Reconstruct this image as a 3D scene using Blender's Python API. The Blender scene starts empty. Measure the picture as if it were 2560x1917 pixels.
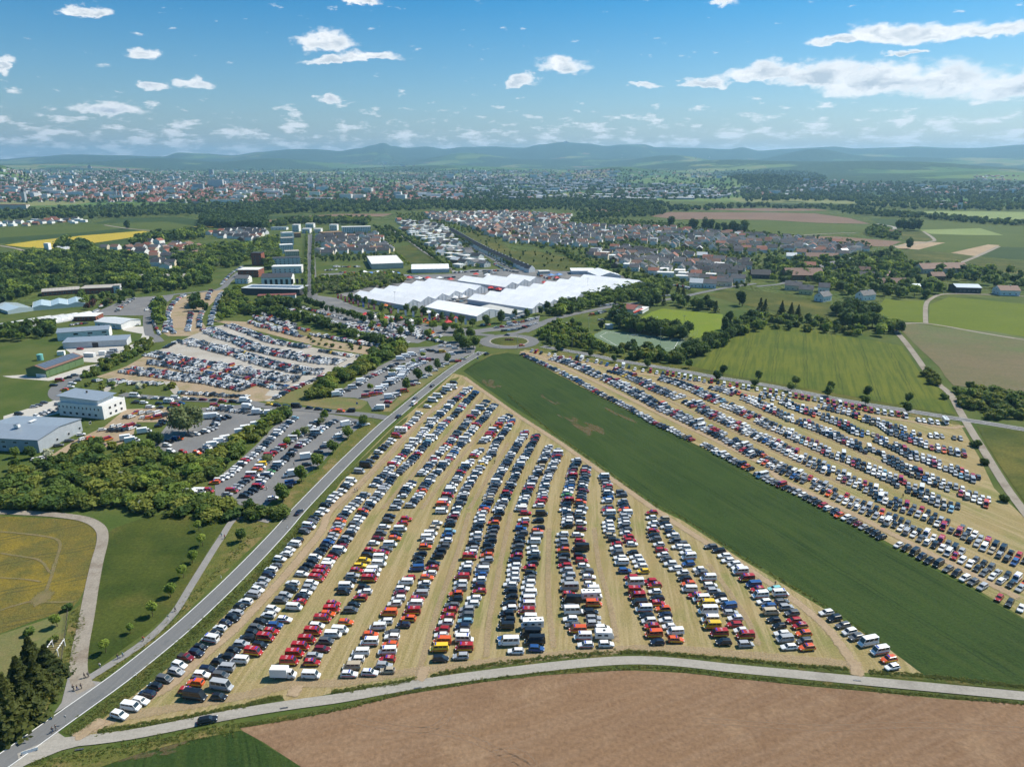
import bpy, bmesh, math, random
import numpy as np
from mathutils import Vector, Matrix, noise
from mathutils.geometry import tessellate_polygon

random.seed(7); rng = np.random.default_rng(7)
sc = bpy.context.scene
COL = sc.collection

# ------------------------------------------------------------------ camera
CAM_H, PITCH, FPX = 134.0, math.radians(17.2), 1776.0      # drone height, downward tilt, focal length in photo pixels
cam = bpy.data.cameras.new('camera'); cam_o = bpy.data.objects.new('camera', cam); COL.objects.link(cam_o)
cam_o.location = (0, 0, CAM_H); cam_o.rotation_euler = (math.pi / 2 - PITCH, 0, 0)
cam.sensor_width = 36.0; cam.lens = 36.0 * FPX / 2560.0
cam.clip_start = 1.0; cam.clip_end = 90000.0
sc.camera = cam_o
sc.cycles.use_denoising = True
sc.cycles.max_bounces = 6; sc.cycles.diffuse_bounces = 2; sc.cycles.glossy_bounces = 2
sc.cycles.transmission_bounces = 3; sc.cycles.transparent_max_bounces = 12; sc.cycles.volume_bounces = 0
sc.cycles.use_adaptive_sampling = True; sc.cycles.adaptive_threshold = 0.03
sc.cycles.caustics_reflective = False; sc.cycles.caustics_refractive = False
sc.view_settings.view_transform = 'Standard'; sc.view_settings.look = 'None'
sc.view_settings.gamma = 1.0; sc.view_settings.use_curve_mapping = False
sc.view_settings.exposure = 0.5

# ------------------------------------------------------------------ sun and sky
SUN_AZ, SUN_EL = math.radians(62), math.radians(50)         # azimuth clockwise from +Y (the way the camera looks)
sdir = Vector((math.sin(SUN_AZ) * math.cos(SUN_EL), math.cos(SUN_AZ) * math.cos(SUN_EL), math.sin(SUN_EL)))
sun = bpy.data.lights.new('sun', 'SUN'); sun.energy = 4.8; sun.angle = math.radians(0.53); sun.color = (1.0, 0.92, 0.79)
sun_o = bpy.data.objects.new('sun', sun); COL.objects.link(sun_o)
sun_o.rotation_euler = sdir.to_track_quat('Z', 'Y').to_euler(); sun_o.location = sdir * 500

def px_dir(u, v):
    dx, dy = (u - 1280.0) / FPX, (958.5 - v) / FPX
    cp, sp = math.cos(PITCH), math.sin(PITCH)
    return Vector((dx, cp + dy * sp, -sp + dy * cp))
def az_el(Dx, Dy):
    d = px_dir(Dx / .8637, Dy / .8637).normalized()
    return math.atan2(d.x, d.y), math.asin(d.z)

world = bpy.data.worlds.new('World'); world.cycles.sampling_method = 'MANUAL'; world.cycles.sample_map_resolution = 256; sc.world = world; world.use_nodes = True
def build_world():
    t = world.node_tree; N, L = t.nodes, t.links; N.clear()
    out = N.new('ShaderNodeOutputWorld'); bg = N.new('ShaderNodeBackground'); bg.inputs['Strength'].default_value = 0.068
    L.new(bg.outputs[0], out.inputs[0])
    sky = N.new('ShaderNodeTexSky'); sky.sky_type = 'NISHITA'; sky.sun_disc = False
    sky.sun_elevation = SUN_EL; sky.sun_rotation = SUN_AZ
    sky.altitude = 300; sky.air_density = 1.0; sky.dust_density = 1.4; sky.ozone_density = 2.5
    hs = N.new('ShaderNodeHueSaturation'); hs.inputs['Saturation'].default_value = 1.12; hs.inputs['Value'].default_value = 1.28; hs.inputs['Hue'].default_value = .49
    L.new(sky.outputs[0], hs.inputs['Color'])
    def math_(op, a, b=None, c=None):
        n = N.new('ShaderNodeMath'); n.operation = op
        for i, x in enumerate((a, b, c)):
            if x is None: continue
            if isinstance(x, (int, float)): n.inputs[i].default_value = x
            else: L.new(x, n.inputs[i])
        return n.outputs[0]
    def vm(op, a, b=None):
        n = N.new('ShaderNodeVectorMath'); n.operation = op
        for i, x in enumerate((a, b)):
            if x is None: continue
            if isinstance(x, (tuple, list)): n.inputs[i].default_value = x
            else: L.new(x, n.inputs[i])
        return n.outputs['Value'] if op == 'LENGTH' else n.outputs['Vector']
    tc = N.new('ShaderNodeTexCoord'); sep = N.new('ShaderNodeSeparateXYZ'); L.new(tc.outputs['Generated'], sep.inputs[0])
    az = math_('ARCTAN2', sep.outputs[0], sep.outputs[1]); el = math_('ARCSINE', sep.outputs[2])
    cb = N.new('ShaderNodeCombineXYZ'); L.new(az, cb.inputs[0]); L.new(el, cb.inputs[1])
    P = cb.outputs[0]
    def nz(vec, scale, detail=6, rough=.6):
        n = N.new('ShaderNodeTexNoise'); n.inputs['Scale'].default_value = scale; n.inputs['Detail'].default_value = detail
        n.inputs['Roughness'].default_value = rough; L.new(vec, n.inputs['Vector']); return n
    Pn = vm('MULTIPLY', P, (1, 1.9, 1))
    n1 = nz(Pn, 16, 8, .62)
    n2 = nz(Pn, 42, 7, .58)
    # domain wobble so that the cloud outlines billow
    wob = vm('MULTIPLY', vm('SUBTRACT', n1.outputs['Color'], (.5, .5, .5)), (.085, .034, 0))
    wob2 = vm('MULTIPLY', vm('SUBTRACT', n2.outputs['Color'], (.5, .5, .5)), (.022, .014, 0))
    Q = vm('ADD', vm('ADD', P, wob), wob2)
    clouds = [(1815, 92, 80, 18), (1915, 80, 100, 36), (2020, 78, 120, 36), (2140, 76, 90, 30), (1525, 182, 60, 17), (1640, 165, 100, 28), (1760, 168, 120, 38), (1890, 182, 140, 52),
              (2040, 184, 140, 55), (2200, 192, 140, 52), (700, 95, 66, 28), (715, 128, 50, 14), (790, 124, 90, 16), (1215, 146, 68, 28), (1118, 174, 42, 13), (180, 24, 50, 18), (308, 114, 48, 16),
              (2, 144, 26, 24), (425, 182, 42, 14), (325, 186, 46, 9), (250, 240, 84, 22), (705, 213, 28, 12), (1955, 118, 50, 10), (780, 4, 50, 15), (1575, 0, 38, 12), (1385, 182, 40, 10)]
    best = None
    for (x, y, w, h) in clouds:
        a, e = az_el(x, y); a2, _ = az_el(x + w, y); _, e2 = az_el(x, y - h); sx, sy = 1 / (a2 - a), 1 / (e2 - e)
        n = N.new('ShaderNodeVectorMath'); n.operation = 'MULTIPLY_ADD'; L.new(Q, n.inputs[0]); n.inputs[1].default_value = (sx, sy, 0); n.inputs[2].default_value = (-a * sx, -e * sy, 0)
        v = n.outputs[0]
        if w > 48: v = vm('MAXIMUM', v, vm('MULTIPLY', v, (-1, -1.9, 0)))
        m = vm('LENGTH', v)
        best = m if best is None else math_('MINIMUM', best, m)
    best = math_('ADD', math_('SUBTRACT', 1.0, best), math_('MULTIPLY', math_('SUBTRACT', n2.outputs['Fac'], .5), .85))
    mr = N.new('ShaderNodeMapRange'); mr.interpolation_type = 'SMOOTHSTEP'
    L.new(best, mr.inputs[0]); mr.inputs[1].default_value = -0.10; mr.inputs[2].default_value = 0.42
    # fair-weather clouds all round the horizon, denser low down
    Pb = vm('MULTIPLY', P, (1.0, 3.2, 1))
    nb = nz(Pb, 30, 8, .6)
    lowr = N.new('ShaderNodeMapRange'); L.new(el, lowr.inputs[0]); lowr.interpolation_type = 'SMOOTHSTEP'
    lowr.inputs[1].default_value = 0.02; lowr.inputs[2].default_value = 0.10; lowr.inputs[3].default_value = 0.48; lowr.inputs[4].default_value = 0.64
    thr = lowr.outputs[0]
    dens = math_('MULTIPLY', math_('SUBTRACT', nb.outputs['Fac'], thr), 9.0)
    dens = math_('MULTIPLY', math_('MINIMUM', math_('MAXIMUM', dens, 0.0), 1.0), 0.9)
    fac = math_('MAXIMUM', mr.outputs[0], dens)
    # shading inside the clouds: lit tops, greyer undersides where the cloud is thick
    Pu = vm('ADD', Q, (.006, .012, 0))
    nu = nz(vm('MULTIPLY', Pu, (1, 1.9, 1)), 30, 5, .6)
    sh = N.new('ShaderNodeMapRange'); L.new(nu.outputs['Fac'], sh.inputs[0]); sh.inputs[1].default_value = .36; sh.inputs[2].default_value = .6
    thick = N.new('ShaderNodeMapRange'); L.new(best, thick.inputs[0]); thick.inputs[1].default_value = .2; thick.inputs[2].default_value = .75
    gray = math_('MULTIPLY', math_('MULTIPLY', sh.outputs[0], thick.outputs[0]), .8)
    cm = N.new('ShaderNodeMix'); cm.data_type = 'RGBA'
    cm.inputs[6].default_value = (11.6, 11.7, 11.8, 1); cm.inputs[7].default_value = (4.4, 5.6, 6.8, 1); L.new(gray, cm.inputs[0])
    mx = N.new('ShaderNodeMix'); mx.data_type = 'RGBA'
    deep = N.new('ShaderNodeMapRange'); L.new(el, deep.inputs[0]); deep.inputs[1].default_value = 0.0; deep.inputs[2].default_value = .20
    tn = N.new('ShaderNodeMix'); tn.data_type = 'RGBA'; tn.blend_type = 'MULTIPLY'; L.new(deep.outputs[0], tn.inputs[0]); L.new(hs.outputs[0], tn.inputs[6]); tn.inputs[7].default_value = (.12, .64, .95, 1)
    L.new(fac, mx.inputs[0]); L.new(tn.outputs[2], mx.inputs[6]); L.new(cm.outputs[2], mx.inputs[7])
    L.new(mx.outputs[2], bg.inputs['Color'])
build_world()

# ------------------------------------------------------------------ pixel -> ground
CROPS = {'D': (0, 0, 1 / .8637), 'A': (0, 1278, .3858), 'B': (853, 1278, .3858), 'C': (1706, 1278, .3861),
         '4': (0, 800, .28986), '5': (640, 800, .28986), '6': (1280, 800, .28986), '7': (1920, 800, .28986),
         '1': (0, 360, .28986), '2': (640, 360, .28986), '3': (1280, 360, .28986), '8': (1920, 360, .28986),
         'x': (840, 660, .20796), 'y': (1200, 640, .22604), 'z': (60, 1560, .18116), 'w': (625, 650, .5704)}
def G(k, x, y, z=0.0):
    ox, oy, s = CROPS[k]
    d = px_dir(ox + s * x, oy + s * y)
    t = (z - CAM_H) / d.z
    return Vector((d.x * t, d.y * t, z))
def gs(k, pts, z=0.0):
    out = []
    for p in pts:
        if isinstance(p, str): k = p; continue
        out.append(G(k, p[0], p[1], z))
    return out
def catmull(pts, n=6, closed=False):
    P = [Vector((p[0], p[1], 0)) for p in pts]; m = len(P); out = []
    rngs = range(m) if closed else range(m - 1)
    for i in rngs:
        if closed: a, b, c, d = P[(i - 1) % m], P[i], P[(i + 1) % m], P[(i + 2) % m]
        else: a, b, c, d = P[max(i - 1, 0)], P[i], P[i + 1], P[min(i + 2, m - 1)]
        for j in range(n):
            t = j / n
            out.append(.5 * ((2 * b) + (c - a) * t + (2 * a - 5 * b + 4 * c - d) * t * t + (3 * b - a - 3 * c + d) * t ** 3))
    if not closed: out.append(P[-1])
    return out
def resample(pts, step):
    pts = [Vector((p[0], p[1], 0)) for p in pts]
    d = [0.0]
    for a, b in zip(pts, pts[1:]): d.append(d[-1] + (b - a).length)
    n = max(1, int(d[-1] / step)); out = []; j = 0
    for i in range(n + 1):
        s = d[-1] * i / n
        while j < len(pts) - 2 and d[j + 1] < s: j += 1
        seg = max(d[j + 1] - d[j], 1e-6)
        out.append(pts[j].lerp(pts[j + 1], (s - d[j]) / seg))
    return out
def in_poly(p, poly):
    x, y = p[0], p[1]; c = False; j = len(poly) - 1
    for i in range(len(poly)):
        xi, yi, xj, yj = poly[i][0], poly[i][1], poly[j][0], poly[j][1]
        if (yi > y) != (yj > y) and x < (xj - xi) * (y - yi) / (yj - yi) + xi: c = not c
        j = i
    return c

# ------------------------------------------------------------------ object helpers
def mesh(name, verts, faces, mats=None, midx=None, smooth=False):
    me = bpy.data.meshes.new(name); me.from_pydata([tuple(v) for v in verts], [], [tuple(f) for f in faces])
    for m in (mats if isinstance(mats, (list, tuple)) else [mats] if mats else []): me.materials.append(m)
    if midx is not None: me.polygons.foreach_set('material_index', midx)
    if smooth: me.polygons.foreach_set('use_smooth', [True] * len(me.polygons))
    me.update(); return me
def obj(name, me, parent=None, loc=None, rz=0.0, scale=None):
    o = bpy.data.objects.new(name, me); COL.objects.link(o)
    if parent: o.parent = parent
    if loc is not None: o.location = loc
    if rz: o.rotation_euler = (0, 0, rz)
    if scale is not None: o.scale = scale
    return o
def tag(o, label=None, cat=None, group=None, kind=None):
    if label: o['label'] = label
    if cat: o['category'] = cat
    if group: o['group'] = group
    if kind: o['kind'] = kind
    return o
def thing(name, label, cat, loc=(0, 0, 0), rz=0.0, group=None):
    return tag(obj(name, None, None, loc, rz), label, cat, group)
def ordinal(n):
    return '%d%s' % (n, 'th' if 10 <= n % 100 <= 20 else {1: 'st', 2: 'nd', 3: 'rd'}.get(n % 10, 'th'))
class MB:                      # collects boxes, prisms and tubes for ONE mesh
    def __init__(s): s.v, s.f, s.m = [], [], []
    def add(s, v, f, m=0):
        b = len(s.v); s.v += [tuple(p) for p in v]; s.f += [tuple(i + b for i in q) for q in f]; s.m += [m] * len(f); return s
    def box(s, c, d, m=0, rz=0.0):
        x, y, z = d[0] / 2, d[1] / 2, d[2] / 2; cr, sr = math.cos(rz), math.sin(rz)
        v = [(c[0] + a * cr - b * sr, c[1] + a * sr + b * cr, c[2] + e) for a, b, e in
             ((-x, -y, -z), (x, -y, -z), (x, y, -z), (-x, y, -z), (-x, -y, z), (x, -y, z), (x, y, z), (-x, y, z))]
        return s.add(v, [(0, 3, 2, 1), (4, 5, 6, 7), (0, 1, 5, 4), (1, 2, 6, 5), (2, 3, 7, 6), (3, 0, 4, 7)], m)
    def tube(s, p, q, r0, r1, n=8, m=0, caps=True):
        p, q = Vector(p), Vector(q); a = (q - p).normalized()
        u = a.orthogonal().normalized(); w = a.cross(u); v = []
        for c, r in ((p, r0), (q, r1)):
            v += [c + (u * math.cos(2 * math.pi * i / n) + w * math.sin(2 * math.pi * i / n)) * r for i in range(n)]
        f = [(i, (i + 1) % n, n + (i + 1) % n, n + i) for i in range(n)]
        if caps: f += [tuple(range(n))[::-1], tuple(range(n, 2 * n))]
        return s.add(v, f, m)
    def mesh(s, name, mats, smooth=False): return mesh(name, s.v, s.f, mats, s.m, smooth)

# ------------------------------------------------------------------ materials
MATS = {}
def newmat(name, color=(.5, .5, .5), rough=.8, metal=0.0, spec=.5):
    m = bpy.data.materials.new(name); m.use_nodes = True; N, L = m.node_tree.nodes, m.node_tree.links
    b = N['Principled BSDF']; b.inputs['Base Color'].default_value = (*color, 1); b.inputs['Roughness'].default_value = rough
    b.inputs['Metallic'].default_value = metal; b.inputs['Specular IOR Level'].default_value = spec
    MATS[name] = m; return m, N, L, b
def _noise(N, L, vec, scale, detail=4, rough=.6):
    n = N.new('ShaderNodeTexNoise'); n.inputs['Scale'].default_value = scale; n.inputs['Detail'].default_value = detail
    n.inputs['Roughness'].default_value = rough; L.new(vec, n.inputs['Vector']); return n.outputs['Fac']
def _range(N, L, s, a, b, c=0., d=1., smooth=True):
    n = N.new('ShaderNodeMapRange'); L.new(s, n.inputs[0])
    for i, x in enumerate((a, b, c, d)): n.inputs[i + 1].default_value = x
    if smooth: n.interpolation_type = 'SMOOTHSTEP'
    return n.outputs[0]
def _mix(N, L, f, a, b, mode='MIX'):
    n = N.new('ShaderNodeMix'); n.data_type = 'RGBA'; n.blend_type = mode
    for i, x in ((0, f), (6, a), (7, b)):
        if isinstance(x, (int, float)): n.inputs[i].default_value = x
        elif isinstance(x, tuple): n.inputs[i].default_value = (*x, 1)
        else: L.new(x, n.inputs[i])
    return n.outputs[2]
def _math(N, L, op, a, b=None):
    n = N.new('ShaderNodeMath'); n.operation = op
    for i, x in enumerate((a, b)):
        if x is None: continue
        if isinstance(x, (int, float)): n.inputs[i].default_value = x
        else: L.new(x, n.inputs[i])
    return n.outputs[0]
def ground_mat(name, c1, c2, scale=.12, c3=None, scale3=.02, thr3=(.52, .66), fine=1.6, fine_amt=.35, stripe=None, tram=None,
               rough=.95, bump=.0, soft=False):
    m, N, L, b = newmat(name, c1, rough, spec=.15)
    pos = N.new('ShaderNodeNewGeometry').outputs['Position']
    col = _mix(N, L, _range(N, L, _noise(N, L, pos, scale, 6), .32, .68), c1, c2)
    if c3: col = _mix(N, L, _range(N, L, _noise(N, L, pos, scale3, 5, .65), *thr3), col, c3)
    def rot(angle, sx, sy):
        mp = N.new('ShaderNodeMapping'); mp.inputs['Rotation'].default_value = (0, 0, angle)
        L.new(pos, mp.inputs['Vector']); q = N.new('ShaderNodeVectorMath'); q.operation = 'MULTIPLY'; q.inputs[1].default_value = (sx, sy, 1); L.new(mp.outputs[0], q.inputs[0]); return q.outputs[0]
    if stripe:          # (direction of the rows in degrees, row period in m, strength, colour)
        ang, per, amt, sc_ = stripe
        v = rot(-math.radians(ang), .02, 1.6 / per)
        s = _range(N, L, _noise(N, L, v, 1.0, 4, .7), .42, .62)
        col = _mix(N, L, _math(N, L, 'MULTIPLY', s, amt), col, sc_)
    if tram:            # (direction, spacing, half gauge, half track width, colour, strength)
        ang, per, gau, hw, tc, amt = tram
        v = rot(-math.radians(ang), 1, 1); sp = N.new('ShaderNodeSeparateXYZ'); L.new(v, sp.inputs[0])
        wob = _math(N, L, 'MULTIPLY', _math(N, L, 'SUBTRACT', _noise(N, L, pos, .05, 2), .5), 3.0)
        d = _math(N, L, 'PINGPONG', _math(N, L, 'ADD', sp.outputs[1], wob), per / 2)
        d = _math(N, L, 'ABSOLUTE', _math(N, L, 'SUBTRACT', d, gau))
        f = _range(N, L, d, hw * 1.3, hw * .4)
        f = _math(N, L, 'MULTIPLY', f, _range(N, L, _noise(N, L, pos, .15, 3), .3, .6, .25, amt))
        col = _mix(N, L, f, col, tc)
    fn = _noise(N, L, pos, fine, 5, .7)
    k = _range(N, L, fn, .25, .75, 1 - fine_amt, 1 + fine_amt, False)
    hv = N.new('ShaderNodeVectorMath'); hv.operation = 'SCALE'; L.new(col, hv.inputs[0]); L.new(k, hv.inputs['Scale'])
    L.new(hv.outputs[0], b.inputs['Base Color'])
    if bump:
        bp = N.new('ShaderNodeBump'); bp.inputs['Strength'].default_value = 1.0; bp.inputs['Distance'].default_value = bump
        L.new(fn, bp.inputs['Height']); L.new(bp.outputs[0], b.inputs['Normal'])
    if soft:            # worn margin: the sheet frays out along its border
        at = N.new('ShaderNodeAttribute'); at.attribute_name = 'edge'
        e = _math(N, L, 'ADD', at.outputs['Fac'], _math(N, L, 'MULTIPLY', _math(N, L, 'SUBTRACT', _noise(N, L, pos, .8, 6, .8), .5), 2.4))
        a = _range(N, L, e, .25, .75, 0, soft)
        L.new(a, b.inputs['Alpha'])
    return m

# ------------------------------------------------------------------ surfaces
soil = ground_mat('ploughed_soil', (.210, .129, .074), (.166, .099, .057), .015, (.240, .155, .092), .05, (.5, .72), .9, .32,
                  stripe=(24, 5.0, .3, (.250, .170, .111)), bump=.2)
soil_track = ground_mat('soil_wheel_track', (.30, .20, .13), (.27, .175, .11), .2, fine=1.5, fine_amt=.3, soft=.5)
soil_far = ground_mat('far_soil', (.160, .100, .070), (.188, .120, .082), .01, fine=.2, fine_amt=.12)
sandy = ground_mat('pale_soil', (.36, .27, .17), (.30, .22, .14), .02, fine=.3, fine_amt=.12)
stubble = ground_mat('mown_field', (.262, .200, .092), (.225, .186, .078), .06, (.175, .172, .058), .035, (.47, .66), 1.9, .42,
                     stripe=(84, 3.4, .75, (.33, .262, .145)), bump=.12)
stubble_r = ground_mat('mown_field_east', (.262, .200, .092), (.225, .186, .078), .06, (.175, .172, .058), .035, (.47, .66), 1.9, .42,
                     stripe=(-64, 4.0, .75, (.33, .262, .145)), bump=.12)
wheat = ground_mat('dark_wheat', (.023, .046, .009), (.031, .058, .011), .05, (.017, .039, .008), .02, (.5, .7), 1.3, .42,
                   stripe=(-65.5, 4.5, .75, (.041, .064, .013)), tram=(-65.5, 24, 1.0, .28, (.010, .026, .005), .6), bump=.3)
barley = ground_mat('bright_wheat', (.094, .114, .012), (.117, .127, .014), .03, (.068, .096, .011), .012, (.5, .68), 1.2, .22,
                    stripe=(69, 3.8, .7, (.049, .077, .009)), tram=(69, 20, 1.0, .3, (.036, .053, .009), .8), bump=.2)
meadow = ground_mat('meadow', (.043, .060, .009), (.076, .084, .014), .05, (.109, .101, .020), .018, (.48, .64), 1.0, .42, bump=.18)
lawn = ground_mat('lawn', (.032, .051, .008), (.062, .077, .013), .05, (.083, .082, .018), .02, (.47, .62), 1.0, .45, bump=.15)
lawn_dry = ground_mat('dry_lawn', (.155, .135, .055), (.12, .135, .045), .09, (.20, .155, .075), .05, (.5, .65), 1.5, .3, bump=.1)
green_far = ground_mat('far_green_crop', (.062, .087, .013), (.075, .097, .015), .01, fine=.15, fine_amt=.1)
green_dark = ground_mat('far_dark_crop', (.031, .055, .012), (.040, .065, .014), .01, fine=.15, fine_amt=.1)
green_pale = ground_mat('far_pale_crop', (.20, .24, .085), (.17, .215, .07), .01, fine=.15, fine_amt=.1)
green_bright = ground_mat('bright_green_crop', (.110, .140, .011), (.093, .123, .009), .02, (.132, .150, .016), .01, fine=.4, fine_amt=.15,
                          stripe=(8, 4, .4, (.084, .111, .009)))
rape_near = ground_mat('fading_rape', (.142, .112, .026), (.100, .096, .025), .18, (.190, .142, .023), .05, (.47, .62), 1.3, .42,
                       tram=(24, 21, 1.2, .5, (.081, .077, .026), .8), bump=.35)
rape_far = ground_mat('flowering_rape', (.42, .31, .03), (.36, .28, .035), .02, fine=.2, fine_amt=.12)
brown_green = ground_mat('sprouting_field', (.120, .112, .052), (.150, .118, .066), .02, (.10, .125, .045), .008, (.48, .66), .5, .22,
                         stripe=(-20, 5, .4, (.10, .10, .045)))
verge = ground_mat('grass_verge', (.079, .097, .020), (.121, .115, .031), .25, (.184, .140, .056), .09, (.5, .66), 1.6, .42, bump=.25)
verge_dark = ground_mat('rank_grass', (.058, .080, .018), (.082, .097, .022), .4, (.120, .102, .030), .12, (.52, .66), 1.8, .45, bump=.5)
asphalt = ground_mat('asphalt', (.139, .141, .143), (.160, .160, .159), .05, (.113, .118, .121), .1, (.52, .7), 2.5, .14,
                     stripe=(77, 1.5, .35, (.181, .180, .176)), rough=.85)
asphalt_lot = ground_mat('parking_asphalt', (.150, .150, .152), (.18, .178, .176), .06, (.215, .205, .19), .03, (.52, .68), 1.2, .2)
concrete = ground_mat('pale_concrete', (.296, .275, .240), (.326, .303, .266), .12, (.244, .226, .196), .06, (.52, .68), 1.8, .2, stripe=(2, 1.1, .35, (.244, .226, .196)))
track_m = ground_mat('farm_track', (.281, .250, .207), (.242, .211, .172), .12, (.195, .160, .125), .09, (.5, .66), 1.6, .25)
footpath_m = ground_mat('footpath', (.217, .208, .200), (.246, .234, .221), .2, fine=2, fine_amt=.15)
gravel = ground_mat('gravel_lot', (.37, .345, .305), (.32, .29, .245), .05, (.40, .375, .335), .03, (.5, .66), .9, .2)
earth = ground_mat('bare_earth', (.32, .245, .165), (.28, .215, .14), .1, (.24, .20, .105), .05, (.5, .66), 1.2, .25)
dirt = ground_mat('worn_dirt', (.40, .300, .200), (.35, .26, .165), .2, fine=1.8, fine_amt=.28, soft=.8)
dirt_faint = ground_mat('faint_wheel_track', (.39, .295, .19), (.35, .26, .16), .2, fine=1.8, fine_amt=.28, soft=.55)
bare = ground_mat('thin_crop', (.16, .115, .065), (.12, .105, .045), .3, fine=1.6, fine_amt=.4, soft=.5)
turf = ground_mat('artificial_turf', (.120, .170, .110), (.135, .185, .12), .03, (.16, .20, .135), .02, (.5, .7), fine=.6, fine_amt=.1)
pitch_m = ground_mat('sports_grass', (.140, .183, .016), (.122, .170, .016), .03, (.162, .187, .024), .015, (.5, .7), fine=.6, fine_amt=.12)
paving = ground_mat('yard_paving', (.46, .435, .39), (.42, .40, .36), .05, fine=1, fine_amt=.1)
rut = ground_mat('rape_rut', (.21, .165, .085), (.17, .15, .06), .3, fine=1.8, fine_amt=.3, soft=.75)
white_line = newmat('road_paint', (.75, .75, .73), .7)[0]

# ------------------------------------------------------------------ terrain: flat to 2.3 km, then the valley town and the mountain chain
RIDGE = [(-400, 345), (0, 344), (80, 339), (150, 334), (260, 336), (350, 339), (385, 330), (440, 332), (500, 336), (560, 329), (620, 324), (680, 325),
         (730, 327), (775, 321), (805, 314), (828, 309), (846, 316), (880, 320), (920, 317), (960, 322), (1000, 318), (1060, 317),
         (1130, 320), (1165, 313), (1215, 308), (1270, 311), (1310, 316), (1340, 313), (1390, 313), (1420, 319), (1500, 321),
         (1575, 323), (1602, 319), (1640, 326), (1700, 322), (1740, 320), (1800, 317), (1850, 321), (1930, 319), (1980, 317),
         (2050, 320), (2110, 320), (2211, 313), (2400, 318), (2700, 322)]
RID = [az_el(x, y) for x, y in RIDGE]
def ridge_h(a):
    if a <= RID[0][0] or a >= RID[-1][0]:
        return 18000 * .016 + 90 * noise.fractal(Vector((a * 9, 0, 0)), 1., 2., 4) + CAM_H
    for (a0, e0), (a1, e1) in zip(RID, RID[1:]):
        if a0 <= a <= a1:
            t = (a - a0) / (a1 - a0); t = t * t * (3 - 2 * t)
            return 17000 * math.tan(e0 + (e1 - e0) * t) + CAM_H
BASE = [(0, 0), (2700, 0), (3400, 1), (4300, 10), (5200, 24), (6500, 46), (8000, 52), (11000, 60), (60000, 70)]
HILLS = [(1345, 340, .06, 6300, 600, 62), (1640, 360, .075, 4700, 520, 46), (1900, 355, .15, 8200, 900, 96), (1560, 350, .12, 9000, 900, 104),
         (250, 350, .05, 6000, 500, 42), (-20, 350, .035, 5200, 420, 105), (950, 350, .12, 8600, 900, 60), (2150, 350, .1, 6200, 500, 40),
         (600, 350, .07, 11500, 900, 120), (1000, 350, .05, 12500, 800, 150), (1450, 350, .06, 11000, 900, 150), (1750, 350, .05, 12500, 800, 190), (330, 350, .06, 12000, 900, 110), (1200, 350, .2, 12000, 1200, 95), (2000, 350, .2, 12000, 1200, 110), (100, 350, .2, 11000, 1200, 70)]
HILLS = [(az_el(h[0], h[1])[0], h[2], h[3], h[4], h[5]) for h in HILLS]
def sstep(a, b, x):
    t = min(1, max(0, (x - a) / (b - a))); return t * t * (3 - 2 * t)
def terrain_z(x, y):
    r = math.hypot(x, y)
    if r <= 2700: return 0.0
    a = math.atan2(x, y); z = 0
    for (r0, z0), (r1, z1) in zip(BASE, BASE[1:]):
        if r0 <= r <= r1: z = z0 + (z1 - z0) * (r - r0) / (r1 - r0); break
    for (ha, sa, hr, sr, hh) in HILLS:
        q = ((a - ha) / sa) ** 2 + ((r - hr) / sr) ** 2
        if q < 9: z += hh * math.exp(-q)
    w = sstep(2700, 5000, r)
    z += w * 9 * noise.fractal(Vector((x / 900, y / 900, 0)), 1., 2., 4)
    if r > 10500:
        k = sstep(10500, 17000, r) ** 1.25 * (1 - .6 * sstep(17000, 24000, r))
        z = z * (1 - k) + ridge_h(a) * k
        z += 70 * noise.fractal(Vector((x / 2600, y / 2600, 3)), 1., 2., 5) * sstep(10500, 14000, r) * (1 - .95 * sstep(15300, 16800, r) * (1 - sstep(17200, 19000, r)))
    return z
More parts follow.
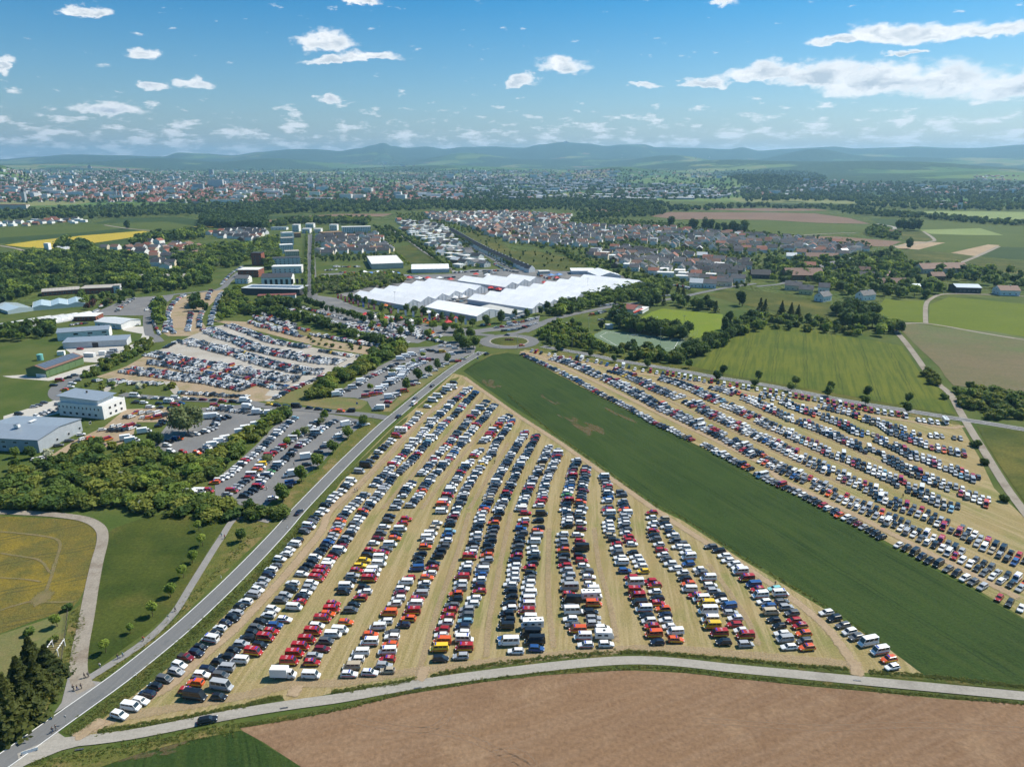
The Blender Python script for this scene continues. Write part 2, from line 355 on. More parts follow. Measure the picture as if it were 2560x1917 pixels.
def build_terrain():
    azs = [math.radians(a) for a in np.arange(-46, 46.01, .2)] + [math.radians(a) for a in range(50, 314, 4)]
    rs = [40, 150, 400, 800, 1300, 1900, 2700] + list(np.geomspace(2780, 26000, 150))
    n = len(azs); V = [(0, 0, 0)]; F = []
    for r in rs:
        for a in azs:
            x, y = r * math.sin(a), r * math.cos(a); V.append((x, y, terrain_z(x, y)))
    for j in range(n): F.append((0, 1 + (j + 1) % n, 1 + j))
    for i in range(len(rs) - 1):
        b0, b1 = 1 + i * n, 1 + (i + 1) * n
        for j in range(n):
            k = (j + 1) % n; F.append((b0 + j, b0 + k, b1 + k, b1 + j))
    m, N, L, b = newmat('countryside', rough=.95, spec=.1)
    pos = N.new('ShaderNodeNewGeometry').outputs['Position']
    sp = N.new('ShaderNodeSeparateXYZ'); L.new(pos, sp.inputs[0])
    ln = N.new('ShaderNodeVectorMath'); ln.operation = 'LENGTH'; L.new(pos, ln.inputs[0]); r = ln.outputs['Value']
    near = _mix(N, L, _range(N, L, _noise(N, L, pos, .03, 6), .35, .65), (.055, .085, .018), (.088, .105, .028))
    vo = N.new('ShaderNodeTexVoronoi'); vo.inputs['Scale'].default_value = 1 / 420.; L.new(pos, vo.inputs['Vector'])
    vs = N.new('ShaderNodeSeparateColor'); L.new(vo.outputs['Color'], vs.inputs[0])
    rp = N.new('ShaderNodeValToRGB'); rp.color_ramp.interpolation = 'CONSTANT'; L.new(vs.outputs[0], rp.inputs[0])
    cs = [(0, (.07, .13, .03)), (.22, (.12, .17, .045)), (.42, (.05, .10, .03)), (.58, (.18, .19, .07)), (.72, (.20, .135, .085)), (.82, (.09, .15, .035))]
    e = rp.color_ramp.elements
    while len(e) > 1: e.remove(e[-1])
    e[0].position = 0; e[0].color = (*cs[0][1], 1)
    for p_, c_ in cs[1:]: q = e.new(p_); q.color = (*c_, 1)
    wood_m = _math(N, L, 'ADD', _noise(N, L, pos, 1 / 1500., 6, .62), _range(N, L, sp.outputs[2], 40, 420, 0, .12))
    wood_f = _range(N, L, wood_m, .475, .50)
    wood_c = _mix(N, L, _range(N, L, _noise(N, L, pos, 1 / 60., 5, .75), .35, .65), (.020, .045, .020), (.044, .078, .028))
    far = _mix(N, L, wood_f, rp.outputs[0], wood_c)
    col = _mix(N, L, _range(N, L, r, 2700, 2900), near, far)
    fn = _noise(N, L, pos, .9, 4, .7)
    hv = N.new('ShaderNodeVectorMath'); hv.operation = 'SCALE'; L.new(col, hv.inputs[0]); L.new(_range(N, L, fn, .25, .75, .75, 1.25, False), hv.inputs['Scale'])
    L.new(hv.outputs[0], b.inputs['Base Color'])
    bp = N.new('ShaderNodeBump'); bp.inputs['Strength'].default_value = 1; bp.inputs['Distance'].default_value = 16
    L.new(_math(N, L, 'MULTIPLY', _noise(N, L, pos, 1 / 45., 4, .7), wood_f), bp.inputs['Height']); L.new(bp.outputs[0], b.inputs['Normal'])
    tag(obj('terrain', mesh('terrain', V, F, m, smooth=True)), kind='structure')
build_terrain()

# ------------------------------------------------------------------ ground sheets
Z = [0.02]
def patch(name, pts, mat, sm=0, jitter=0.0, kind='structure', z=None):
    P = [Vector((p[0], p[1], 0)) for p in pts]
    if sm: P = catmull(P, sm, True)
    if jitter: P = [p + Vector((random.uniform(-1, 1), random.uniform(-1, 1), 0)) * jitter for p in P]
    if z is None: Z[0] += .004; z = Z[0]
    else: z -= .04
    tri = tessellate_polygon([P]); V = [(p.x, p.y, z) for p in P]
    F = []
    for t in tri:
        a, b, c = (P[i] for i in t)
        F.append(t if (b - a).cross(c - a).z > 0 else (t[0], t[2], t[1]))
    return tag(obj(name, mesh(name, V, F, mat)), kind=kind)
def strip(name, pts, width, mat, z=None, sm=6, soft=False, offset=0.0, dash=None, step=None, kind='structure'):
    P = catmull(pts, sm); P = resample(P, step or 4.0)
    if z is None: Z[0] += .0014; z = Z[0]
    else: z -= .04
    V, F, E = [], [], []; n = len(P)
    for i, p in enumerate(P):
        t = (P[min(i + 1, n - 1)] - P[max(i - 1, 0)]).normalized(); nn = Vector((-t.y, t.x, 0))
        w = width(i / (n - 1)) if callable(width) else width
        row = ((-.5, 0), (-.2, 1), (.2, 1), (.5, 0)) if soft else ((-.5, 1), (.5, 1))
        for k, e in row:
            q = p + nn * (offset + k * w); V.append((q.x, q.y, z)); E.append(0.0 if soft and i in (0, n - 1) else float(e))
    m = len(row)
    for i in range(n - 1):
        if dash and (i % (dash[0] + dash[1])) >= dash[0]: continue
        for k in range(m - 1): F.append((i * m + k + 1, i * m + k, (i + 1) * m + k, (i + 1) * m + k + 1))
    me = mesh(name, V, F, mat)
    if soft:
        at = me.attributes.new('edge', 'FLOAT', 'POINT'); at.data.foreach_set('value', E)
    o = obj(name, me)
    if kind: tag(o, kind=kind)
    return o
def blob(name, c, rx, ry, ang, mat):
    Z[0] += .0006; V, E, F = [(c[0], c[1], Z[0])], [1.0], []
    for k, e in ((.5, 1.), (1., 0.)):
        for i in range(20):
            a = 2 * math.pi * i / 20; q = k * random.uniform(.8, 1.15)
            x, y = math.cos(a) * rx * q, math.sin(a) * ry * q
            V.append((c[0] + x * math.cos(ang) - y * math.sin(ang), c[1] + x * math.sin(ang) + y * math.cos(ang), Z[0])); E.append(e)
    for i in range(20):
        j = (i + 1) % 20; F += [(0, 1 + i, 1 + j), (1 + i, 21 + i, 21 + j, 1 + j)]
    me = mesh(name, V, F, mat); me.attributes.new('edge', 'FLOAT', 'POINT').data.foreach_set('value', E)
    return tag(obj(name, me), kind='structure')

# far and middle fields
patch('crop_field', gs('1', [(-300, 760), (400, 710), (800, 690), (1080, 720), (760, 760), (300, 790), (-300, 830)]), green_far)
patch('crop_field', gs('1', [(-300, 830), (300, 790), (760, 760), (1080, 725), (1230, 745), (700, 790), (300, 830), (-300, 890)]), green_dark)
patch('rapeseed_field', gs('1', [(40, 872), (300, 835), (700, 792), (1230, 750), (1480, 775), (1100, 812), (700, 870), (450, 902), (200, 890)]), rape_far)
patch('crop_field', gs('1', [(700, 875), (1100, 815), (1480, 780), (1520, 790), (1200, 840), (850, 905), (700, 890)]), green_dark)
patch('crop_field', gs('1', [(800, 688), (1000, 645), (1500, 628), (1700, 650), (1900, 712), (1700, 715), (1450, 670)]), green_dark)
patch('crop_field', gs('1', [(900, 700), (1450, 672), (1720, 715), (1600, 740), (1200, 740)]), green_far)
patch('rapeseed_field', gs('1', [(1650, 715), (1900, 706), (1930, 714), (1700, 722)]), rape_far)
patch('crop_field', gs('2', [(40, 625), (450, 608), (250, 640), (90, 655)]), green_dark)
patch('ploughed_field', gs('2', [(90, 660), (330, 630), (700, 605), (1180, 602), (1100, 625), (500, 628), (380, 650), (150, 680)]), soil_far)
patch('rapeseed_field', gs('2', [(400, 645), (530, 626), (980, 638), (800, 664), (600, 656)]), rape_far)
patch('crop_field', gs('2', [(1100, 590), (1420, 588), (1400, 606), (1120, 602)]), green_far)
patch('ploughed_field', gs('3', [(660, 568), (930, 560), (960, 585), (890, 605)]), soil_far)
patch('crop_field', gs('3', [(480, 498), (1170, 494), (1150, 518), (560, 518)]), green_dark)
patch('ploughed_field', gs('3', [(1200, 625), (1350, 588), '8', (0, 592), (400, 600), (700, 640), (880, 690), (420, 680), (0, 655), '3', (1700, 650), (1450, 652)]), soil_far)
patch('ploughed_field', gs('3', [(1350, 560), '8', (0, 555), (400, 560), (520, 575), (0, 580)]), soil_far)
patch('crop_field', gs('3', [(1440, 655), '8', (0, 660), (450, 690), (900, 705), (870, 745), (500, 765), (180, 792), (0, 770), '3', (1600, 700)]), green_far)
patch('crop_field', gs('8', [(0, 470), (500, 480), (760, 505), (740, 545), (300, 530), (0, 540)]), green_dark)
patch('crop_field', gs('8', [(960, 560), (1260, 570), (1260, 582), (1000, 585)]), green_far)
patch('crop_field', gs('8', [(1130, 590), (1500, 578), (2300, 590), (2300, 660), (1800, 645), (1400, 610)]), green_pale)
patch('crop_field', gs('8', [(1430, 495), (1750, 460), (2300, 455), (2300, 500), (1700, 510)]), green_dark)
patch('crop_field', gs('8', [(890, 650), (1110, 650), (1100, 740), (950, 690)]), green_dark)
patch('crop_field', gs('8', [(1330, 655), (2300, 700), (2300, 900), (1440, 850), (1400, 800), (1310, 745)]), green_far)
patch('crop_field', gs('8', [(1310, 742), (1830, 728), (2030, 788), (1700, 785), (1400, 775)]), green_pale)
patch('ploughed_field', gs('8', [(240, 795), (600, 800), (1150, 842), (1050, 885), (700, 880), (380, 860)]), soil_far)
patch('meadow', gs('8', [(1150, 760), (1320, 755), (1430, 830), (1330, 842), (1160, 830)]), meadow)
patch('crop_field', gs('8', [(1080, 885), (1250, 840), (1530, 852), (1300, 912), (1120, 900)]), sandy)
patch('crop_field', gs('8', [(1320, 910), (1540, 856), (1900, 868), (1570, 940)]), green_far)
patch('crop_field', gs('8', [(1575, 940), (1900, 868), (2000, 875), (1800, 970)]), sandy)
patch('crop_field', gs('8', [(1820, 970), (2010, 888), (2300, 895), (2300, 1010)]), green_dark)
patch('meadow', gs('8', [(1090, 930), (1300, 915), (1570, 945), (1790, 975), (1600, 1050), (1190, 1060)]), meadow)
patch('meadow', gs('8', [(1620, 1055), (1810, 980), (2300, 1020), (2300, 1130), (1800, 1100)]), meadow)
patch('crop_field', gs('8', [(1395, 1385), (1560, 1320), (1850, 1345), (2400, 1400), (2400, 1690), (1900, 1620), (1430, 1570), (1385, 1545)]), green_bright)
patch('crop_field', gs('8', [(920, 1440), (1010, 1335), (1150, 1355), (1345, 1352), (1340, 1545), (1100, 1520), (940, 1490)]), green_bright)
patch('meadow', gs('8', [(-100, 1270), (200, 1300), (430, 1370), (680, 1400), (760, 1440), (600, 1500), (300, 1480), (0, 1430), (-250, 1380), '3', (1680, 1300), (1900, 1260)]), meadow)
patch('sprouting_field', gs('7', [(1095, 20), (1500, 65), (2400, 190), (2400, 780), (2150, 690), (1900, 590), (1600, 565), (1480, 410), (1300, 240), (1170, 110)]), brown_green, 2)
patch('crop_field', gs('7', [(1800, 915), (2400, 985), (2400, 1900), (2300, 1700), (2060, 1350), (1900, 1100)]), meadow)
patch('wheat_field', gs('6', [(1560, 400), (1700, 290), (1930, 130), (2080, 15), '7', (0, 35), (350, 85), (700, 150), (1000, 195), (1160, 225), (1300, 440), (1480, 580), (1590, 790),
                                (1615, 815), (1300, 770), (900, 690), (500, 620), (200, 570), (0, 530), '6', (1900, 480)]), barley)
patch('meadow', gs('3', [(0, 925), (200, 920), (480, 980), (660, 1040), (620, 1085), (400, 1100), (100, 1060), (-100, 960), (-250, 870), (-420, 790), (-300, 720), (-150, 800)]), meadow)
patch('meadow', gs('2', [(1200, 940), (1400, 935), (1480, 935), (1600, 1030), (1330, 1035)]), lawn)
patch('meadow', gs('2', [(1180, 900), (1350, 870), (1440, 920), (1200, 935)]), meadow)
# near fields
Z[0] = .02
patch('crop_field', gs('A', [(560, 1680), (900, 1560), (1200, 1480), (1500, 1425), (1590, 1430), (1750, 1530), (1960, 1660), (2300, 1900), (300, 1900)]), wheat, 2)
patch('ploughed_field', gs('A', [(1540, 1385), (1700, 1345), (2211, 1270), 'B', (300, 1195), (700, 1125), (1100, 1070), (1500, 1035), (1900, 1030), (2211, 1045), 'C', (300, 1075), (800, 1130), (1200, 1165), (1700, 1215), (2211, 1245), (2700, 1290),
                           (2700, 2400), (800, 2400), 'B', (0, 2500), 'A', (2400, 1900), (1960, 1660), (1700, 1490), (1570, 1420)]), soil)
patch('mown_parking_field', gs('A', [(480, 1470), (720, 1290), (1000, 1080), (1300, 820), (1500, 620), (1700, 420), (1900, 200), (2080, 0), '5', (800, 1300), (1150, 950), (1500, 650), (1700, 460), (1790, 480),
                               (2208, 780), '6', (300, 970), (700, 1250), (1200, 1600), 'C', (0, 60), (350, 290), (700, 500), (1000, 680), (1350, 900), (1570, 1065), (1200, 1045), (600, 1000), (0, 945), 'B', (1900, 930), (1300, 970), (700, 1060), (0, 1160), 'A', (1900, 1240), (1300, 1340), (700, 1450)]), stubble)
patch('mown_parking_field', gs('6', [(60, 290), (110, 255), (450, 300), (900, 390), (1500, 490), (2208, 600), '7', (500, 690), (1200, 820), (1660, 905), (1720, 1010), (1830, 1200), (1950, 1450), (2208, 1700), (2500, 2000),
                               (2500, 2400), 'C', (2211, 690), (1900, 500), (1500, 290), (1200, 130), (900, -20), '7', (300, 1540), (0, 1400), '6', (1800, 1180), (1500, 1030), (1100, 830), (700, 630), (300, 420)]), stubble_r)
patch('wheat_field', gs('6', [(-420, 440), (-340, 380), (-180, 300), (-60, 280), (60, 300), (300, 420), (700, 630), (1100, 830), (1500, 1030), (1800, 1180), '7', (0, 1400), (300, 1540), 'C', (900, -20), (1200, 150), (1500, 310), (1900, 520), (2211, 700), (2700, 960),
                        (2700, 1280), (2211, 1150), (1900, 1110), (1590, 1080), (1570, 1065), (1350, 900), (1000, 650), (700, 470), (350, 265), (0, 35), '6', (1200, 1560), (700, 1200), (300, 920), (0, 740), (-200, 600)]), wheat)
patch('meadow', gs('A', [(700, 200), (740, 110), (1100, 10), '5', (-250, 1750), (260, 1700), 'A', (1530, 80), (1400, 170), (1310, 330), (1200, 500), (1110, 640), (980, 760), (840, 860), (690, 970), (580, 1060), (545, 1050), (560, 850), (600, 600)]), lawn, 2)
patch('rapeseed_field', gs('A', [(-400, 35), (0, 32), (400, 50), (560, 75), (625, 150), (590, 340), (540, 520), (490, 600), (430, 650), (250, 700), (0, 790), (-400, 900)]), rape_near, 3)
patch('garden_lawn', gs('A', [(-400, 920), (0, 800), (250, 715), (445, 650), (430, 760), (400, 1000), (300, 1300), (0, 1450), (-400, 1500)]), lawn_dry)
patch('grass_verge', gs('A', [(450, 660), (520, 600), (590, 400), (600, 500), (510, 860), (430, 1080), (330, 1240), (0, 1500), (0, 1440), (300, 1200), (400, 1000), (430, 800)]), verge)
# verges of the main road
patch('grass_verge', gs('A', [(640, 1100), (850, 940), (1100, 760), (1300, 560), (1500, 360), (1700, 170), (1880, -10), (1600, -10), (1480, 130), (1380, 290), (1280, 450), (1150, 680), (1020, 800), (860, 910), (700, 1020), (600, 1090)]), verge, 2)
patch('grass_verge', gs('A', [(400, 1430), (700, 1210), (1000, 970), (1240, 780), (1500, 540), (1720, 330), (1990, 10), '5', (440, 1640), (700, 1370), (820, 1280), (1000, 1110), (1200, 910), (1280, 850), (1320, 830), (1290, 880), (1050, 1100), (870, 1280), (700, 1420), (540, 1600), 'A', (2110, -20),
                            (2080, 20), (1900, 220), (1700, 430), (1500, 630), (1300, 830), (1000, 1090), (720, 1300), (500, 1470)]), verge_dark, 0)
patch('grass_verge', gs('5', [(290, 1640), (500, 1440), (760, 1180), (960, 990), (1050, 910), (1020, 880), (960, 870), (850, 960), (700, 1110), (560, 1290), (350, 1400), (250, 1530), (130, 1620)]), verge, 0)
patch('grass_verge', gs('5', [(1010, 790), (1160, 790), (1350, 640), (1560, 480), (1750, 350), (1730, 330), (1560, 430), (1320, 570), (1180, 720)]), lawn_dry, 0)
patch('grass_verge', gs('5', [(1380, 760), (1470, 690), (1680, 510), (1760, 490), (1700, 560), (1560, 700), (1440, 760)]), verge, 0)
patch('grass_verge', gs('6', [(-400, 430), (-180, 290), (-40, 268), (-30, 282), (-180, 305), (-340, 390)]), verge, 0)
patch('grass_verge', gs('6', [(110, 250), (160, 240), (450, 275), (900, 368), (1500, 470), (2208, 585), '7', (400, 655), (800, 740), (1250, 810), (1600, 870), (1680, 890), (1640, 905), (1200, 830), (500, 700), '6', (2208, 612), (1500, 500), (900, 405), (450, 320)]), verge, 0)
patch('grass_verge', gs('6', [(400, 225), (700, 260), (1000, 330), (1560, 400), '6', (1900, 475), '7', (0, 525), (500, 615), (1000, 710), (1615, 815), (1600, 830), (1200, 765), (800, 700), (0, 560), '6', (1500, 440), (900, 335), (450, 245)]), meadow, 0)
patch('grass_verge', gs('B', [(-60, 1170), (300, 1125), (470, 1085), (520, 1110), (300, 1150), (0, 1200)]), verge_dark, 0)
patch('grass_verge', gs('B', [(575, 1065), (900, 1005), (1300, 950), (1700, 915), (1950, 905), (2211, 925), 'C', (300, 945), (700, 985), (1080, 1020), (1085, 1050), (700, 1030), (300, 990), (0, 960), 'B', (1900, 945), (1300, 985), (900, 1035), (600, 1095)]), verge_dark, 0)
patch('grass_verge', gs('C', [(1215, 1040), (1590, 1075), (2211, 1140), (2600, 1185), (2600, 1210), (2211, 1165), (1500, 1090), (1220, 1065)]), verge_dark, 0)
patch('grass_verge', gs('A', [(630, 1430), (1000, 1375), (1500, 1285), (1830, 1200), (1845, 1225), (1500, 1300), (1000, 1395), (640, 1460)]), verge_dark, 0)
patch('grass_verge', gs('A', [(1500, 1375), (1900, 1305), (2211, 1255), 'B', (400, 1150), (900, 1065), (1300, 1020), (1900, 985), (2211, 1000), 'C', (300, 1035), (800, 1085), (1300, 1140), (2211, 1225), (2700, 1270), (2700, 1295), (2211, 1250), (1300, 1170), (800, 1120), (300, 1075), 'B', (2211, 1040), (1900, 1025), (1300, 1060), (900, 1110), (400, 1190), 'A', (2211, 1290), (1900, 1345), (1540, 1400)]), verge_dark, 0, .35)
patch('grass_verge', gs('A', [(150, 1660), (420, 1580), (800, 1530), (1200, 1440), (1520, 1375), (1560, 1420), (1200, 1490), (900, 1570), (560, 1690), (200, 1850), (-50, 1850)]), verge, 0)
# lots and yards
Z[0] = .03
patch('gravel_lot', gs('4', [(700, 760), (1000, 500), (1090, 430), (1300, 290), (1600, 160), (1790, 60), (1960, 40), (2208, 110), '5', (100, 160), (450, 230), (960, 310), (960, 350), (800, 400), (470, 560), (250, 690), (100, 700), '4', (2208, 690), (1500, 640), (1400, 520), (1050, 540)]), gravel)
patch('bare_earth', gs('4', [(830, 490), (1090, 400), (1300, 280), (1420, 290), (1650, 400), (2208, 560), '5', (120, 600), (40, 690), '4', (2150, 640), (1550, 600), (1500, 530), (1000, 520)]), earth)
patch('bare_earth', gs('4', [(1540, 600), (2208, 640), '5', (160, 660), (60, 700), '4', (2208, 700), (1560, 660)]), earth)
patch('bare_earth', gs('1', [(1390, 1620), (1440, 1400), (1530, 1330), (1700, 1290), (1900, 1250), (1940, 1270), (1800, 1400), (1720, 1500), (1790, 1600), (1640, 1656), (1450, 1656)]), earth)
patch('bare_earth', gs('5', [(0, 20), (200, 70), (500, 140), (700, 190), (1100, 250), (960, 300), (600, 240), (300, 170), (0, 90), '4', (1800, 0)]), earth)
patch('bare_earth', gs('2', [(0, 1420), (150, 1500), (400, 1600), (650, 1640), (600, 1656), (300, 1656), (0, 1530)]), lawn_dry)
patch('bare_earth', gs('4', [(1080, 770), (1500, 750), (1580, 820), (1500, 880), (1180, 880), (1150, 990), (1000, 1100), (700, 1150), (420, 1180), (640, 1040), (900, 920)]), earth)
patch('asphalt_lot', gs('4', [(1290, 1080), (1400, 960), (1500, 830), (1700, 760), (2208, 720), '5', (30, 760), (40, 850), (0, 900), '4', (2208, 880), (2040, 1030), (1870, 1110), (1700, 1170), (1420, 1130)]), asphalt_lot)
patch('grass_verge', gs('5', [(150, 690), (330, 590), (520, 540), (650, 660), (950, 690), (960, 720), (900, 770), (700, 770), (450, 740), (200, 710)]), lawn_dry)
patch('parking_lot', gs('5', [(650, 660), (800, 560), (1000, 430), (1200, 330), (1300, 240), (1500, 230), (1700, 180), (1900, 230), (1880, 290), (1740, 340), (1560, 430), (1320, 570), (1160, 720), (1010, 790), (960, 700), (850, 670)]), asphalt_lot)
patch('parking_lot', gs('5', [(30, 760), (430, 780), (740, 830), (960, 870), (850, 960), (700, 1080), (560, 1240), (330, 1400), (200, 1500), (50, 1640), '4', (2208, 1630), (1860, 1540), (1850, 1380), (2050, 1220), (2208, 1080), '5', (150, 920), (300, 830)]), asphalt_lot)
patch('event_yard', gs('2', [(480, 1300), (700, 1330), (850, 1400), (1200, 1500), (1500, 1560), (1900, 1600), (2208, 1560), '3', (240, 1480), (230, 1540), (0, 1600), '2', (2000, 1620), (1800, 1656), '5', (1560, 140), (1400, 200), (1100, 180), (900, 100), (500, -20), '2', (600, 1500)]), asphalt_lot)
patch('event_ground', gs('2', [(560, 1120), (1000, 1100), (1330, 1130), (1700, 1120), '3', (-350, 1080), (150, 1080), (900, 1120), (1150, 1200), (600, 1340), (260, 1450), (0, 1480), '2', (1400, 1420), (900, 1340), (700, 1300), (1200, 1180), (560, 1150)]), asphalt_lot)
patch('yard', gs('4', [(560, 250), (1100, 225), (1200, 190), (1230, 120), (1060, 90), (1060, 60), (1250, 55), (1380, 180), (1000, 300), (900, 370), (700, 360), (600, 280)]), paving)
patch('yard', gs('4', [(20, 485), (240, 470), (410, 500), (730, 400), (900, 370), (730, 470), (420, 525), (100, 500)]), paving)
patch('yard', gs('4', [(30, 830), (480, 690), (530, 700), (540, 800), (300, 850), (30, 870)]), paving)
patch('yard', gs('1', [(850, 1440), (1100, 1330), (1500, 1300), (1480, 1340), (1250, 1480), (1020, 1480), (760, 1480)]), asphalt_lot)
patch('street', gs('4', [(410, 640), (440, 580), (520, 530), (700, 470), (720, 500), (580, 560), (530, 620), (530, 690), (450, 690)]), asphalt, 2)
patch('artificial_pitch', gs('6', [(690, 135), (790, 85), (1490, 165), (1490, 190), (1410, 280), (1000, 240), (880, 230)]), turf)
patch('football_pitch', gs('3', [(1110, 1500), (1200, 1450), (1300, 1420), (1500, 1440), (1820, 1470), (1790, 1640), (1560, 1680), (1300, 1560)]), pitch_m)

# ------------------------------------------------------------------ roads
main_pts = gs('A', [(-260, 1830), (-80, 1690), (100, 1565), (400, 1350), (755, 1097), (1000, 905), (1200, 738), (1430, 525), (1560, 398), (1700, 255), (1835, 110), '5', (365, 1645), (560, 1440), (750, 1245), (950, 1050), (1100, 910), (1250, 785), (1400, 660), (1540, 548), (1700, 425), (1850, 330), (1950, 275)])
strip('main_road', main_pts, 6.4, asphalt, .24)
for s in (-1, 1): strip('road_edge_line', main_pts, .22, white_line, .25, offset=s * 2.95)
east_pts = gs('6', [(260, 228), (450, 262), (700, 305), (900, 348), (1200, 397), (1500, 447), (1800, 502), (2208, 566), '7', (400, 645), (800, 720), (1200, 783), (1600, 848), (1900, 893), (2208, 945), (2600, 1010), (3000, 1070)])
strip('east_road', east_pts, 6.2, asphalt, .244)
for s in (-1, 1): strip('road_edge_line', east_pts, .2, white_line, .252, offset=s * 2.9)
strip('road_centre_line', east_pts[4:], .16, white_line, .252, dash=(1, 2))
rb = G('y', 322, 945)
def ring(name, c, r0, r1, z, mat, n=56):
    V = []; F = []
    for i in range(n):
        a = 2 * math.pi * i / n; V += [(c.x + r0 * math.cos(a), c.y + r0 * math.sin(a), z), (c.x + r1 * math.cos(a), c.y + r1 * math.sin(a), z)]
    for i in range(n): j = (i + 1) % n; F.append((2 * i, 2 * i + 1, 2 * j + 1, 2 * j))
    return tag(obj(name, mesh(name, V, F, mat)), kind='structure')
RB = (G('y', 540, 945) - G('y', 105, 945)).length / 2
ring('roundabout', rb, RB, RB + 8.2, .196, asphalt)
ring('roundabout_apron', rb, RB - 1.0, RB + .25, .24, concrete)
me = mesh('roundabout_island', [(rb.x, rb.y, 1.0)] + [(rb.x + (RB - 1.0) * k * math.cos(i * math.pi / 20), rb.y + (RB - 1.0) * k * math.sin(i * math.pi / 20), h) for k, h in ((.6, .8), (1.0, .27)) for i in range(40)],
          [(0, 1 + i, 1 + (i + 1) % 40) for i in range(40)] + [(1 + i, 41 + i, 41 + (i + 1) % 40, 1 + (i + 1) % 40) for i in range(40)], meadow, smooth=True)
tag(obj('roundabout_island', me), kind='structure')
strip('north_road', gs('y', [(480, 840), (620, 780), (760, 715), (960, 660), (1200, 610), (1400, 570), (1560, 535), (1750, 520), '3', (1420, 1330), (1600, 1290), (1850, 1240), (2100, 1205)]), lambda t: 9 - 2.5 * t, asphalt, .232)
strip('north_approach', gs('y', [(300, 860), (420, 850), (620, 770), (700, 730)]), 7, asphalt, .228)
strip('west_approach', gs('y', [(150, 880), (0, 870), (-150, 850), 'x', (1500, 820), (1200, 790), (900, 720), (600, 690), (350, 660), (150, 600), (0, 520), '2', (450, 1330)]), 7, asphalt, .226)
strip('avenue', gs('2', [(478, 1340), (475, 1200), (472, 1050), (475, 900), (478, 780)]), 13, asphalt, .228)
strip('farm_road', gs('A', [(120, 1600), (300, 1525), (450, 1495), (620, 1478), (850, 1447), (1100, 1400), (1350, 1348), (1600, 1300), (1900, 1253), (2211, 1210), 'B', (300, 1155), (600, 1105), (1000, 1050), (1400, 1002), (1700, 974), (1950, 966), (2211, 982), 'C', (300, 1015), (700, 1053), (1100, 1092), (1500, 1130), (1900, 1167), (2211, 1197), (2700, 1242)]), 3.5, concrete, .248)
patch('farm_road_junction', gs('A', [(60, 1655), (330, 1460), (370, 1430), (420, 1465), (560, 1480), (640, 1465), (640, 1490), (400, 1550), (180, 1640), (-100, 1790), (-130, 1760)]), concrete, 0, z=.238)
strip('field_track', gs('A', [(560, 1160), (510, 1060), (520, 900), (560, 700), (595, 500), (630, 330), (665, 190), (650, 110), (560, 55), (400, 28), (200, 14), (0, 6), (-400, -4)]), lambda t: 4.6 - 1.4 * t, track_m, .234, step=2)
patch('track_junction', gs('A', [(400, 1240), (440, 1080), (560, 1050), (600, 1100), (660, 1108), (500, 1230), (350, 1310)]), footpath_m, 0, z=.230)
strip('footpath', gs('A', [(540, 1105), (700, 1005), (870, 895), (1010, 785), (1140, 645), (1235, 490), (1340, 320), (1430, 180), (1540, 40), '5', (120, 1740)]), 2.6, footpath_m, .232)
strip('east_track', gs('7', [(940, -20), (1060, 60), (1170, 175), (1290, 335), (1360, 435), (1470, 555), (1570, 640), (1650, 780), (1720, 900), (1780, 1000), (1850, 1110), (1940, 1260), (2060, 1450), (2208, 1650), (2400, 1900)]), lambda t: 4.6 - 1.0 * t, track_m, .230)
strip('village_lane', gs('8', [(1360, 1545), (1360, 1400), (1400, 1340), (1530, 1295), (1900, 1300), (2300, 1320)]), 4, track_m, .226)
strip('village_lane', gs('8', [(930, 1490), (1030, 1550), (1370, 1550), (1900, 1640), (2400, 1720)]), 3.5, track_m, .222)
strip('hill_track', gs('8', [(1600, 1050), (1790, 975), (1990, 885)]), 6, track_m, .222)
strip('hill_track', gs('8', [(1340, 755), (1430, 820), (1390, 845), (1070, 885)]), 6, track_m, .222)
strip('hill_track', gs('8', [(180, 796), (500, 775), (760, 768)]), 7, track_m, .222)
strip('hill_track', gs('8', [(940, 690), (1080, 715), (1090, 740)]), 8, concrete, .222)
strip('hill_track', gs('1', [(900, 700), (1100, 730), (1370, 755)]), 7, track_m, .222)
strip('hill_track', gs('1', [(-60, 870), (150, 905), (300, 960)]), 6, track_m, .222)
strip('works_street', gs('4', [(1050, 640), (1300, 668), (1700, 690), (2100, 705), '5', (100, 745), (450, 775), (750, 800), (1000, 825), (1150, 850)]), 6.5, asphalt, .224)
strip('works_street', gs('1', [(2060, 1110), (1980, 1180), (1900, 1250), (1700, 1280), (1450, 1310), (1310, 1400), (1270, 1500), (1290, 1640), '4', (1320, 130), (1380, 190)]), 7, asphalt, .222)
strip('estate_street', gs('3', [(520, 700), (650, 760), (900, 850), (1180, 900), (1500, 920), (1800, 970), (2160, 1010)]), 5, asphalt, .222)
strip('estate_street', gs('2', [(1140, 720), (1300, 820), (1450, 930), (1620, 1030), (1720, 1110)]), 5, footpath_m, .222)
strip('estate_street', gs('2', [(1680, 760), (1850, 880), (2050, 1000), (2208, 1090)]), 5, asphalt, .222)
strip('estate_street', gs('8', [(60, 1000), (130, 1060), (180, 1130), (140, 1200), (-100, 1230)]), 6, asphalt, .222)
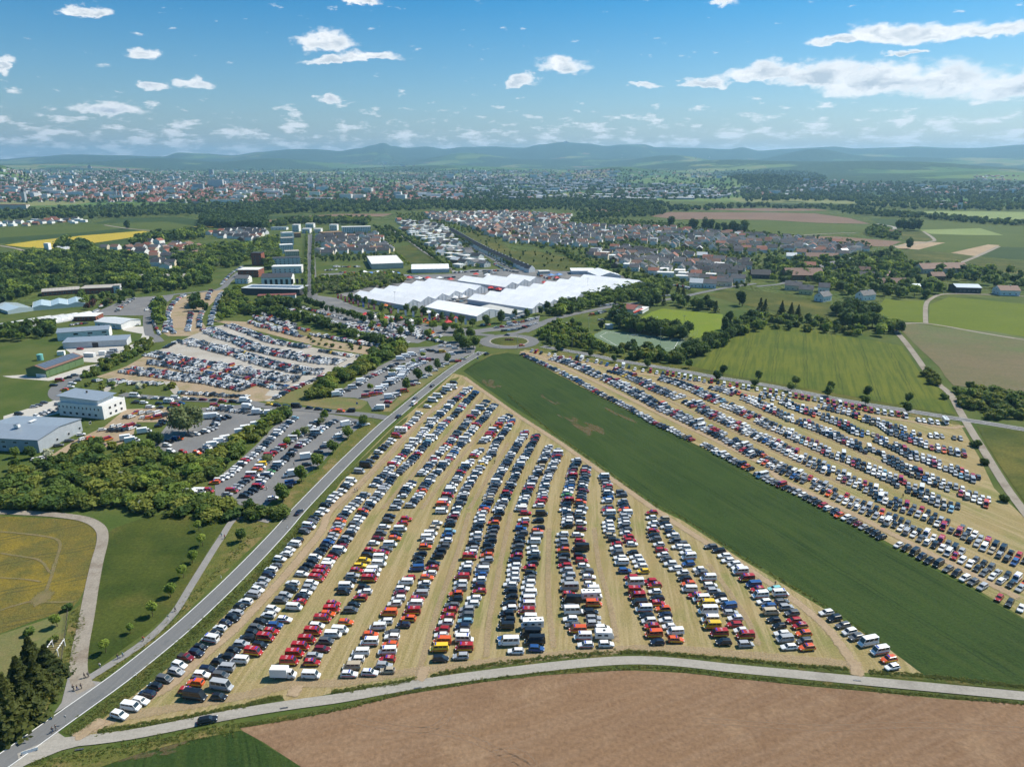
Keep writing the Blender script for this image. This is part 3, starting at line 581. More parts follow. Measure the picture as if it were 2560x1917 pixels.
# worn wheel tracks and driving lanes on the mown fields
Z[0] = .13
strip('dirt_lane', gs('A', [(560, 1440), (760, 1330), (900, 1240), (1100, 1130), (1290, 960), (1480, 800), (1640, 640), (1790, 480), (1920, 330), (2080, 130), '5', (640, 1640), (830, 1480), (980, 1330), (1130, 1180), (1300, 990), (1460, 830), (1640, 690), (1790, 560)]), 4.6, dirt, soft=True, step=2)
strip('dirt_lane', gs('A', [(740, 1340), (1150, 1270), (1600, 1190), (1900, 1120), 'B', (0, 1110), (480, 1035), (900, 985), (1400, 930), (1900, 890), (2211, 895), 'C', (500, 935), (900, 970), (1130, 1000)]), 4.5, dirt_faint, soft=True, step=2)
strip('dirt_lane', gs('5', [(1790, 490), (1900, 570), (2208, 790), '6', (150, 890), (400, 1050), (700, 1260), (1000, 1470), (1300, 1680), 'C', (150, 200), (450, 390), (700, 560), (900, 720), (1050, 900), (1140, 1050)]), 4.2, dirt, soft=True, step=2)
for pts in (['5', (700, 1640), (1000, 1320), (1250, 1060), (1500, 800), (1700, 620)], ['5', (1080, 1640), (1300, 1390), (1500, 1170), (1750, 880), (1950, 660)],
            ['5', (1420, 1640), (1650, 1340), (1850, 1080), (2100, 800)], ['5', (1830, 1640), (1990, 1380), (2180, 1050)],
            ['B', (490, 1100), (560, 850), (650, 560), (760, 250), (830, 0)], ['B', (940, 960), (960, 700), (1010, 450), (1060, 200), (1100, 0)],
            ['B', (1380, 900), (1350, 650), (1340, 400), (1350, 100)], ['B', (1790, 860), (1740, 600), (1670, 350), (1640, 100)], ['C', (500, 880), (420, 700), (300, 520), (160, 330)]):
    strip('wheel_track', gs('B', pts), 2.6, dirt_faint, soft=True, step=2)
strip('dirt_lane', gs('6', [(60, 270), (250, 320), (500, 430), (800, 570), (1100, 720), (1400, 870), (1700, 1010), (2000, 1160), (2208, 1270), '7', (100, 1370), (350, 1490), (600, 1610), 'C', (1150, 40), (1500, 220), (1900, 420), (2211, 580)]), 4.8, dirt, soft=True, step=3)
strip('dirt_lane', gs('6', [(120, 290), (400, 330), (700, 380), (1000, 450), (1300, 490), (1700, 560), (2100, 640), '7', (300, 730), (700, 800), (1200, 870), (1550, 930), (1700, 910)]), 4.2, dirt, soft=True, step=3)
for pts in (['6', (1050, 560), (1350, 690), (1700, 860), (2100, 1050), '7', (300, 1250), (700, 1440)], ['6', (1300, 560), (1700, 730), (2100, 900), '7', (300, 1090), (800, 1310)], ['6', (2000, 720), '7', (200, 880), (700, 1100), (1200, 1330)], ['7', (300, 850), (700, 1010), (1300, 1250)]):
    strip('wheel_track', gs('6', pts), 3.4, dirt_faint, soft=True, step=3)
for k in ((['A', (1880, 1210), (1910, 1170), (1940, 1120)],), (['B', (500, 1110), (525, 1060), (545, 1000)],), (['C', (1130, 1075), (1130, 1030), (1110, 970)],), (['A', (470, 1480), (560, 1430), (680, 1340)],)):
    strip('field_entrance', gs('A', k[0]), 4.5, dirt, soft=True, step=1, z=.262)
strip('rape_tramline', gs('A', [(220, 590), (290, 530), (330, 430), (370, 300), (390, 210), (330, 170), (100, 140), (-100, 130)]), 1.54, rut, soft=True, step=1.5)
strip('rape_tramline', gs('A', [(-50, 660), (100, 610), (230, 580), (330, 590), (500, 585)]), 1.40, rut, soft=True, step=1.5)
strip('rape_tramline', gs('A', [(-50, 265), (120, 290), (260, 320), (330, 400), (350, 330)]), 1.26, rut, soft=True, step=1.5)
strip('rape_tramline', gs('A', [(-50, 430), (150, 440), (280, 460)]), 1.05, rut, soft=True, step=1.5)
blob('bare_patch', G('A', 270, 560), 4, 6, .2, rut)
Z[0] = .05
for (k, x, y, a_, b_) in (('6', 650, 900, 12, 4.0), ('6', 760, 940, 9, 3), ('6', 620, 950, 8, 3.5), ('6', 900, 800, 12, 2.5), ('6', 330, 690, 9, 1.8), ('6', 480, 880, 14, 2.2), ('5', 2010, 545, 8, 4.5), ('A', 1130, 1520, 6, 2), ('A', 780, 1590, 6, 1.6)):
    an = math.radians(-65 if k in '65' else 20); c = G(k, x, y)
    for _ in range(7):
        u, v = random.gauss(0, a_ * .55), random.gauss(0, b_ * .6); q = random.uniform(.3, .7)
        blob('thin_crop_patch', (c.x + u * math.cos(an) - v * math.sin(an), c.y + u * math.sin(an) + v * math.cos(an)), a_ * q, b_ * q, an, bare)

for pts in (['B', (500, 1420), (600, 1400), (680, 1340), (720, 1270)], ['B', (950, 1580), (1080, 1550), (1180, 1570), (1250, 1650), (1260, 1700)], ['B', (1060, 1620), (1120, 1600), (1180, 1640)], ['B', (60, 1350), (350, 1400), (800, 1460), (1300, 1700)], ['C', (100, 1350), (900, 1400), (1500, 1380), (2300, 1420)]):
    for o_ in (-.9, .9): strip('soil_wheel_track', gs('B', pts), .7, soil_track, soft=True, step=2, offset=o_, z=.078)

# ------------------------------------------------------------------ building materials
def wallmat(name, c, rough=.85, var=.08, scale=.35):
    m, N, L, b = newmat(name, c, rough, spec=.3)
    tc = N.new('ShaderNodeTexCoord'); n = _noise(N, L, tc.outputs['Object'], scale, 5, .65)
    col = _mix(N, L, _range(N, L, n, .3, .7), tuple(x * (1 - var) for x in c), tuple(min(.95, x * (1 + var)) for x in c))
    L.new(col, b.inputs['Base Color']); return m
def roofmat(name, c, per=.35, rough=.75, metal=0.0, var=.25):
    m, N, L, b = newmat(name, c, rough, metal, spec=.4)
    tc = N.new('ShaderNodeTexCoord')
    w = N.new('ShaderNodeTexWave'); w.inputs['Scale'].default_value = .31 / per; w.inputs['Distortion'].default_value = .4; L.new(tc.outputs['Object'], w.inputs['Vector'])
    n = _noise(N, L, tc.outputs['Object'], .6, 6, .7)
    k = _math(N, L, 'ADD', _math(N, L, 'MULTIPLY', w.outputs['Fac'], .25), n)
    col = _mix(N, L, _range(N, L, k, .35, .95), tuple(x * (1 - var) for x in c), tuple(min(.95, x * (1 + var)) for x in c))
    L.new(col, b.inputs['Base Color']); return m
W_white = wallmat('white_render', (.76, .75, .72)); W_cream = wallmat('cream_render', (.62, .55, .42)); W_grey = wallmat('grey_cladding', (.36, .39, .42))
W_light = wallmat('pale_grey_wall', (.55, .56, .56)); W_brick = wallmat('red_brick', (.25, .085, .055)); W_green = wallmat('green_boards', (.115, .185, .08))
W_beige = wallmat('beige_cladding', (.55, .51, .44)); W_wood = wallmat('brown_boards', (.20, .12, .07)); W_dark = wallmat('dark_cladding', (.06, .065, .07))
W_pink = wallmat('pale_pink_render', (.66, .50, .44)); W_yellow = wallmat('yellow_render', (.66, .56, .30)); W_blue = wallmat('pale_blue_render', (.52, .60, .66))
R_slate = roofmat('slate_roof', (.045, .048, .055)); R_grey = roofmat('grey_tile_roof', (.105, .105, .112)); R_red = roofmat('red_tile_roof', (.24, .088, .055))
R_brown = roofmat('brown_tile_roof', (.19, .105, .075)); R_dred = roofmat('dark_red_roof', (.20, .062, .048)); R_metal = roofmat('grey_metal_roof', (.30, .35, .40), .6, .45, .3, .1)
R_light = roofmat('pale_metal_roof', (.60, .62, .62), .8, .5, .1, .08); R_gravel = roofmat('gravel_roof', (.36, .33, .29), 3, .95, 0, .15); R_white = roofmat('white_membrane', (.66, .65, .62), 3, .7, 0, .06)
R_green = roofmat('planted_roof', (.24, .15, .08), 3, .95, 0, .3)
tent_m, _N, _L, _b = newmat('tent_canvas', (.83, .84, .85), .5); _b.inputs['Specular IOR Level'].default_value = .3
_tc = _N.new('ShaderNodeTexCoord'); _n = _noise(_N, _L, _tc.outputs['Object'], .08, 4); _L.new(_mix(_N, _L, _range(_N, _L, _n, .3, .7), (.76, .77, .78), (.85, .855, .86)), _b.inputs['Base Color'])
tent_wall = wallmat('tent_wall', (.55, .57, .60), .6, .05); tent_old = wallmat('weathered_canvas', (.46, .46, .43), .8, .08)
glass, _N, _L, _b = newmat('window_glass', (.022, .03, .038), .08, spec=.7)
ghglass, _N, _L, _b = newmat('greenhouse_glass', (.48, .56, .58), .15, spec=.8)
solar, _N, _L, _b = newmat('solar_panel', (.10, .125, .16), .25, spec=.7)
frame_m = newmat('white_frame', (.75, .75, .74), .5)[0]; metal_m = newmat('galvanised_metal', (.5, .51, .52), .4, .8)[0]
dark_m = newmat('dark_plastic', (.03, .03, .032), .6)[0]
_wm = {}
def window_mesh(w, h, axis):
    k = (round(w, 2), round(h, 2), axis)
    if k not in _wm:
        b = MB(); d = (w, .09, h) if axis == 'y' else (.09, w, h); b.box((0, 0, 0), d)
        p = MB(); d = (w - .16, .11, h - .16) if axis == 'y' else (.11, w - .16, h - .16); p.box((0, 0, 0), d)
        _wm[k] = (b.mesh('window', frame_m), p.mesh('pane', glass))
    return _wm[k]
def frame_of(Np, Rp, Lp=None, depth=None):
    ux = (Rp - Np); a = Vector((ux.x, ux.y)).length; ang = math.atan2(ux.y, ux.x)
    b = depth if depth else abs((Lp - Np).x * -math.sin(ang) + (Lp - Np).y * math.cos(ang))
    return ang, a, b
def box_walls(a, b, h): return MB().box((a / 2, b / 2, h / 2), (a, b, h))
def add_windows(t, a, b, spec, panes=True):
    for (face, n, x0, x1, w, h, zs) in spec:
        for z in zs:
            for i in range(n):
                s = x0 + (x1 - x0) * ((i + .5) / n)
                if face == 'f': fr, pn = window_mesh(w, h, 'y'); loc = (s, -.025, z)
                elif face == 's': fr, pn = window_mesh(w, h, 'x'); loc = (-.025, s, z)
                elif face == 'r': fr, pn = window_mesh(w, h, 'x'); loc = (a + .025, s, z)
                else: fr, pn = window_mesh(w, h, 'y'); loc = (s, b + .025, z)
                if panes:
                    o = obj('window', fr, t, loc); obj('pane', pn, o)
                else: obj('window', pn, t, loc)
def building(name, label, cat, Np, Rp, Lp=None, depth=None, h=6, roof='flat', rh=2.0, wall=W_white, rmat=R_metal, over=.4, win=(), group=None, extra=None):
    ang, a, b = frame_of(Np, Rp, Lp, depth)
    t = thing(name, label, cat, (Np.x, Np.y, .02), ang, group)
    wb = box_walls(a, b, h)
    if roof == 'gable_x': wb.add([(0, 0, h), (0, b, h), (0, b / 2, h + rh), (a, 0, h), (a, b, h), (a, b / 2, h + rh)], [(0, 2, 1), (3, 4, 5), (0, 3, 5, 2), (1, 2, 5, 4)])
    if roof == 'gable_y': wb.add([(0, 0, h), (a, 0, h), (a / 2, 0, h + rh), (0, b, h), (a, b, h), (a / 2, b, h + rh)], [(0, 1, 2), (3, 5, 4), (0, 2, 5, 3), (1, 4, 5, 2)])
    obj('wall', wb.mesh('wall', wall), t)
    r = MB(); o_ = over; e = .22
    if roof == 'flat':
        r.box((a / 2, b / 2, h + .15), (a + 2 * o_, b + 2 * o_, .3)); obj('roof', r.mesh('roof', rmat), t)
    elif roof == 'mono':
        v = [(-o_, -o_, h), (a + o_, -o_, h), (a + o_, b + o_, h + rh), (-o_, b + o_, h + rh)]
        r.add(v + [(x, y, z + e) for x, y, z in v], [(3, 2, 1, 0), (4, 5, 6, 7), (0, 1, 5, 4), (1, 2, 6, 5), (2, 3, 7, 6), (3, 0, 4, 7)]); obj('roof', r.mesh('roof', rmat), t)
        s = MB().add([(0, b, h), (a, b, h), (a, b, h + rh), (0, b, h + rh), (0, 0, h), (a, 0, h)], [(0, 1, 2, 3), (4, 0, 3), (5, 2, 1)]); obj('wall', s.mesh('wall', wall), t)
    else:
        for sgn in (0, 1):
            r = MB()
            if roof == 'gable_x':
                y0, y1 = (-o_, b / 2) if sgn == 0 else (b + o_, b / 2); s = rh / (b / 2)
                v = [(-o_, y0, h - o_ * s + .05), (a + o_, y0, h - o_ * s + .05), (a + o_, y1, h + rh + .05), (-o_, y1, h + rh + .05)]
            else:
                x0, x1 = (-o_, a / 2) if sgn == 0 else (a + o_, a / 2); s = rh / (a / 2)
                v = [(x0, -o_, h - o_ * s + .05), (x0, b + o_, h - o_ * s + .05), (x1, b + o_, h + rh + .05), (x1, -o_, h + rh + .05)]
            r.add(v + [(x, y, z + e) for x, y, z in v], [(3, 2, 1, 0), (4, 5, 6, 7), (0, 1, 5, 4), (1, 2, 6, 5), (2, 3, 7, 6), (3, 0, 4, 7)])
            me = r.mesh('roof', rmat); obj('roof', me, t)
    add_windows(t, a, b, win)
    if extra: extra(t, a, b, h)
    return t
def slab(t, name, c, d, m, rz=0.0): return obj(name, MB().box((0, 0, 0), d).mesh(name, m), t, c, rz)

# ---- works buildings at the left
def office_extra(t, a, b, h):
    slab(t, 'upper_storey', (a / 2 - 1.2, b / 2 + 1.5, h + 1.75), (a - 5, b - 4.5, 2.9), W_white)
    v = [(.2, 2.2, h + 3.1), (a - 2.8, 2.2, h + 3.5), (a - 2.8, b + .6, h + 4.3), (.2, b + .6, h + 3.9)]
    obj('roof', MB().add(v + [(x, y, z + .25) for x, y, z in v], [(3, 2, 1, 0), (4, 5, 6, 7), (0, 1, 5, 4), (1, 2, 6, 5), (2, 3, 7, 6), (3, 0, 4, 7)]).mesh('roof', R_metal), t)
    slab(t, 'chimney', (a * .55, b * .6, h + 4.6), (.7, .7, 1.1), W_dark)
    for z in (h + .55,): slab(t, 'parapet', (a / 2, .12, h + .3), (a, .24, .6), W_white); slab(t, 'parapet', (.12, b / 2, h + .3), (.24, b - .6, .6), W_white)
building('office_building', 'white three-storey office block with grey metal roof beside the car-filled works yard', 'building', G('4', 900, 858), G('4', 1092, 775), G('4', 538, 812), h=7.2, roof='flat', wall=W_white, rmat=W_light, over=-.02,
         win=[('s', 11, 1.5, 30, .9, 1.3, (5.4,)), ('s', 6, 3, 28, 1.7, 1.4, (2.0,)), ('f', 3, 3, 15, 1.7, 1.5, (2.0, 5.3))], extra=office_extra)
def hall_extra(t, a, b, h):
    u = slab(t, 'roof_vent', (a * .35, b * .52, h + 2.6), (1.6, 2.4, 1.2), W_white); slab(u, 'cowl', (0, 0, .9), (2.2, 1.6, .5), metal_m)
    slab(t, 'rooflight', (a * .65, b * .5, h + 2.15), (4, 1.6, .3), frame_m)
building('warehouse', 'big grey metal-clad warehouse with low grey roof at the edge of the thicket', 'warehouse', G('4', 345, 1145), G('4', 715, 955), G('4', -260, 1120), h=6.5, roof='gable_y', rh=1.6, wall=W_grey, rmat=R_metal,
         win=[('f', 4, 8, 40, 1.6, 1.4, (2.2,)), ('s', 6, 3, 40, 2.2, 1.3, (2.4,)), ('s', 6, 3, 40, 2.2, 1.0, (4.9,))], extra=hall_extra)
def barn_extra(t, a, b, h):
    for i in range(5): slab(t, 'door', (a * (.16 + .17 * i), -.05, 2.2), (a * .15, .12, 4.2), W_green)
    slab(t, 'plinth', (-.06, b * .28, 1.1), (.14, b * .5, 2.2), W_white)
    for i in range(9):
        for s_ in (0,):
            o = slab(t, 'solar_panel', (a * (.08 + .105 * i), b * .27, h + 1.72), (a * .098, b * .42, .07), solar); o.rotation_euler = (math.atan2(2.4, b / 2), 0, 0)
building('barn', 'long green boarded barn with solar panels on its roof', 'barn', G('4', 405, 495), G('4', 727, 378), G('4', 232, 487), h=5.2, roof='gable_x', rh=2.4, wall=W_green, rmat=R_brown, over=.6, extra=barn_extra)
building('workshop', 'white two-storey workshop with wide grey roof above the garage row', 'building', G('4', 500, 182), G('4', 948, 150), depth=13, h=6.5, roof='gable_x', rh=2.2, wall=W_white, rmat=R_metal,
         win=[('f', 3, 8, 38, 3.4, 1.5, (4.6,)), ('f', 3, 4, 40, 2, 1.4, (1.9,))])
def gar_extra(t, a, b, h):
    for i in range(5): slab(t, 'door', (a * (.14 + .18 * i), -.04, 1.9), (4.2, .1, 3.6), dark_m if i == 2 else W_light)
building('garage_row', 'long grey garage building with five roller doors and grey roof', 'building', G('4', 548, 250), G('4', 1098, 222), depth=12, h=4.6, roof='mono', rh=1.3, wall=W_light, rmat=R_metal, extra=gar_extra)
building('shed', 'low white building with shallow pale roof behind the workshop', 'building', G('4', 822, 58), G('4', 1050, 82), depth=20, h=4.5, roof='gable_x', rh=1.8, wall=W_white, rmat=R_light, win=[('f', 4, 2, 25, 1.5, 1.2, (2,))])
building('shed', 'flat pale-roofed brick building beside the curved street', 'building', G('1', 640, 1530), G('1', 830, 1525), depth=16, h=4, roof='flat', wall=W_brick, rmat=R_white, win=[('f', 6, 2, 26, 1.4, 1.3, (2.2,))])
for i, (x0, y0, x1, y1, h_, lab) in enumerate(((722, 320, 808, 322, 2.6, 'grey site container at the end of the paved yard'), (852, 308, 908, 306, 2.8, 'white site container next to the grey parked vans'), (495, 308, 555, 305, 2.8, 'white hut with green end beside the barn'))):
    building('site_container', lab, 'container', G('4', x0, y0), G('4', x1, y1), depth=3, h=h_, roof='flat', wall=W_light if i == 0 else W_white, rmat=W_white, over=.05)
tk = thing('water_tank', 'turquoise round tank on the yard behind the green barn', 'tank', tuple(G('4', 350, 345)))
_tq = newmat('turquoise_plastic', (.16, .42, .38), .5)[0]
obj('shell', MB().tube((0, 0, 0), (0, 0, 4.2), 2.0, 2.0, 20).mesh('shell', _tq, False), tk); obj('lid', MB().tube((0, 0, 4.2), (0, 0, 4.7), 2.05, .6, 20).mesh('lid', _tq), tk)
# greenhouses and polytunnels
def greenhouse(k, N_, R_, depth, spans, lab):
    Np, Rp = G(k, *N_), G(k, *R_); ang, a, b = frame_of(Np, Rp, depth=depth)
    t = thing('greenhouse', lab, 'greenhouse', (Np.x, Np.y, .02), ang); w = a / spans
    obj('wall', MB().box((a / 2, b / 2, 1.5), (a - .1, b - .1, 3)).mesh('wall', ghglass), t)
    for i in range(spans):
        for s in (0, 1):
            x0, x1 = i * w + (0 if s == 0 else w), i * w + w / 2
            v = [(x0, 0, 3), (x0, b, 3), (x1, b, 5), (x1, 0, 5)]
            obj('roof_panel', MB().add(v + [(x, y, z + .1) for x, y, z in v], [(3, 2, 1, 0), (4, 5, 6, 7), (0, 1, 5, 4), (1, 2, 6, 5), (2, 3, 7, 6), (3, 0, 4, 7)]).mesh('roof_panel', ghglass), t)
        obj('gable', MB().add([(i * w, .02, 3), (i * w + w, .02, 3), (i * w + w / 2, .02, 5), (i * w, .12, 3), (i * w + w, .12, 3), (i * w + w / 2, .12, 5)], [(0, 1, 2), (5, 4, 3)]).mesh('gable', ghglass), t)
        obj('gutter', MB().box((i * w, b / 2, 3.05), (.25, b, .18)).mesh('gutter', frame_m), t)
greenhouse('1', (285, 1440), (740, 1400), 34, 3, 'glass greenhouse with three pitched bays beside the polytunnels')
greenhouse('1', (70, 1470), (290, 1440), 42, 1, 'older greenhouse with one long pitched bay left of the three-bay one')
for i in range(4):
    Np = G('1', 10 + 125 * i, 1600 - 14 * i); r = 6.5
    t = thing('polytunnel', 'pale arched polytunnel, %s from the photo\'s left edge in its group' % ordinal(i + 1), 'polytunnel', (Np.x - 4, Np.y, .02), math.radians(-32), 'polytunnels by the greenhouses')
    V = []; F = []
    for yy in range(9):
        for s in range(11):
            a = math.pi * s / 10; V.append((r * math.cos(a), yy * 5.5, 4.4 * math.sin(a)))
    for yy in range(8):
        for s in range(10): F.append((yy * 11 + s, yy * 11 + s + 1, yy * 11 + s + 12, yy * 11 + s + 11))
    F += [tuple(range(11))[::-1], tuple(range(88, 99))]
    obj('cover', mesh('cover', V, F, tent_old if i == 1 else W_light, smooth=True), t)
    for yy in range(9): obj('hoop', MB().add([(1.01 * r * math.cos(math.pi * s / 10), yy * 5.5 + d, 4.45 * math.sin(math.pi * s / 10)) for d in (-.12, .12) for s in range(11)], [(s, s + 1, s + 12, s + 11) for s in range(10)]).mesh('hoop', metal_m), t)
F2 = [('f', 9, 1, 40, 2.2, 1.4, (2.2,))]
building('school_building', 'long flat-roofed brick building behind the glass greenhouse', 'building', G('1', 365, 1315), G('1', 690, 1290), depth=22, h=4.5, roof='flat', wall=W_brick, rmat=R_gravel, win=F2)
building('school_building', 'flat-roofed brick building with white end block among the trees', 'building', G('1', 695, 1298), G('1', 1000, 1285), depth=22, h=6, roof='flat', wall=W_brick, rmat=R_gravel, win=F2)
building('school_building', 'white cube at the end of the flat-roofed brick building', 'building', G('1', 985, 1288), G('1', 1040, 1285), depth=12, h=8, roof='flat', wall=W_light, rmat=R_gravel, win=[('f', 2, 1, 10, 2, 1.5, (2, 5))])
building('school_building', 'flat-roofed school pavilion with brick ends in the wood', 'building', G('1', 1362, 1190), G('1', 1560, 1190), depth=24, h=6, roof='flat', wall=W_light, rmat=R_gravel, win=F2[:1])
building('school_building', 'low grey-roofed hall left of the school pavilion', 'building', G('1', 1245, 1195), G('1', 1345, 1175), depth=20, h=4.5, roof='mono', rh=1.5, wall=W_brick, rmat=R_gravel)
building('brick_building', 'dark red brick building with pale flat roof on the works street', 'building', G('1', 2055, 1150), G('1', 2230, 1150), depth=22, h=9, roof='flat', wall=W_brick, rmat=R_white, win=[('f', 4, 2, 28, 2, 1.6, (2.5, 6))])
building('brick_tower', 'dark brick tower block above the red brick building', 'tower', G('1', 2175, 1050), G('1', 2260, 1050), depth=14, h=17, roof='flat', wall=W_brick, rmat=R_slate, win=[('f', 2, 1, 15, 2, 1.6, (4, 8, 12))])
building('house', 'white house with grey hipped roof below the red brick building', 'house', G('1', 2030, 1205), G('1', 2140, 1205), depth=14, h=6, roof='gable_x', rh=3, wall=W_white, rmat=R_grey, win=[('f', 4, 1, 18, 1.2, 1.4, (1.8, 4.4))])
def solar_extra(n, rows):
    def fn(t, a, b, h):
        for i in range(n):
            for j in range(rows): slab(t, 'solar_panel', (a * (.06 + .88 * (i + .5) / n), b * (.2 + .6 * (j + .5) / rows), h + .42), (a * .8 / n, b * .5 / rows, .12), solar)
    return fn
building('modern_hall', 'long modern hall with solar panels, near end of the tree-lined avenue', 'building', G('2', -120, 1300), G('2', 380, 1310), depth=24, h=7, roof='flat', wall=W_dark, rmat=R_light, extra=solar_extra(11, 2))
building('modern_hall', 'white hall with tall dark windows and grey roof near the avenue', 'building', G('2', 50, 1232), G('2', 312, 1225), depth=26, h=10, roof='gable_x', rh=3, wall=W_white, rmat=R_slate, win=[('f', 8, 2, 48, 3, 6, (5,))])
building('modern_hall', 'low red-roofed annex in front of the solar-panel hall', 'building', G('2', 15, 1345), G('2', 340, 1335), depth=9, h=4, roof='flat', wall=W_light, rmat=R_dred)
for i, (x0, y0, x1, y1, h_, lab) in enumerate((
        (140, 1120, 395, 1115, 11, 'white stepped apartment block nearest the solar-panel hall'), (150, 1050, 385, 1040, 12, 'white apartment block with dark attic behind the stepped block'),
        (255, 990, 375, 985, 13, 'white apartment block facing the avenue below the tall blocks'), (215, 945, 325, 940, 16, 'tall white apartment block in the middle of the avenue side'),
        (225, 880, 330, 875, 16, 'tall white apartment block fourth from the solar-panel hall'), (235, 825, 330, 820, 15, 'white apartment block fifth from the solar-panel hall'), (320, 810, 388, 808, 10, 'brown-topped apartment block at the avenue corner'))):
    building('apartment_block', lab, 'apartment block', G('2', x0, y0), G('2', x1, y1), depth=16, h=h_ * .8, roof='flat', wall=(W_white, W_light, W_cream, W_white, W_light, W_white, W_wood)[i], rmat=(R_white, R_slate, R_gravel, R_white, R_gravel, R_white, R_green)[i], win=[('f', 7, 1, (x1 - x0) * .17, 1.6, 1.5, [2 + 2.9 * k for k in range(int(h_ * .8 / 3.1))])])
building('hotel_block', 'long white four-storey block with rows of windows behind the dark-roofed houses', 'building', G('2', 742, 775), G('2', 990, 770), depth=16, h=13, roof='flat', wall=W_white, rmat=R_white, win=[('f', 16, 2, 58, 1.6, 1.9, (2, 5, 8, 11))])
for x0, x1, y, h_, lab in ((315, 372, 758, 14, 'white cube-shaped flats left of the avenue head'), (398, 465, 772, 9, 'white cube-shaped flats at the avenue head'), (428, 497, 725, 9, 'white flats behind the avenue head'), (635, 700, 748, 12, 'white tower flats left of the long four-storey block'), (500, 560, 768, 8, 'low white flats right of the avenue head'), (128, 262, 742, 5, 'low pale-blue roofed hall beyond the apartment blocks')):
    building('apartment_block', lab, 'apartment block', G('2', x0, y), G('2', x1, y), depth=15, h=h_, roof='flat', wall=W_white, rmat=R_white if h_ > 5 else R_metal, win=[('f', 4, 1, (x1 - x0) * .22, 2, 1.6, [2 + 3 * k for k in range(int(h_ / 3.2))])])
building('apartment_block', 'brown boarded hall with planted roof before the long four-storey block', 'building', G('2', 585, 800), G('2', 755, 790), depth=24, h=7, roof='flat', wall=W_wood, rmat=R_green, win=[('f', 5, 2, 38, 2, 1.6, (3.2,))])
building('market_hall', 'big beige hall with ribbed flat roof beside the white back tent', 'building', G('2', 1000, 1082), G('2', 1272, 1072), depth=85, h=7, roof='flat', wall=W_beige, rmat=R_white, over=.3)
building('club_house', 'white clubhouse with dark red roof and red balcony by the sports pitch', 'building', G('y', 1690, 665), G('y', 1790, 620), G('y', 1602, 605), h=6.2, roof='gable_y', rh=2.2, wall=W_white, rmat=R_dred, over=1.0, win=[('f', 5, 1, 18, 1.4, 1.4, (2.2, 4.6))],
         extra=lambda t, a, b, h: slab(t, 'balcony', (a / 2, -.7, 3.2), (a, 1.3, 1.0), newmat('red_boards', (.45, .05, .035), .6)[0]))
building('club_shed', 'small white shed next to the clubhouse with the red balcony', 'shed', G('y', 1795, 640), G('y', 1865, 600), depth=6, h=3, roof='flat', wall=W_white, rmat=R_white)
building('club_shed', 'small grey hut behind the artificial pitch', 'shed', G('y', 1405, 810), G('y', 1470, 805), depth=4, h=3.4, roof='flat', wall=W_light, rmat=R_light)
building('club_shed', 'dark dugout hut under the trees at the artificial pitch', 'shed', G('y', 1648, 845), G('y', 1712, 850), depth=3, h=2.6, roof='flat', wall=W_dark, rmat=R_slate)

# ------------------------------------------------------------------ exhibition tents
def tent(lab, ends, w, eave=4.6, ridge=8.8, panels=9):
    """ends: ridge ends in pixels [(k,x,y,k2,x2,y2) first span, ... last span]; parallel gabled spans"""
    (A0, A1), n = ends[0], ends[2]; B0, B1 = ends[1]
    A0, A1, B0, B1 = (Vector((p.x, p.y, 0)) for p in (A0, A1, B0, B1))
    u = ((A1 - A0).normalized() + (B1 - B0).normalized()).normalized() if n > 1 else (A1 - A0).normalized()
    v = Vector((-u.y, u.x, 0)); ang = math.atan2(u.y, u.x)
    if n > 1: w = max(w * .6, (((B0 + B1) / 2 - (A0 + A1) / 2).dot(v)) / (n - 1))
    t = thing('event_tent', lab, 'tent', (A0.x, A0.y, .02), ang)
    for i in range(n):
        f = i / (n - 1) if n > 1 else 0
        s0 = ((A0.lerp(B0, f)) - A0).dot(u); s1 = ((A1.lerp(B1, f)) - A0).dot(u); y = i * w
        for sgn in (-1, 1):
            for p in range(panels):
                x0, x1 = s0 + (s1 - s0) * p / panels, s0 + (s1 - s0) * (p + 1) / panels - .14
                q = [(x0, y + sgn * w / 2, eave), (x1, y + sgn * w / 2, eave), (x1, y, ridge), (x0, y, ridge)]
                if sgn > 0: q = q[::-1]
                obj('roof_panel', MB().add(q + [(a, b, c - .12) for a, b, c in q], [(0, 1, 2, 3), (7, 6, 5, 4), (0, 4, 5, 1), (1, 5, 6, 2), (2, 6, 7, 3), (3, 7, 4, 0)]).mesh('roof_panel', tent_m), t)
        for x, d in ((s0 + .2, 1), (s1 - .3, -1)):
            q = [(x, y - w / 2, 0), (x, y + w / 2, 0), (x, y + w / 2, eave), (x, y, ridge - .1), (x, y - w / 2, eave)]
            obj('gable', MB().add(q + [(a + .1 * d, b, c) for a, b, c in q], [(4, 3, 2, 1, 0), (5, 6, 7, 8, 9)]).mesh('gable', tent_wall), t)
        for k in range(-1, 2): obj('pole', MB().box((s1 - .12, y + k * w / 4, (eave + ridge) / 4), (.18, .18, (eave + ridge) / 2)).mesh('pole', metal_m), t)
    f0 = (A1 - A0).dot(u)
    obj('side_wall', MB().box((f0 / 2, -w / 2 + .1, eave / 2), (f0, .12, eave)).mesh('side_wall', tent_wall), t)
    return t
H = 8.8
P2 = lambda k, x, y: G(k, x, y, H)
tent('large white exhibition tent with six parallel gables behind the row of flags', ((P2('x', 290, 318), P2('x', 905, 432)), (P2('x', 1100, 172), P2('x', 1750, 258)), 6), 24)
tent('white exhibition tent standing alone in front, wide grey gable facing the roundabout', ((P2('x', 1225, 432), P2('x', 1848, 540)), (P2('x', 1225, 432), P2('x', 1848, 540)), 1), 34, 4.6)
tent('largest white exhibition tent with nine gables towards the tree belt', ((P2('y', -60, 415), P2('y', 690, 508)), (P2('y', 1170, 198), P2('y', 1775, 270)), 9), 24)
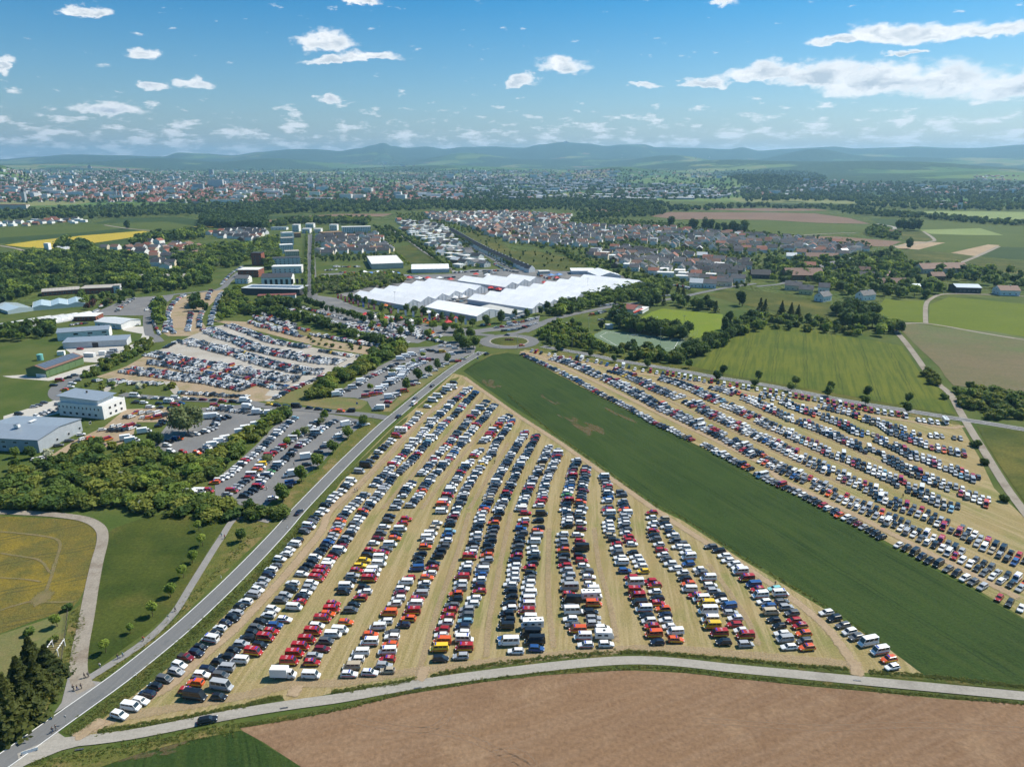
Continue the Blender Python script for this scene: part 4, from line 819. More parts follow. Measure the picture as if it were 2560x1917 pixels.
tent('white exhibition tent with three gables in the middle of the tent city', ((P2('x', 1540, 140), P2('x', 2110, 220)), (P2('y', 340, 198), P2('y', 620, 232)), 3), 24)
tent('single gabled white tent at the far corner of the largest tent', ((P2('y', 1300, 130), P2('y', 1440, 182)), (P2('y', 1300, 130), P2('y', 1440, 182)), 1), 28)
tent('broad white tent behind the bushes beside the beige hall', ((G('2', 1340, 1038, 9), G('2', 1662, 1033, 9)), (G('2', 1340, 1038, 9), G('2', 1662, 1033, 9)), 1), 34, 5.0, 9.0)
building('event_canopy', 'low white canopy linking the far corner tent', 'canopy', G('y', 1010, 205), G('y', 1270, 205), depth=20, h=4.5, roof='mono', rh=.6, wall=tent_wall, rmat=tent_m)
building('event_canopy', 'long grey low-roofed annex between the lone front tent and the largest tent', 'canopy', G('y', -20, 610), G('y', 350, 690), depth=15, h=3.6, roof='mono', rh=.8, wall=W_light, rmat=tent_old)
building('event_canopy', 'small cream canopy left of the blue pavilions', 'canopy', G('y', 660, 200), G('y', 775, 195), depth=8, h=3.2, roof='flat', wall=W_beige, rmat=R_white)
pav_cols = {'white': tent_m, 'blue': newmat('blue_canvas', (.08, .22, .50), .6)[0], 'red': newmat('red_canvas', (.55, .03, .03), .6)[0], 'orange': newmat('orange_canvas', (.75, .20, .03), .6)[0]}
def pavilion(k, x, y, s, c, lab):
    p = G(k, x, y, 3); t = thing('pavilion', lab, 'pavilion', (p.x, p.y, .02), random.uniform(0, 1), 'small event pavilions')
    obj('roof', mesh('roof', [(-s, -s, 2.4), (s, -s, 2.4), (s, s, 2.4), (-s, s, 2.4), (0, 0, 4.3)], [(0, 1, 4), (1, 2, 4), (2, 3, 4), (3, 0, 4), (3, 2, 1, 0)], pav_cols[c]), t)
    for a in (-1, 1):
        for b in (-1, 1): obj('pole', MB().tube((a * s * .95, b * s * .95, 0), (a * s * .95, b * s * .95, 2.45), .06, .06, 6).mesh('pole', metal_m), t)
for (k, x, y, s, c, lab) in (('y', 785, 205, 4, 'blue', 'blue pavilion nearest the cream canopy'), ('y', 870, 200, 4, 'blue', 'blue pavilion beside the low white canopy'), ('y', 850, 235, 3, 'red', 'red pavilion in front of the blue pavilions'), ('y', 712, 288, 3, 'red', 'red pavilion at the end of the three-gable tent'),
                             ('y', 120, 345, 3.5, 'red', 'wide red pavilion on the street between the tents'), ('y', 210, 365, 2.5, 'red', 'small red pavilion between the tents'), ('y', 1490, 195, 2.5, 'white', 'peaked white pavilion behind the far corner tent'), ('y', 1515, 205, 2.5, 'white', 'peaked white pavilion farthest along the tree belt'),
                             ('x', 1430, 395, 3, 'white', 'peaked white pavilion in the gap, the one towards the flags'), ('x', 1530, 385, 3, 'white', 'peaked white pavilion in the gap next to the largest tent'), ('x', 1700, 372, 3, 'blue', 'blue pavilion among the white gap pavilions'), ('x', 1430, 642, 3, 'red', 'red pavilion before the lone front tent'),
                             ('x', 592, 492, 2.5, 'orange', 'orange pavilion behind the flag row'), ('x', 760, 640, 3, 'red', 'red pavilion roof on the flag-side forecourt'), ('x', 1110, 570, 3.5, 'white', 'white canopy roof at the lone tent corner'), ('x', 1950, 295, 3, 'red', 'red pavilion right of the six-gable tent')):
    pavilion(k, x, y, s, c, lab)

for i, (x, y, c) in enumerate(((505, 235, 'red'), (540, 245, 'white'), (590, 250, 'red'), (640, 258, 'red'), (700, 262, 'white'), (745, 268, 'red'), (790, 272, 'orange'), (820, 240, 'white'), (870, 268, 'red'))): pavilion('w', x, y, 3.2, c, '%s stall roof on the flag forecourt, %s from the avenue' % (c, ordinal(i + 1)))
for i, (x, y, c) in enumerate(((500, 50, 'white'), (530, 55, 'blue'), (560, 50, 'white'), (590, 58, 'red'), (620, 52, 'white'), (650, 58, 'blue'), (700, 75, 'red'), (740, 78, 'white'), (780, 76, 'red'), (830, 76, 'white'), (880, 82, 'red'), (930, 90, 'red'), (990, 60, 'red'), (1040, 62, 'white'))): pavilion('w', x, y, 3.5, c, '%s stall roof on the back event street, %s from the avenue' % (c, ordinal(i + 1)))
# ------------------------------------------------------------------ houses
HOUSES = []       # (x, y, rot, w, l, h, rh, wall, roof, where, ordinal)
def wallpick(): return random.choices([0, 1, 2, 3, 4], [.62, .14, .08, .08, .08])[0]
HW = [(W_white, 'white', (.76, .75, .72)), (W_cream, 'cream', (.62, .55, .42)), (W_light, 'grey', (.55, .56, .56)), (W_yellow, 'yellow', (.66, .56, .3)), (W_wood, 'brown', (.2, .12, .07))]
HR = [(R_slate, 'dark slate', (.045, .048, .055)), (R_grey, 'grey', (.105, .105, .112)), (R_red, 'red tiled', (.24, .088, .055)), (R_brown, 'brown tiled', (.19, .105, .075)), (R_light, 'pale', (.6, .62, .62))]
OCC = []          # circles where trees must not stand
def fill_houses(poly, ang, du, dv, where, roofw, flat=0.0, skip=.1, size=(9.5, 13.5), jit=.18):
    ca, sa = math.cos(ang), math.sin(ang)
    pr = [(p.x * ca + p.y * sa, -p.x * sa + p.y * ca) for p in poly]
    u0, u1 = min(p[0] for p in pr), max(p[0] for p in pr); v0, v1 = min(p[1] for p in pr), max(p[1] for p in pr)
    v = v0 + dv * .4; row = 0
    while v < v1:
        u = u0 + du * random.uniform(.2, .6); row += 1; k = 0
        while u < u1:
            x, y = u * ca - v * sa, u * sa + v * ca
            if in_poly((x, y), poly) and random.random() > skip:
                k += 1; w = random.uniform(*size); l = w * random.uniform(1.0, 1.35)
                q = random.random() < flat
                HOUSES.append(dict(x=x + random.uniform(-1, 1) * du * jit * .5, y=y + random.uniform(-1, 1) * dv * jit * .5, r=ang + random.choice([0, 0, math.pi / 2]) + random.uniform(-.06, .06), w=w, l=l,
                                   h=random.uniform(3.6, 5.8), rh=.35 if q else random.uniform(3.0, 4.4), flat=q, wall=wallpick(), roof=4 if q else random.choices(range(5), roofw)[0], where=where, row=row, k=k))
            u += du * random.uniform(.88, 1.15)
        v += dv
SL = [.48, .30, .10, .10, .02]
fill_houses(gs('3', [(700, 935), (900, 895), (1200, 935), (1500, 950), (1800, 1005), (2120, 1040), (2010, 1100), (1850, 1200), (1700, 1215), (1400, 1140), (1100, 1120), (850, 1060), (640, 1000)]), math.radians(-20), 17, 24, 'estate behind the largest tent', SL, .08)
fill_houses(gs('3', [(0, 690), (500, 700), (900, 720), (1300, 730), (1700, 760), (2100, 790), '8', (450, 870), (880, 895), (880, 940), (500, 960), (100, 930), '3', (2150, 960), (1800, 945), (1500, 905), (1180, 880), (900, 850), (700, 890), (480, 890), (200, 870), (0, 870)]), math.radians(-16), 19, 27, 'village beyond the estate', [.44, .30, .08, .15, .03], .03)
fill_houses(gs('2', [(1440, 600), (2208, 592), '3', (500, 620), (480, 690), (0, 690), '2', (2208, 850), (2080, 830), (1900, 740), (1690, 690), (1500, 650)]), math.radians(-30), 18, 30, 'red-roofed far quarter', [.28, .26, .24, .18, .04], .04)
fill_houses(gs('2', [(525, 795), (1050, 790), (1150, 880), (1150, 945), (760, 960), (525, 970)]), math.radians(2), 20, 26, 'dark-roofed block beside the avenue', [.72, .2, .02, .06, 0], .05, .05, (12, 15))
fill_houses(gs('2', [(1215, 660), (1490, 690), (1660, 740), (1720, 850), (1880, 970), (2040, 1050), (2020, 1075), (1720, 1070), (1560, 930), (1440, 850), (1300, 770)]), math.radians(-42), 19, 25, 'white cube houses by the footway', [.5, .3, .03, .12, .05], .5)
fill_houses(gs('1', [(850, 905), (1300, 850), (1640, 880), (1800, 930), (1600, 990), (1300, 990), (1000, 950)]), math.radians(-8), 22, 30, 'hamlet below the rape field', [.36, .2, .26, .18, 0])
fill_houses(gs('1', [(1780, 775), (2020, 745), '2', (60, 750), (110, 790), '1', (2208, 840), (1900, 820)]), math.radians(-12), 15, 28, 'terrace by the wood', [.8, .1, .05, .05, 0], 0, .02)
fill_houses(gs('1', [(1310, 985), (1480, 975), (1480, 1080), (1330, 1070)]), math.radians(10), 20, 26, 'small group in the wood', [.5, .2, .2, .1, 0])
fill_houses(gs('1', [(-60, 690), (530, 655), (780, 660), (700, 690), (300, 705), (-60, 725)]), math.radians(4), 24, 34, 'row at the field edge', [.3, .2, .2, .1, .2], .3)
fill_houses(gs('8', [(20, 800), (320, 820), (700, 880), (700, 960), (420, 980), (120, 930)]), math.radians(-20), 20, 28, 'corner of the old village', [.5, .2, .15, .15, 0])
# the dark terraced row along the sloping meadow
for i, p in enumerate(resample(gs('2', [(1690, 765), (1830, 850), (1990, 940), (2208, 1040), '3', (150, 1105)]), 17)):
    HOUSES.append(dict(x=p.x, y=p.y, r=math.radians(40 + 90), w=10.5, l=10, h=5, rh=4.2, flat=False, wall=0, roof=0, where='terrace above the sloping meadow', row=1, k=i + 1))
VILL = [(8, 165, 1265, 17, 11, -24, 1, 1, 'two-storey cream house with grey roof'), (8, 285, 1300, 14, 10, -24, 3, 1, 'yellow house with grey roof'), (8, 425, 1360, 15, 10, 35, 0, 1, 'white gabled house nearest the bright fields'),
        (8, 450, 1280, 11, 9, -20, 0, 1, 'white house with grey gable beside the red shed'), (8, 800, 1130, 13, 11, -30, 0, 3, 'white house with brown gable among trees'), (8, 985, 1175, 16, 12, 30, 0, 3, 'white house with steep brown roof'),
        (8, 780, 1350, 18, 10, 25, 0, 1, 'white house with grey roof near the lane'), (8, 2010, 1310, 20, 16, -6, 0, 3, 'white villa with low hipped roof on the meadow'), (8, 170, 1000, 14, 12, -15, 0, 4, 'white house with pale roof beside a garage'),
        (8, 1410, 1180, 16, 11, 2, 4, 3, 'brown house with tiled roof before the farm'), (8, 620, 960, 14, 10, 30, 0, 4, 'white house with pale sheet roof'), (8, 430, 1110, 12, 10, 35, 0, 1, 'white gabled house with solar roof'), (8, 520, 1080, 12, 10, 35, 0, 1, 'white gabled house behind the solar roof'),
        (3, 1545, 1240, 14, 11, -20, 0, 4, 'white house with bright pale roof by the road'), (3, 1660, 1245, 14, 11, -15, 0, 1, 'white dormered house second from the road bend'), (3, 1780, 1230, 17, 11, -20, 1, 1, 'cream house with dark grey roof by the road'), (3, 1900, 1200, 16, 11, -20, 0, 1, 'white tall gabled house by the road'),
        (3, 1260, 1150, 20, 11, -8, 0, 4, 'white flat-roofed villa beside the tree belt'), (3, 1420, 1180, 14, 10, -8, 0, 4, 'small flat-roofed white villa beside the tree belt')]
for i, (k, x, y, w, l, r, wa, ro, lab) in enumerate(VILL):
    p = G(str(k), x, y)
    HOUSES.append(dict(x=p.x + w / 2, y=p.y + l / 2, r=math.radians(r), w=l, l=w, h=5.6, rh=.35 if 'flat' in lab else 4, flat='flat' in lab, wall=wa, roof=ro, where=None, lab=lab))
FARM = [('8', (330, 1010), (610, 1015), 16, 6, 5, W_beige, R_brown, 'long tiled barn with round-arched end in the village'), ('8', (265, 1085), (410, 1090), 14, 6, 4, W_white, R_red, 'barn with orange tiled roof in the village'), ('8', (160, 1175), (480, 1175), 22, 6, 7, W_wood, R_brown, 'huge brown barn with steep roof at the village edge'),
        ('8', (1330, 1120), (1720, 1110), 18, 6, 6, W_beige, R_brown, 'long farm range with brown tiled roof on the far lane'), ('8', (960, 1240), (1230, 1240), 12, 5, 5, W_white, R_brown, 'long stable with brown tiled roof beside trees'), ('8', (1230, 1258), (1420, 1262), 10, 4, 2, W_light, R_metal, 'low stable with grey metal roof'),
        ('8', (1620, 1285), (1835, 1290), 20, 6, 2.4, W_dark, R_metal, 'dark machine hall with grey roof on the lane'), ('8', (955, 770), (1105, 785), 14, 5, 3, W_wood, R_brown, 'lone farm building with brown roof in the fields'), ('3', (2060, 1160), (2230, 1165), 14, 5, 5, W_dark, R_slate, 'dark barn with slate roof near the road'), ('8', (780, 1170), (930, 1175), 11, 5, 4, W_light, R_slate, 'grey barn with slate roof under the trees'), ('8', (610, 1030), (760, 1030), 10, 5, 2, W_light, R_metal, 'pale shed with metal roof behind the orange barn')]
for k, n_, r_, d, h_, rh_, wm, rm, lab in FARM:
    building('farm_building', lab, 'barn', G(k, *n_), G(k, *r_), depth=d, h=h_, roof='gable_x', rh=rh_, wall=wm, rmat=rm, win=[('f', 5, 2, 24, 1.6, 1.4, (2.4,))])
building('church', 'white modern church with a square tower beside the rape field', 'church', G('1', 430, 960), G('1', 545, 960), depth=22, h=5, roof='mono', rh=6, wall=W_white, rmat=R_light, extra=lambda t, a, b, h: slab(t, 'tower', (-3, 3, 9), (7, 7, 18), W_white))

for h in HOUSES: h['d'] = math.hypot(h['x'], h['y'])
order = sorted(range(len(HOUSES)), key=lambda i: HOUSES[i]['d'] / (HOUSES[i]['l']))
IND_H = set(order[:285])
USED = set()
def house_obj(h):
    w, l, H_ = h['w'], h['l'], h['h']
    wm, wn, _ = HW[h['wall']]; rm, rn, _ = HR[h['roof']]
    if h.get('lab'): lab = h['lab']
    else: lab = '%s house with %s roof, %s in %s row, %s' % (wn, 'flat' if h['flat'] else rn, ordinal(h['k']), ordinal(h['row']), h['where'])
    if lab in USED: lab = 'second ' + lab
    USED.add(lab)
    t = thing('house', lab, 'house', (h['x'], h['y'], .02), h['r'], h['where'] or 'village houses by the bright fields')
    b = MB().box((0, 0, H_ / 2), (l, w, H_)); rh = h['rh']
    if not h['flat']:
        b.add([(-l / 2, -w / 2, H_), (-l / 2, w / 2, H_), (-l / 2, 0, H_ + rh), (l / 2, -w / 2, H_), (l / 2, w / 2, H_), (l / 2, 0, H_ + rh)], [(0, 2, 1), (3, 4, 5), (0, 3, 5, 2), (1, 2, 5, 4)])
        for s in (-1, 1):
            o = .45; sl = rh / (w / 2)
            v = [(-l / 2 - o, s * (w / 2 + o), H_ - o * sl + .06), (l / 2 + o, s * (w / 2 + o), H_ - o * sl + .06), (l / 2 + o, 0, H_ + rh + .06), (-l / 2 - o, 0, H_ + rh + .06)]
            if s > 0: v = v[::-1]
            r_ = obj('roof', MB().add(v + [(x, y, z + .2) for x, y, z in v], [(3, 2, 1, 0), (4, 5, 6, 7), (0, 1, 5, 4), (1, 2, 6, 5), (2, 3, 7, 6), (3, 0, 4, 7)]).mesh('roof', rm), t)
            if s < 0 and h['roof'] < 4 and random.random() < .55:
                slab(r_, 'chimney', (l * .15, -.4, H_ + rh + .2), (.7, .7, 1.5), W_light)
    else:
        obj('roof', MB().box((0, 0, H_ + .12), (l + .3, w + .3, .28)).mesh('roof', R_white), t)
    obj('wall', b.mesh('wall', wm), t)
    if h['d'] < 1050:
        fr, pn = window_mesh(1.25, 1.35, 'y')
        for s in (-1, 1):
            for i in range(3): obj('window', pn, t, (l * (-.3 + .3 * i), s * (w / 2 + .02), 1.9))
        fr, pn = window_mesh(1.25, 1.35, 'x')
        for s in (-1, 1):
            for y_, z_ in ((-w * .22, 1.9), (w * .22, 1.9), (0, H_ + .3)):
                if z_ < H_ - .6 or not h['flat']: obj('window', pn, t, (s * (l / 2 + .02), y_, z_))
for i in sorted(IND_H): house_obj(HOUSES[i])
for h in HOUSES: OCC.append((h['x'], h['y'], max(h['w'], h['l']) * .72))

# ------------------------------------------------------------------ distant buildings (a mass of roofs far off): one mesh
class Stuff:
    def __init__(s): s.V, s.F, s.C, s.n = [], [], [], 0
    def add(s, V, F, C):
        s.V.append(V); s.F.append(F + s.n); s.C.append(C); s.n += len(V)
    def build(s, name, mat, label, cat):
        V, F, C = np.concatenate(s.V), np.concatenate(s.F), np.concatenate(s.C)
        me = bpy.data.meshes.new(name); me.vertices.add(len(V)); me.vertices.foreach_set('co', V.astype(np.float32).ravel())
        me.loops.add(len(F) * 3); me.loops.foreach_set('vertex_index', F.astype(np.int32).ravel())
        me.polygons.add(len(F)); me.polygons.foreach_set('loop_start', np.arange(0, len(F) * 3, 3, dtype=np.int32))
        me.update(calc_edges=True); me.shade_flat()
        at = me.attributes.new('tint', 'FLOAT_COLOR', 'FACE'); at.data.foreach_set('color', np.concatenate([C, np.ones((len(C), 1))], 1).astype(np.float32).ravel())
        me.materials.append(mat); o = obj(name, me); tag(o, label, cat, kind='stuff'); return o
def tint_mat(name, rough, spec=.4, coat=0.0):
    m, N, L, b = newmat(name, rough=rough, spec=spec); a = N.new('ShaderNodeAttribute'); a.attribute_name = 'tint'
    L.new(a.outputs['Color'], b.inputs['Base Color'])
    if coat: b.inputs['Coat Weight'].default_value = coat; b.inputs['Coat Roughness'].default_value = .08
    return m
HF = np.array([(0, 1, 5), (0, 5, 4), (1, 2, 6), (1, 6, 5), (2, 3, 7), (2, 7, 6), (3, 0, 4), (3, 4, 7), (4, 7, 8), (5, 9, 6), (4, 5, 9), (4, 9, 8), (6, 7, 8), (6, 8, 9)])
def far_house(S, x, y, z, r, l, w, h, rh, wc, rc):
    V = np.array([(-l, -w, -3), (l, -w, -3), (l, w, -3), (-l, w, -3), (-l, -w, h), (l, -w, h), (l, w, h), (-l, w, h), (-l, 0, h + rh), (l, 0, h + rh)], float)
    V[:, :2] *= .5; c, s = math.cos(r), math.sin(r)
    X = V[:, 0] * c - V[:, 1] * s + x; Y = V[:, 0] * s + V[:, 1] * c + y
    S.add(np.stack([X, Y, V[:, 2] + z], 1), HF, np.array([wc] * 10 + [rc] * 4))
FH = Stuff()
for i in order[285:]:
    h = HOUSES[i]; far_house(FH, h['x'], h['y'], 0, h['r'], h['l'], h['w'], h['h'], h['rh'], HW[h['wall']][2], HR[h['roof']][2])
def march(Dx, Dy):
    d = px_dir(Dx / .8637, Dy / .8637).normalized(); t = 1800.0
    while t < 24000:
        p = Vector((0, 0, CAM_H)) + d * t
        if p.z <= terrain_z(p.x, p.y): return p
        t += max(25, t * .012)
    return None
REG = [((0, 398, 620, 438), 950, 'old'), ((0, 396, 600, 434), 700, 'old'), ((0, 368, 560, 398), 750, 'mix'), ((380, 400, 1000, 440), 700, 'old'), ((560, 372, 1080, 402), 520, 'mix'), ((1000, 368, 1330, 392), 430, 'mix'), ((900, 398, 1560, 432), 300, 'ind'),
       ((1080, 388, 1330, 400), 90, 'ind'), ((1330, 408, 1750, 424), 130, 'mix'), ((1700, 400, 1960, 416), 110, 'mix'), ((1960, 404, 2211, 422), 130, 'mix'), ((1720, 390, 1830, 402), 26, 'mix'), ((1300, 372, 1560, 386), 80, 'mix'), ((2020, 440, 2130, 452), 34, 'mix'), ((1300, 335, 1600, 345), 10, 'mix'), ((700, 348, 900, 362), 40, 'mix'), ((2100, 380, 2211, 392), 40, 'mix')]
CITY = []
for (x0, y0, x1, y1), n, kind in REG:
    for _ in range(n):
        p = march(random.uniform(x0, x1), random.uniform(y0, y1))
        if p is None: continue
        CITY.append(p); r = random.uniform(-.5, .5)
        if kind == 'ind' and random.random() < .55:
            far_house(FH, p.x, p.y, p.z, r, random.uniform(40, 110), random.uniform(20, 50), random.uniform(5, 9), .3, random.choice([(.45, .46, .47), (.6, .6, .6), (.3, .32, .35)]), random.choice([(.4, .4, .4), (.55, .55, .54), (.25, .28, .31)]))
        elif random.random() < .04:
            far_house(FH, p.x, p.y, p.z, r, random.uniform(25, 60), random.uniform(14, 18), random.uniform(12, 24), .3, (.7, .7, .68), (.4, .4, .4))
        else:
            rc = random.choice([(.36, .13, .08), (.30, .10, .07), (.33, .16, .10), (.24, .10, .07)]) if kind == 'old' else random.choice([(.12, .12, .13), (.22, .21, .21), (.28, .12, .08), (.16, .10, .08), (.5, .5, .5)])
            far_house(FH, p.x, p.y, p.z, r, random.uniform(10, 20), random.uniform(9, 13), random.uniform(3.5, 7), random.uniform(3.5, 6), random.choice([(.55, .53, .48), (.42, .40, .37), (.42, .35, .28), (.32, .31, .31)]), rc)
FH.build('distant_houses', tint_mat('distant_building', .8), 'mass of distant town roofs and houses across the valley', 'houses')
# a few landmarks of the far town
def far_block(name, lab, cat, Dx, Dy, w, d, h, wall=W_white, roof=R_gravel, spire=0):
    p = march(Dx, Dy)
    if p is None: return
    t = thing(name, lab, cat, (p.x, p.y, p.z - 2)); obj('wall', MB().box((0, 0, h / 2), (w, d, h)).mesh('wall', wall), t)
    if spire: obj('spire', mesh('spire', [(-w / 2, -d / 2, h), (w / 2, -d / 2, h), (w / 2, d / 2, h), (-w / 2, d / 2, h), (0, 0, h + spire)], [(0, 1, 4), (1, 2, 4), (2, 3, 4), (3, 0, 4)], R_slate), t)
    else: obj('roof', MB().box((0, 0, h + .4), (w + .6, d + .6, .8)).mesh('roof', roof), t)
far_block('tower_block', 'slab of white high-rise flats above the old town roofs', 'tower block', 467, 405, 80, 18, 42, W_light)
far_block('tower_block', 'grey high-rise left of the white high-rise slab', 'tower block', 430, 412, 50, 18, 34, W_grey)
far_block('tower_block', 'lone grey high-rise on the far town slope', 'tower block', 457, 377, 32, 22, 40, W_grey)
far_block('apartment_slab', 'long white apartment slab at the near edge of the old town', 'apartment block', 490, 440, 110, 18, 16, W_white)
far_block('apartment_slab', 'white works building with flat roof right of the town centre', 'building', 675, 434, 60, 30, 14, W_white)
far_block('factory_chimney', 'slender dark factory chimney in the middle of the town', 'chimney', 594, 394, 5, 5, 75, W_grey)
far_block('factory_chimney', 'short pale factory chimney near the river wood', 'chimney', 611, 430, 5, 5, 40, W_light)
far_block('church_tower', 'twin-towered church, nearer grey spire in the old town', 'church', 252, 432, 9, 9, 36, W_grey, spire=18)
far_block('church_tower', 'second grey spire of the twin-towered church', 'church', 263, 432, 9, 9, 36, W_grey, spire=18)
far_block('church_tower', 'dark cathedral tower at the photo\'s left edge of the old town', 'church', 54, 438, 12, 12, 40, W_grey, spire=16)
far_block('cathedral_hall', 'large red-roofed palace at the near edge of the old town', 'building', 27, 452, 100, 20, 16, W_beige, R_red)
far_block('palace_wing', 'pale-roofed long palace wing in the old town', 'building', 115, 422, 90, 24, 22, W_beige, R_white)
far_block('village_church', 'village church with dark slender spire beyond the wheat', 'church', 2072, 452, 9, 9, 22, W_white, spire=20)
far_block('hilltop_monastery', 'dark hilltop monastery with towers above the town', 'monastery', 194, 365, 40, 14, 26, W_grey, spire=22)
far_block('radio_tower', 'tiny radome building on the highest mountain ridge', 'radome', 1222, 310, 60, 30, 40, W_light)

# ------------------------------------------------------------------ vehicles: shapes
def paint_mat():
    m, N, L, b = newmat('car_paint', rough=.28, spec=.5); oi = N.new('ShaderNodeObjectInfo'); L.new(oi.outputs['Color'], b.inputs['Base Color'])
    b.inputs['Coat Weight'].default_value = .6; b.inputs['Coat Roughness'].default_value = .06; return m
paint = paint_mat()
VM = {'paint': paint, 'glass': glass, 'tyre': newmat('tyre', (.018, .018, .019), .85)[0], 'rim': newmat('rim', (.35, .36, .37), .35, .8)[0], 'lamp': newmat('headlamp', (.75, .78, .8), .12)[0],
      'tail': newmat('tail_lamp', (.35, .01, .01), .25)[0], 'trim': dark_m, 'box': newmat('truck_box', (.80, .80, .79), .5)[0], 'bar': newmat('blue_light_bar', (.02, .06, .45), .25)[0],
      'stripe_y': newmat('yellow_stripe', (.80, .62, .03), .5)[0], 'stripe_r': newmat('red_stripe', (.60, .03, .02), .5)[0], 'stripe_w': newmat('white_stripe', (.8, .8, .8), .5)[0]}
VC = {'glass': (.022, .03, .038), 'tyre': (.018, .018, .019), 'rim': (.3, .3, .3), 'lamp': (.7, .72, .75), 'tail': (.35, .01, .01), 'trim': (.03, .03, .03), 'box': (.8, .8, .79), 'bar': (.02, .06, .45), 'stripe_y': (.8, .62, .03), 'stripe_r': (.6, .03, .02), 'stripe_w': (.8, .8, .8)}
def loft(st):
    V, F = [], []
    for (x, hw, zb, zt) in st:
        hgt = zt - zb; R = [(hw * .90, zb), (hw, zb + .28 * hgt), (hw * .985, zb + .72 * hgt), (hw * .86, zt), ]
        V += [(x, y, z) for y, z in R] + [(x, -y, z) for y, z in R[::-1]]
    n = 8
    for i in range(len(st) - 1):
        for k in range(n): F.append((i * n + k, (i + 1) * n + k, (i + 1) * n + (k + 1) % n, i * n + (k + 1) % n))
    F += [tuple(range(n)), tuple(range((len(st) - 1) * n, len(st) * n))[::-1]]
    return V, F
def quad_on(c, u0, u1, v0, v1, off):      # c: 4 corners (bottom-left, bottom-right, top-right, top-left); a thin pane on that face
    c = [Vector(p) for p in c]; nrm = (c[1] - c[0]).cross(c[3] - c[0]).normalized()
    f = lambda u, v: (c[0].lerp(c[1], u)).lerp(c[3].lerp(c[2], u), v) + nrm * off
    o = [f(u0, v0), f(u1, v0), f(u1, v1), f(u0, v1)]; i_ = [p - nrm * (off + .01) for p in o]
    return [tuple(p) for p in o + i_], [(0, 1, 2, 3), (0, 4, 5, 1), (1, 5, 6, 2), (2, 6, 7, 3), (3, 7, 4, 0)]
def wheel_parts(xs, y, r, w):
    out = []
    for x in xs:
        for s in (-1, 1):
            b = MB().tube((x, s * (y - w), r), (x, s * y, r), r, r, 12); out.append(('wheel', b.v, b.f, 'tyre'))
            b = MB().tube((x, s * (y - .03), r), (x, s * (y + .012), r), r * .62, r * .55, 10); out.append(('rim', b.v, b.f, 'rim'))
    return out
def car_parts(L, W, H, belt, hood, wst, rt, rb, clr=.2, topw=.70, nose=.72, tail=.9, r=.33, bars=None, stripe=None, side=2):
    P = []; hw = W / 2
    V, F = loft([(L / 2, hw * .72, clr + .12, clr + .42), (L / 2 - .12, hw * .93, clr, nose * belt), (L / 2 - .55, hw, clr, (nose + .12) * belt), (hood, hw, clr, belt), (0, hw, clr, belt), (rb, hw, clr, belt), (-L / 2 + .16, hw * .97, clr, belt * .98 if rb < -L / 2 + .5 else belt * .94), (-L / 2, hw * .88, clr + .1, belt * tail)])
    b = MB().add(V, F); cb, ct = hw * .87, hw * topw
    lo = [(hood, -cb, belt - .02), (hood, cb, belt - .02), (rb, cb, belt - .02), (rb, -cb, belt - .02)]
    hi = [(wst, -ct, H - .04), (wst, ct, H - .04), (rt, ct, H - .04), (rt, -ct, H - .04)]
    m_ = (wst + rt) / 2; crown = [(wst - .25, -ct * .8, H), (wst - .25, ct * .8, H), (rt + .15, ct * .8, H), (rt + .15, -ct * .8, H)]
    b.add(lo + hi + crown, [(0, 1, 5, 4), (1, 2, 6, 5), (2, 3, 7, 6), (3, 0, 4, 7), (4, 5, 9, 8), (5, 6, 10, 9), (6, 7, 11, 10), (7, 4, 8, 11), (8, 9, 10, 11)])
    P.append(('body', b.v, b.f, 'paint'))
    P.append(('windscreen',) + quad_on((lo[0], lo[1], hi[1], hi[0]), .05, .95, .06, .93, .012) + ('glass',))
    P.append(('rear_window',) + quad_on((lo[2], lo[3], hi[3], hi[2]), .09, .91, .30 if H > 1.8 else .10, .90, .012) + ('glass',))
    for s, c in ((1, (lo[1], lo[2], hi[2], hi[1])), (-1, (lo[3], lo[0], hi[0], hi[3]))):
        k = side; z0 = .08 if H < 1.8 else .32
        for j in range(k):
            u0, u1 = .05 + .90 * j / k, .05 + .90 * (j + 1) / k - .035
            if s < 0: u0, u1 = 1 - u1, 1 - u0
            P.append(('side_window',) + quad_on(c, u0, u1, z0, .88, .012) + ('glass',))
    P += wheel_parts((L / 2 - .85, -L / 2 + .85), hw + .005, r, .2)
    for s in (-1, 1):
        q = MB().box((L / 2 - .16, s * hw * .70, clr + .45), (.2, hw * .36, .16)); P.append(('headlight', q.v, q.f, 'lamp'))
        q = MB().box((-L / 2 + .06, s * hw * .74, belt * .82), (.12, hw * .25, .22)); P.append(('tail_light', q.v, q.f, 'tail'))
        q = MB().box((hood - .45, s * (hw + .07), belt + .06), (.13, .16, .13)); P.append(('mirror', q.v, q.f, 'trim'))
    if bars:
        q = MB().box((wst - .35, 0, H + .06), (.28, W * .62, .13)); P.append(('light_bar', q.v, q.f, 'bar'))
    if stripe:
        for s in (-1, 1):
            q = MB().box((-.05, s * (hw + .004), clr + (belt - clr) * .52), (L - 1.0, .012, .26)); P.append(('stripe', q.v, q.f, stripe))
            if H > 1.8:
                q = MB().box((-.5, s * (cb * .93 + .02), belt + .22), (L - 2.6, .02, .12)); P.append(('stripe', q.v, q.f, stripe))
    return P
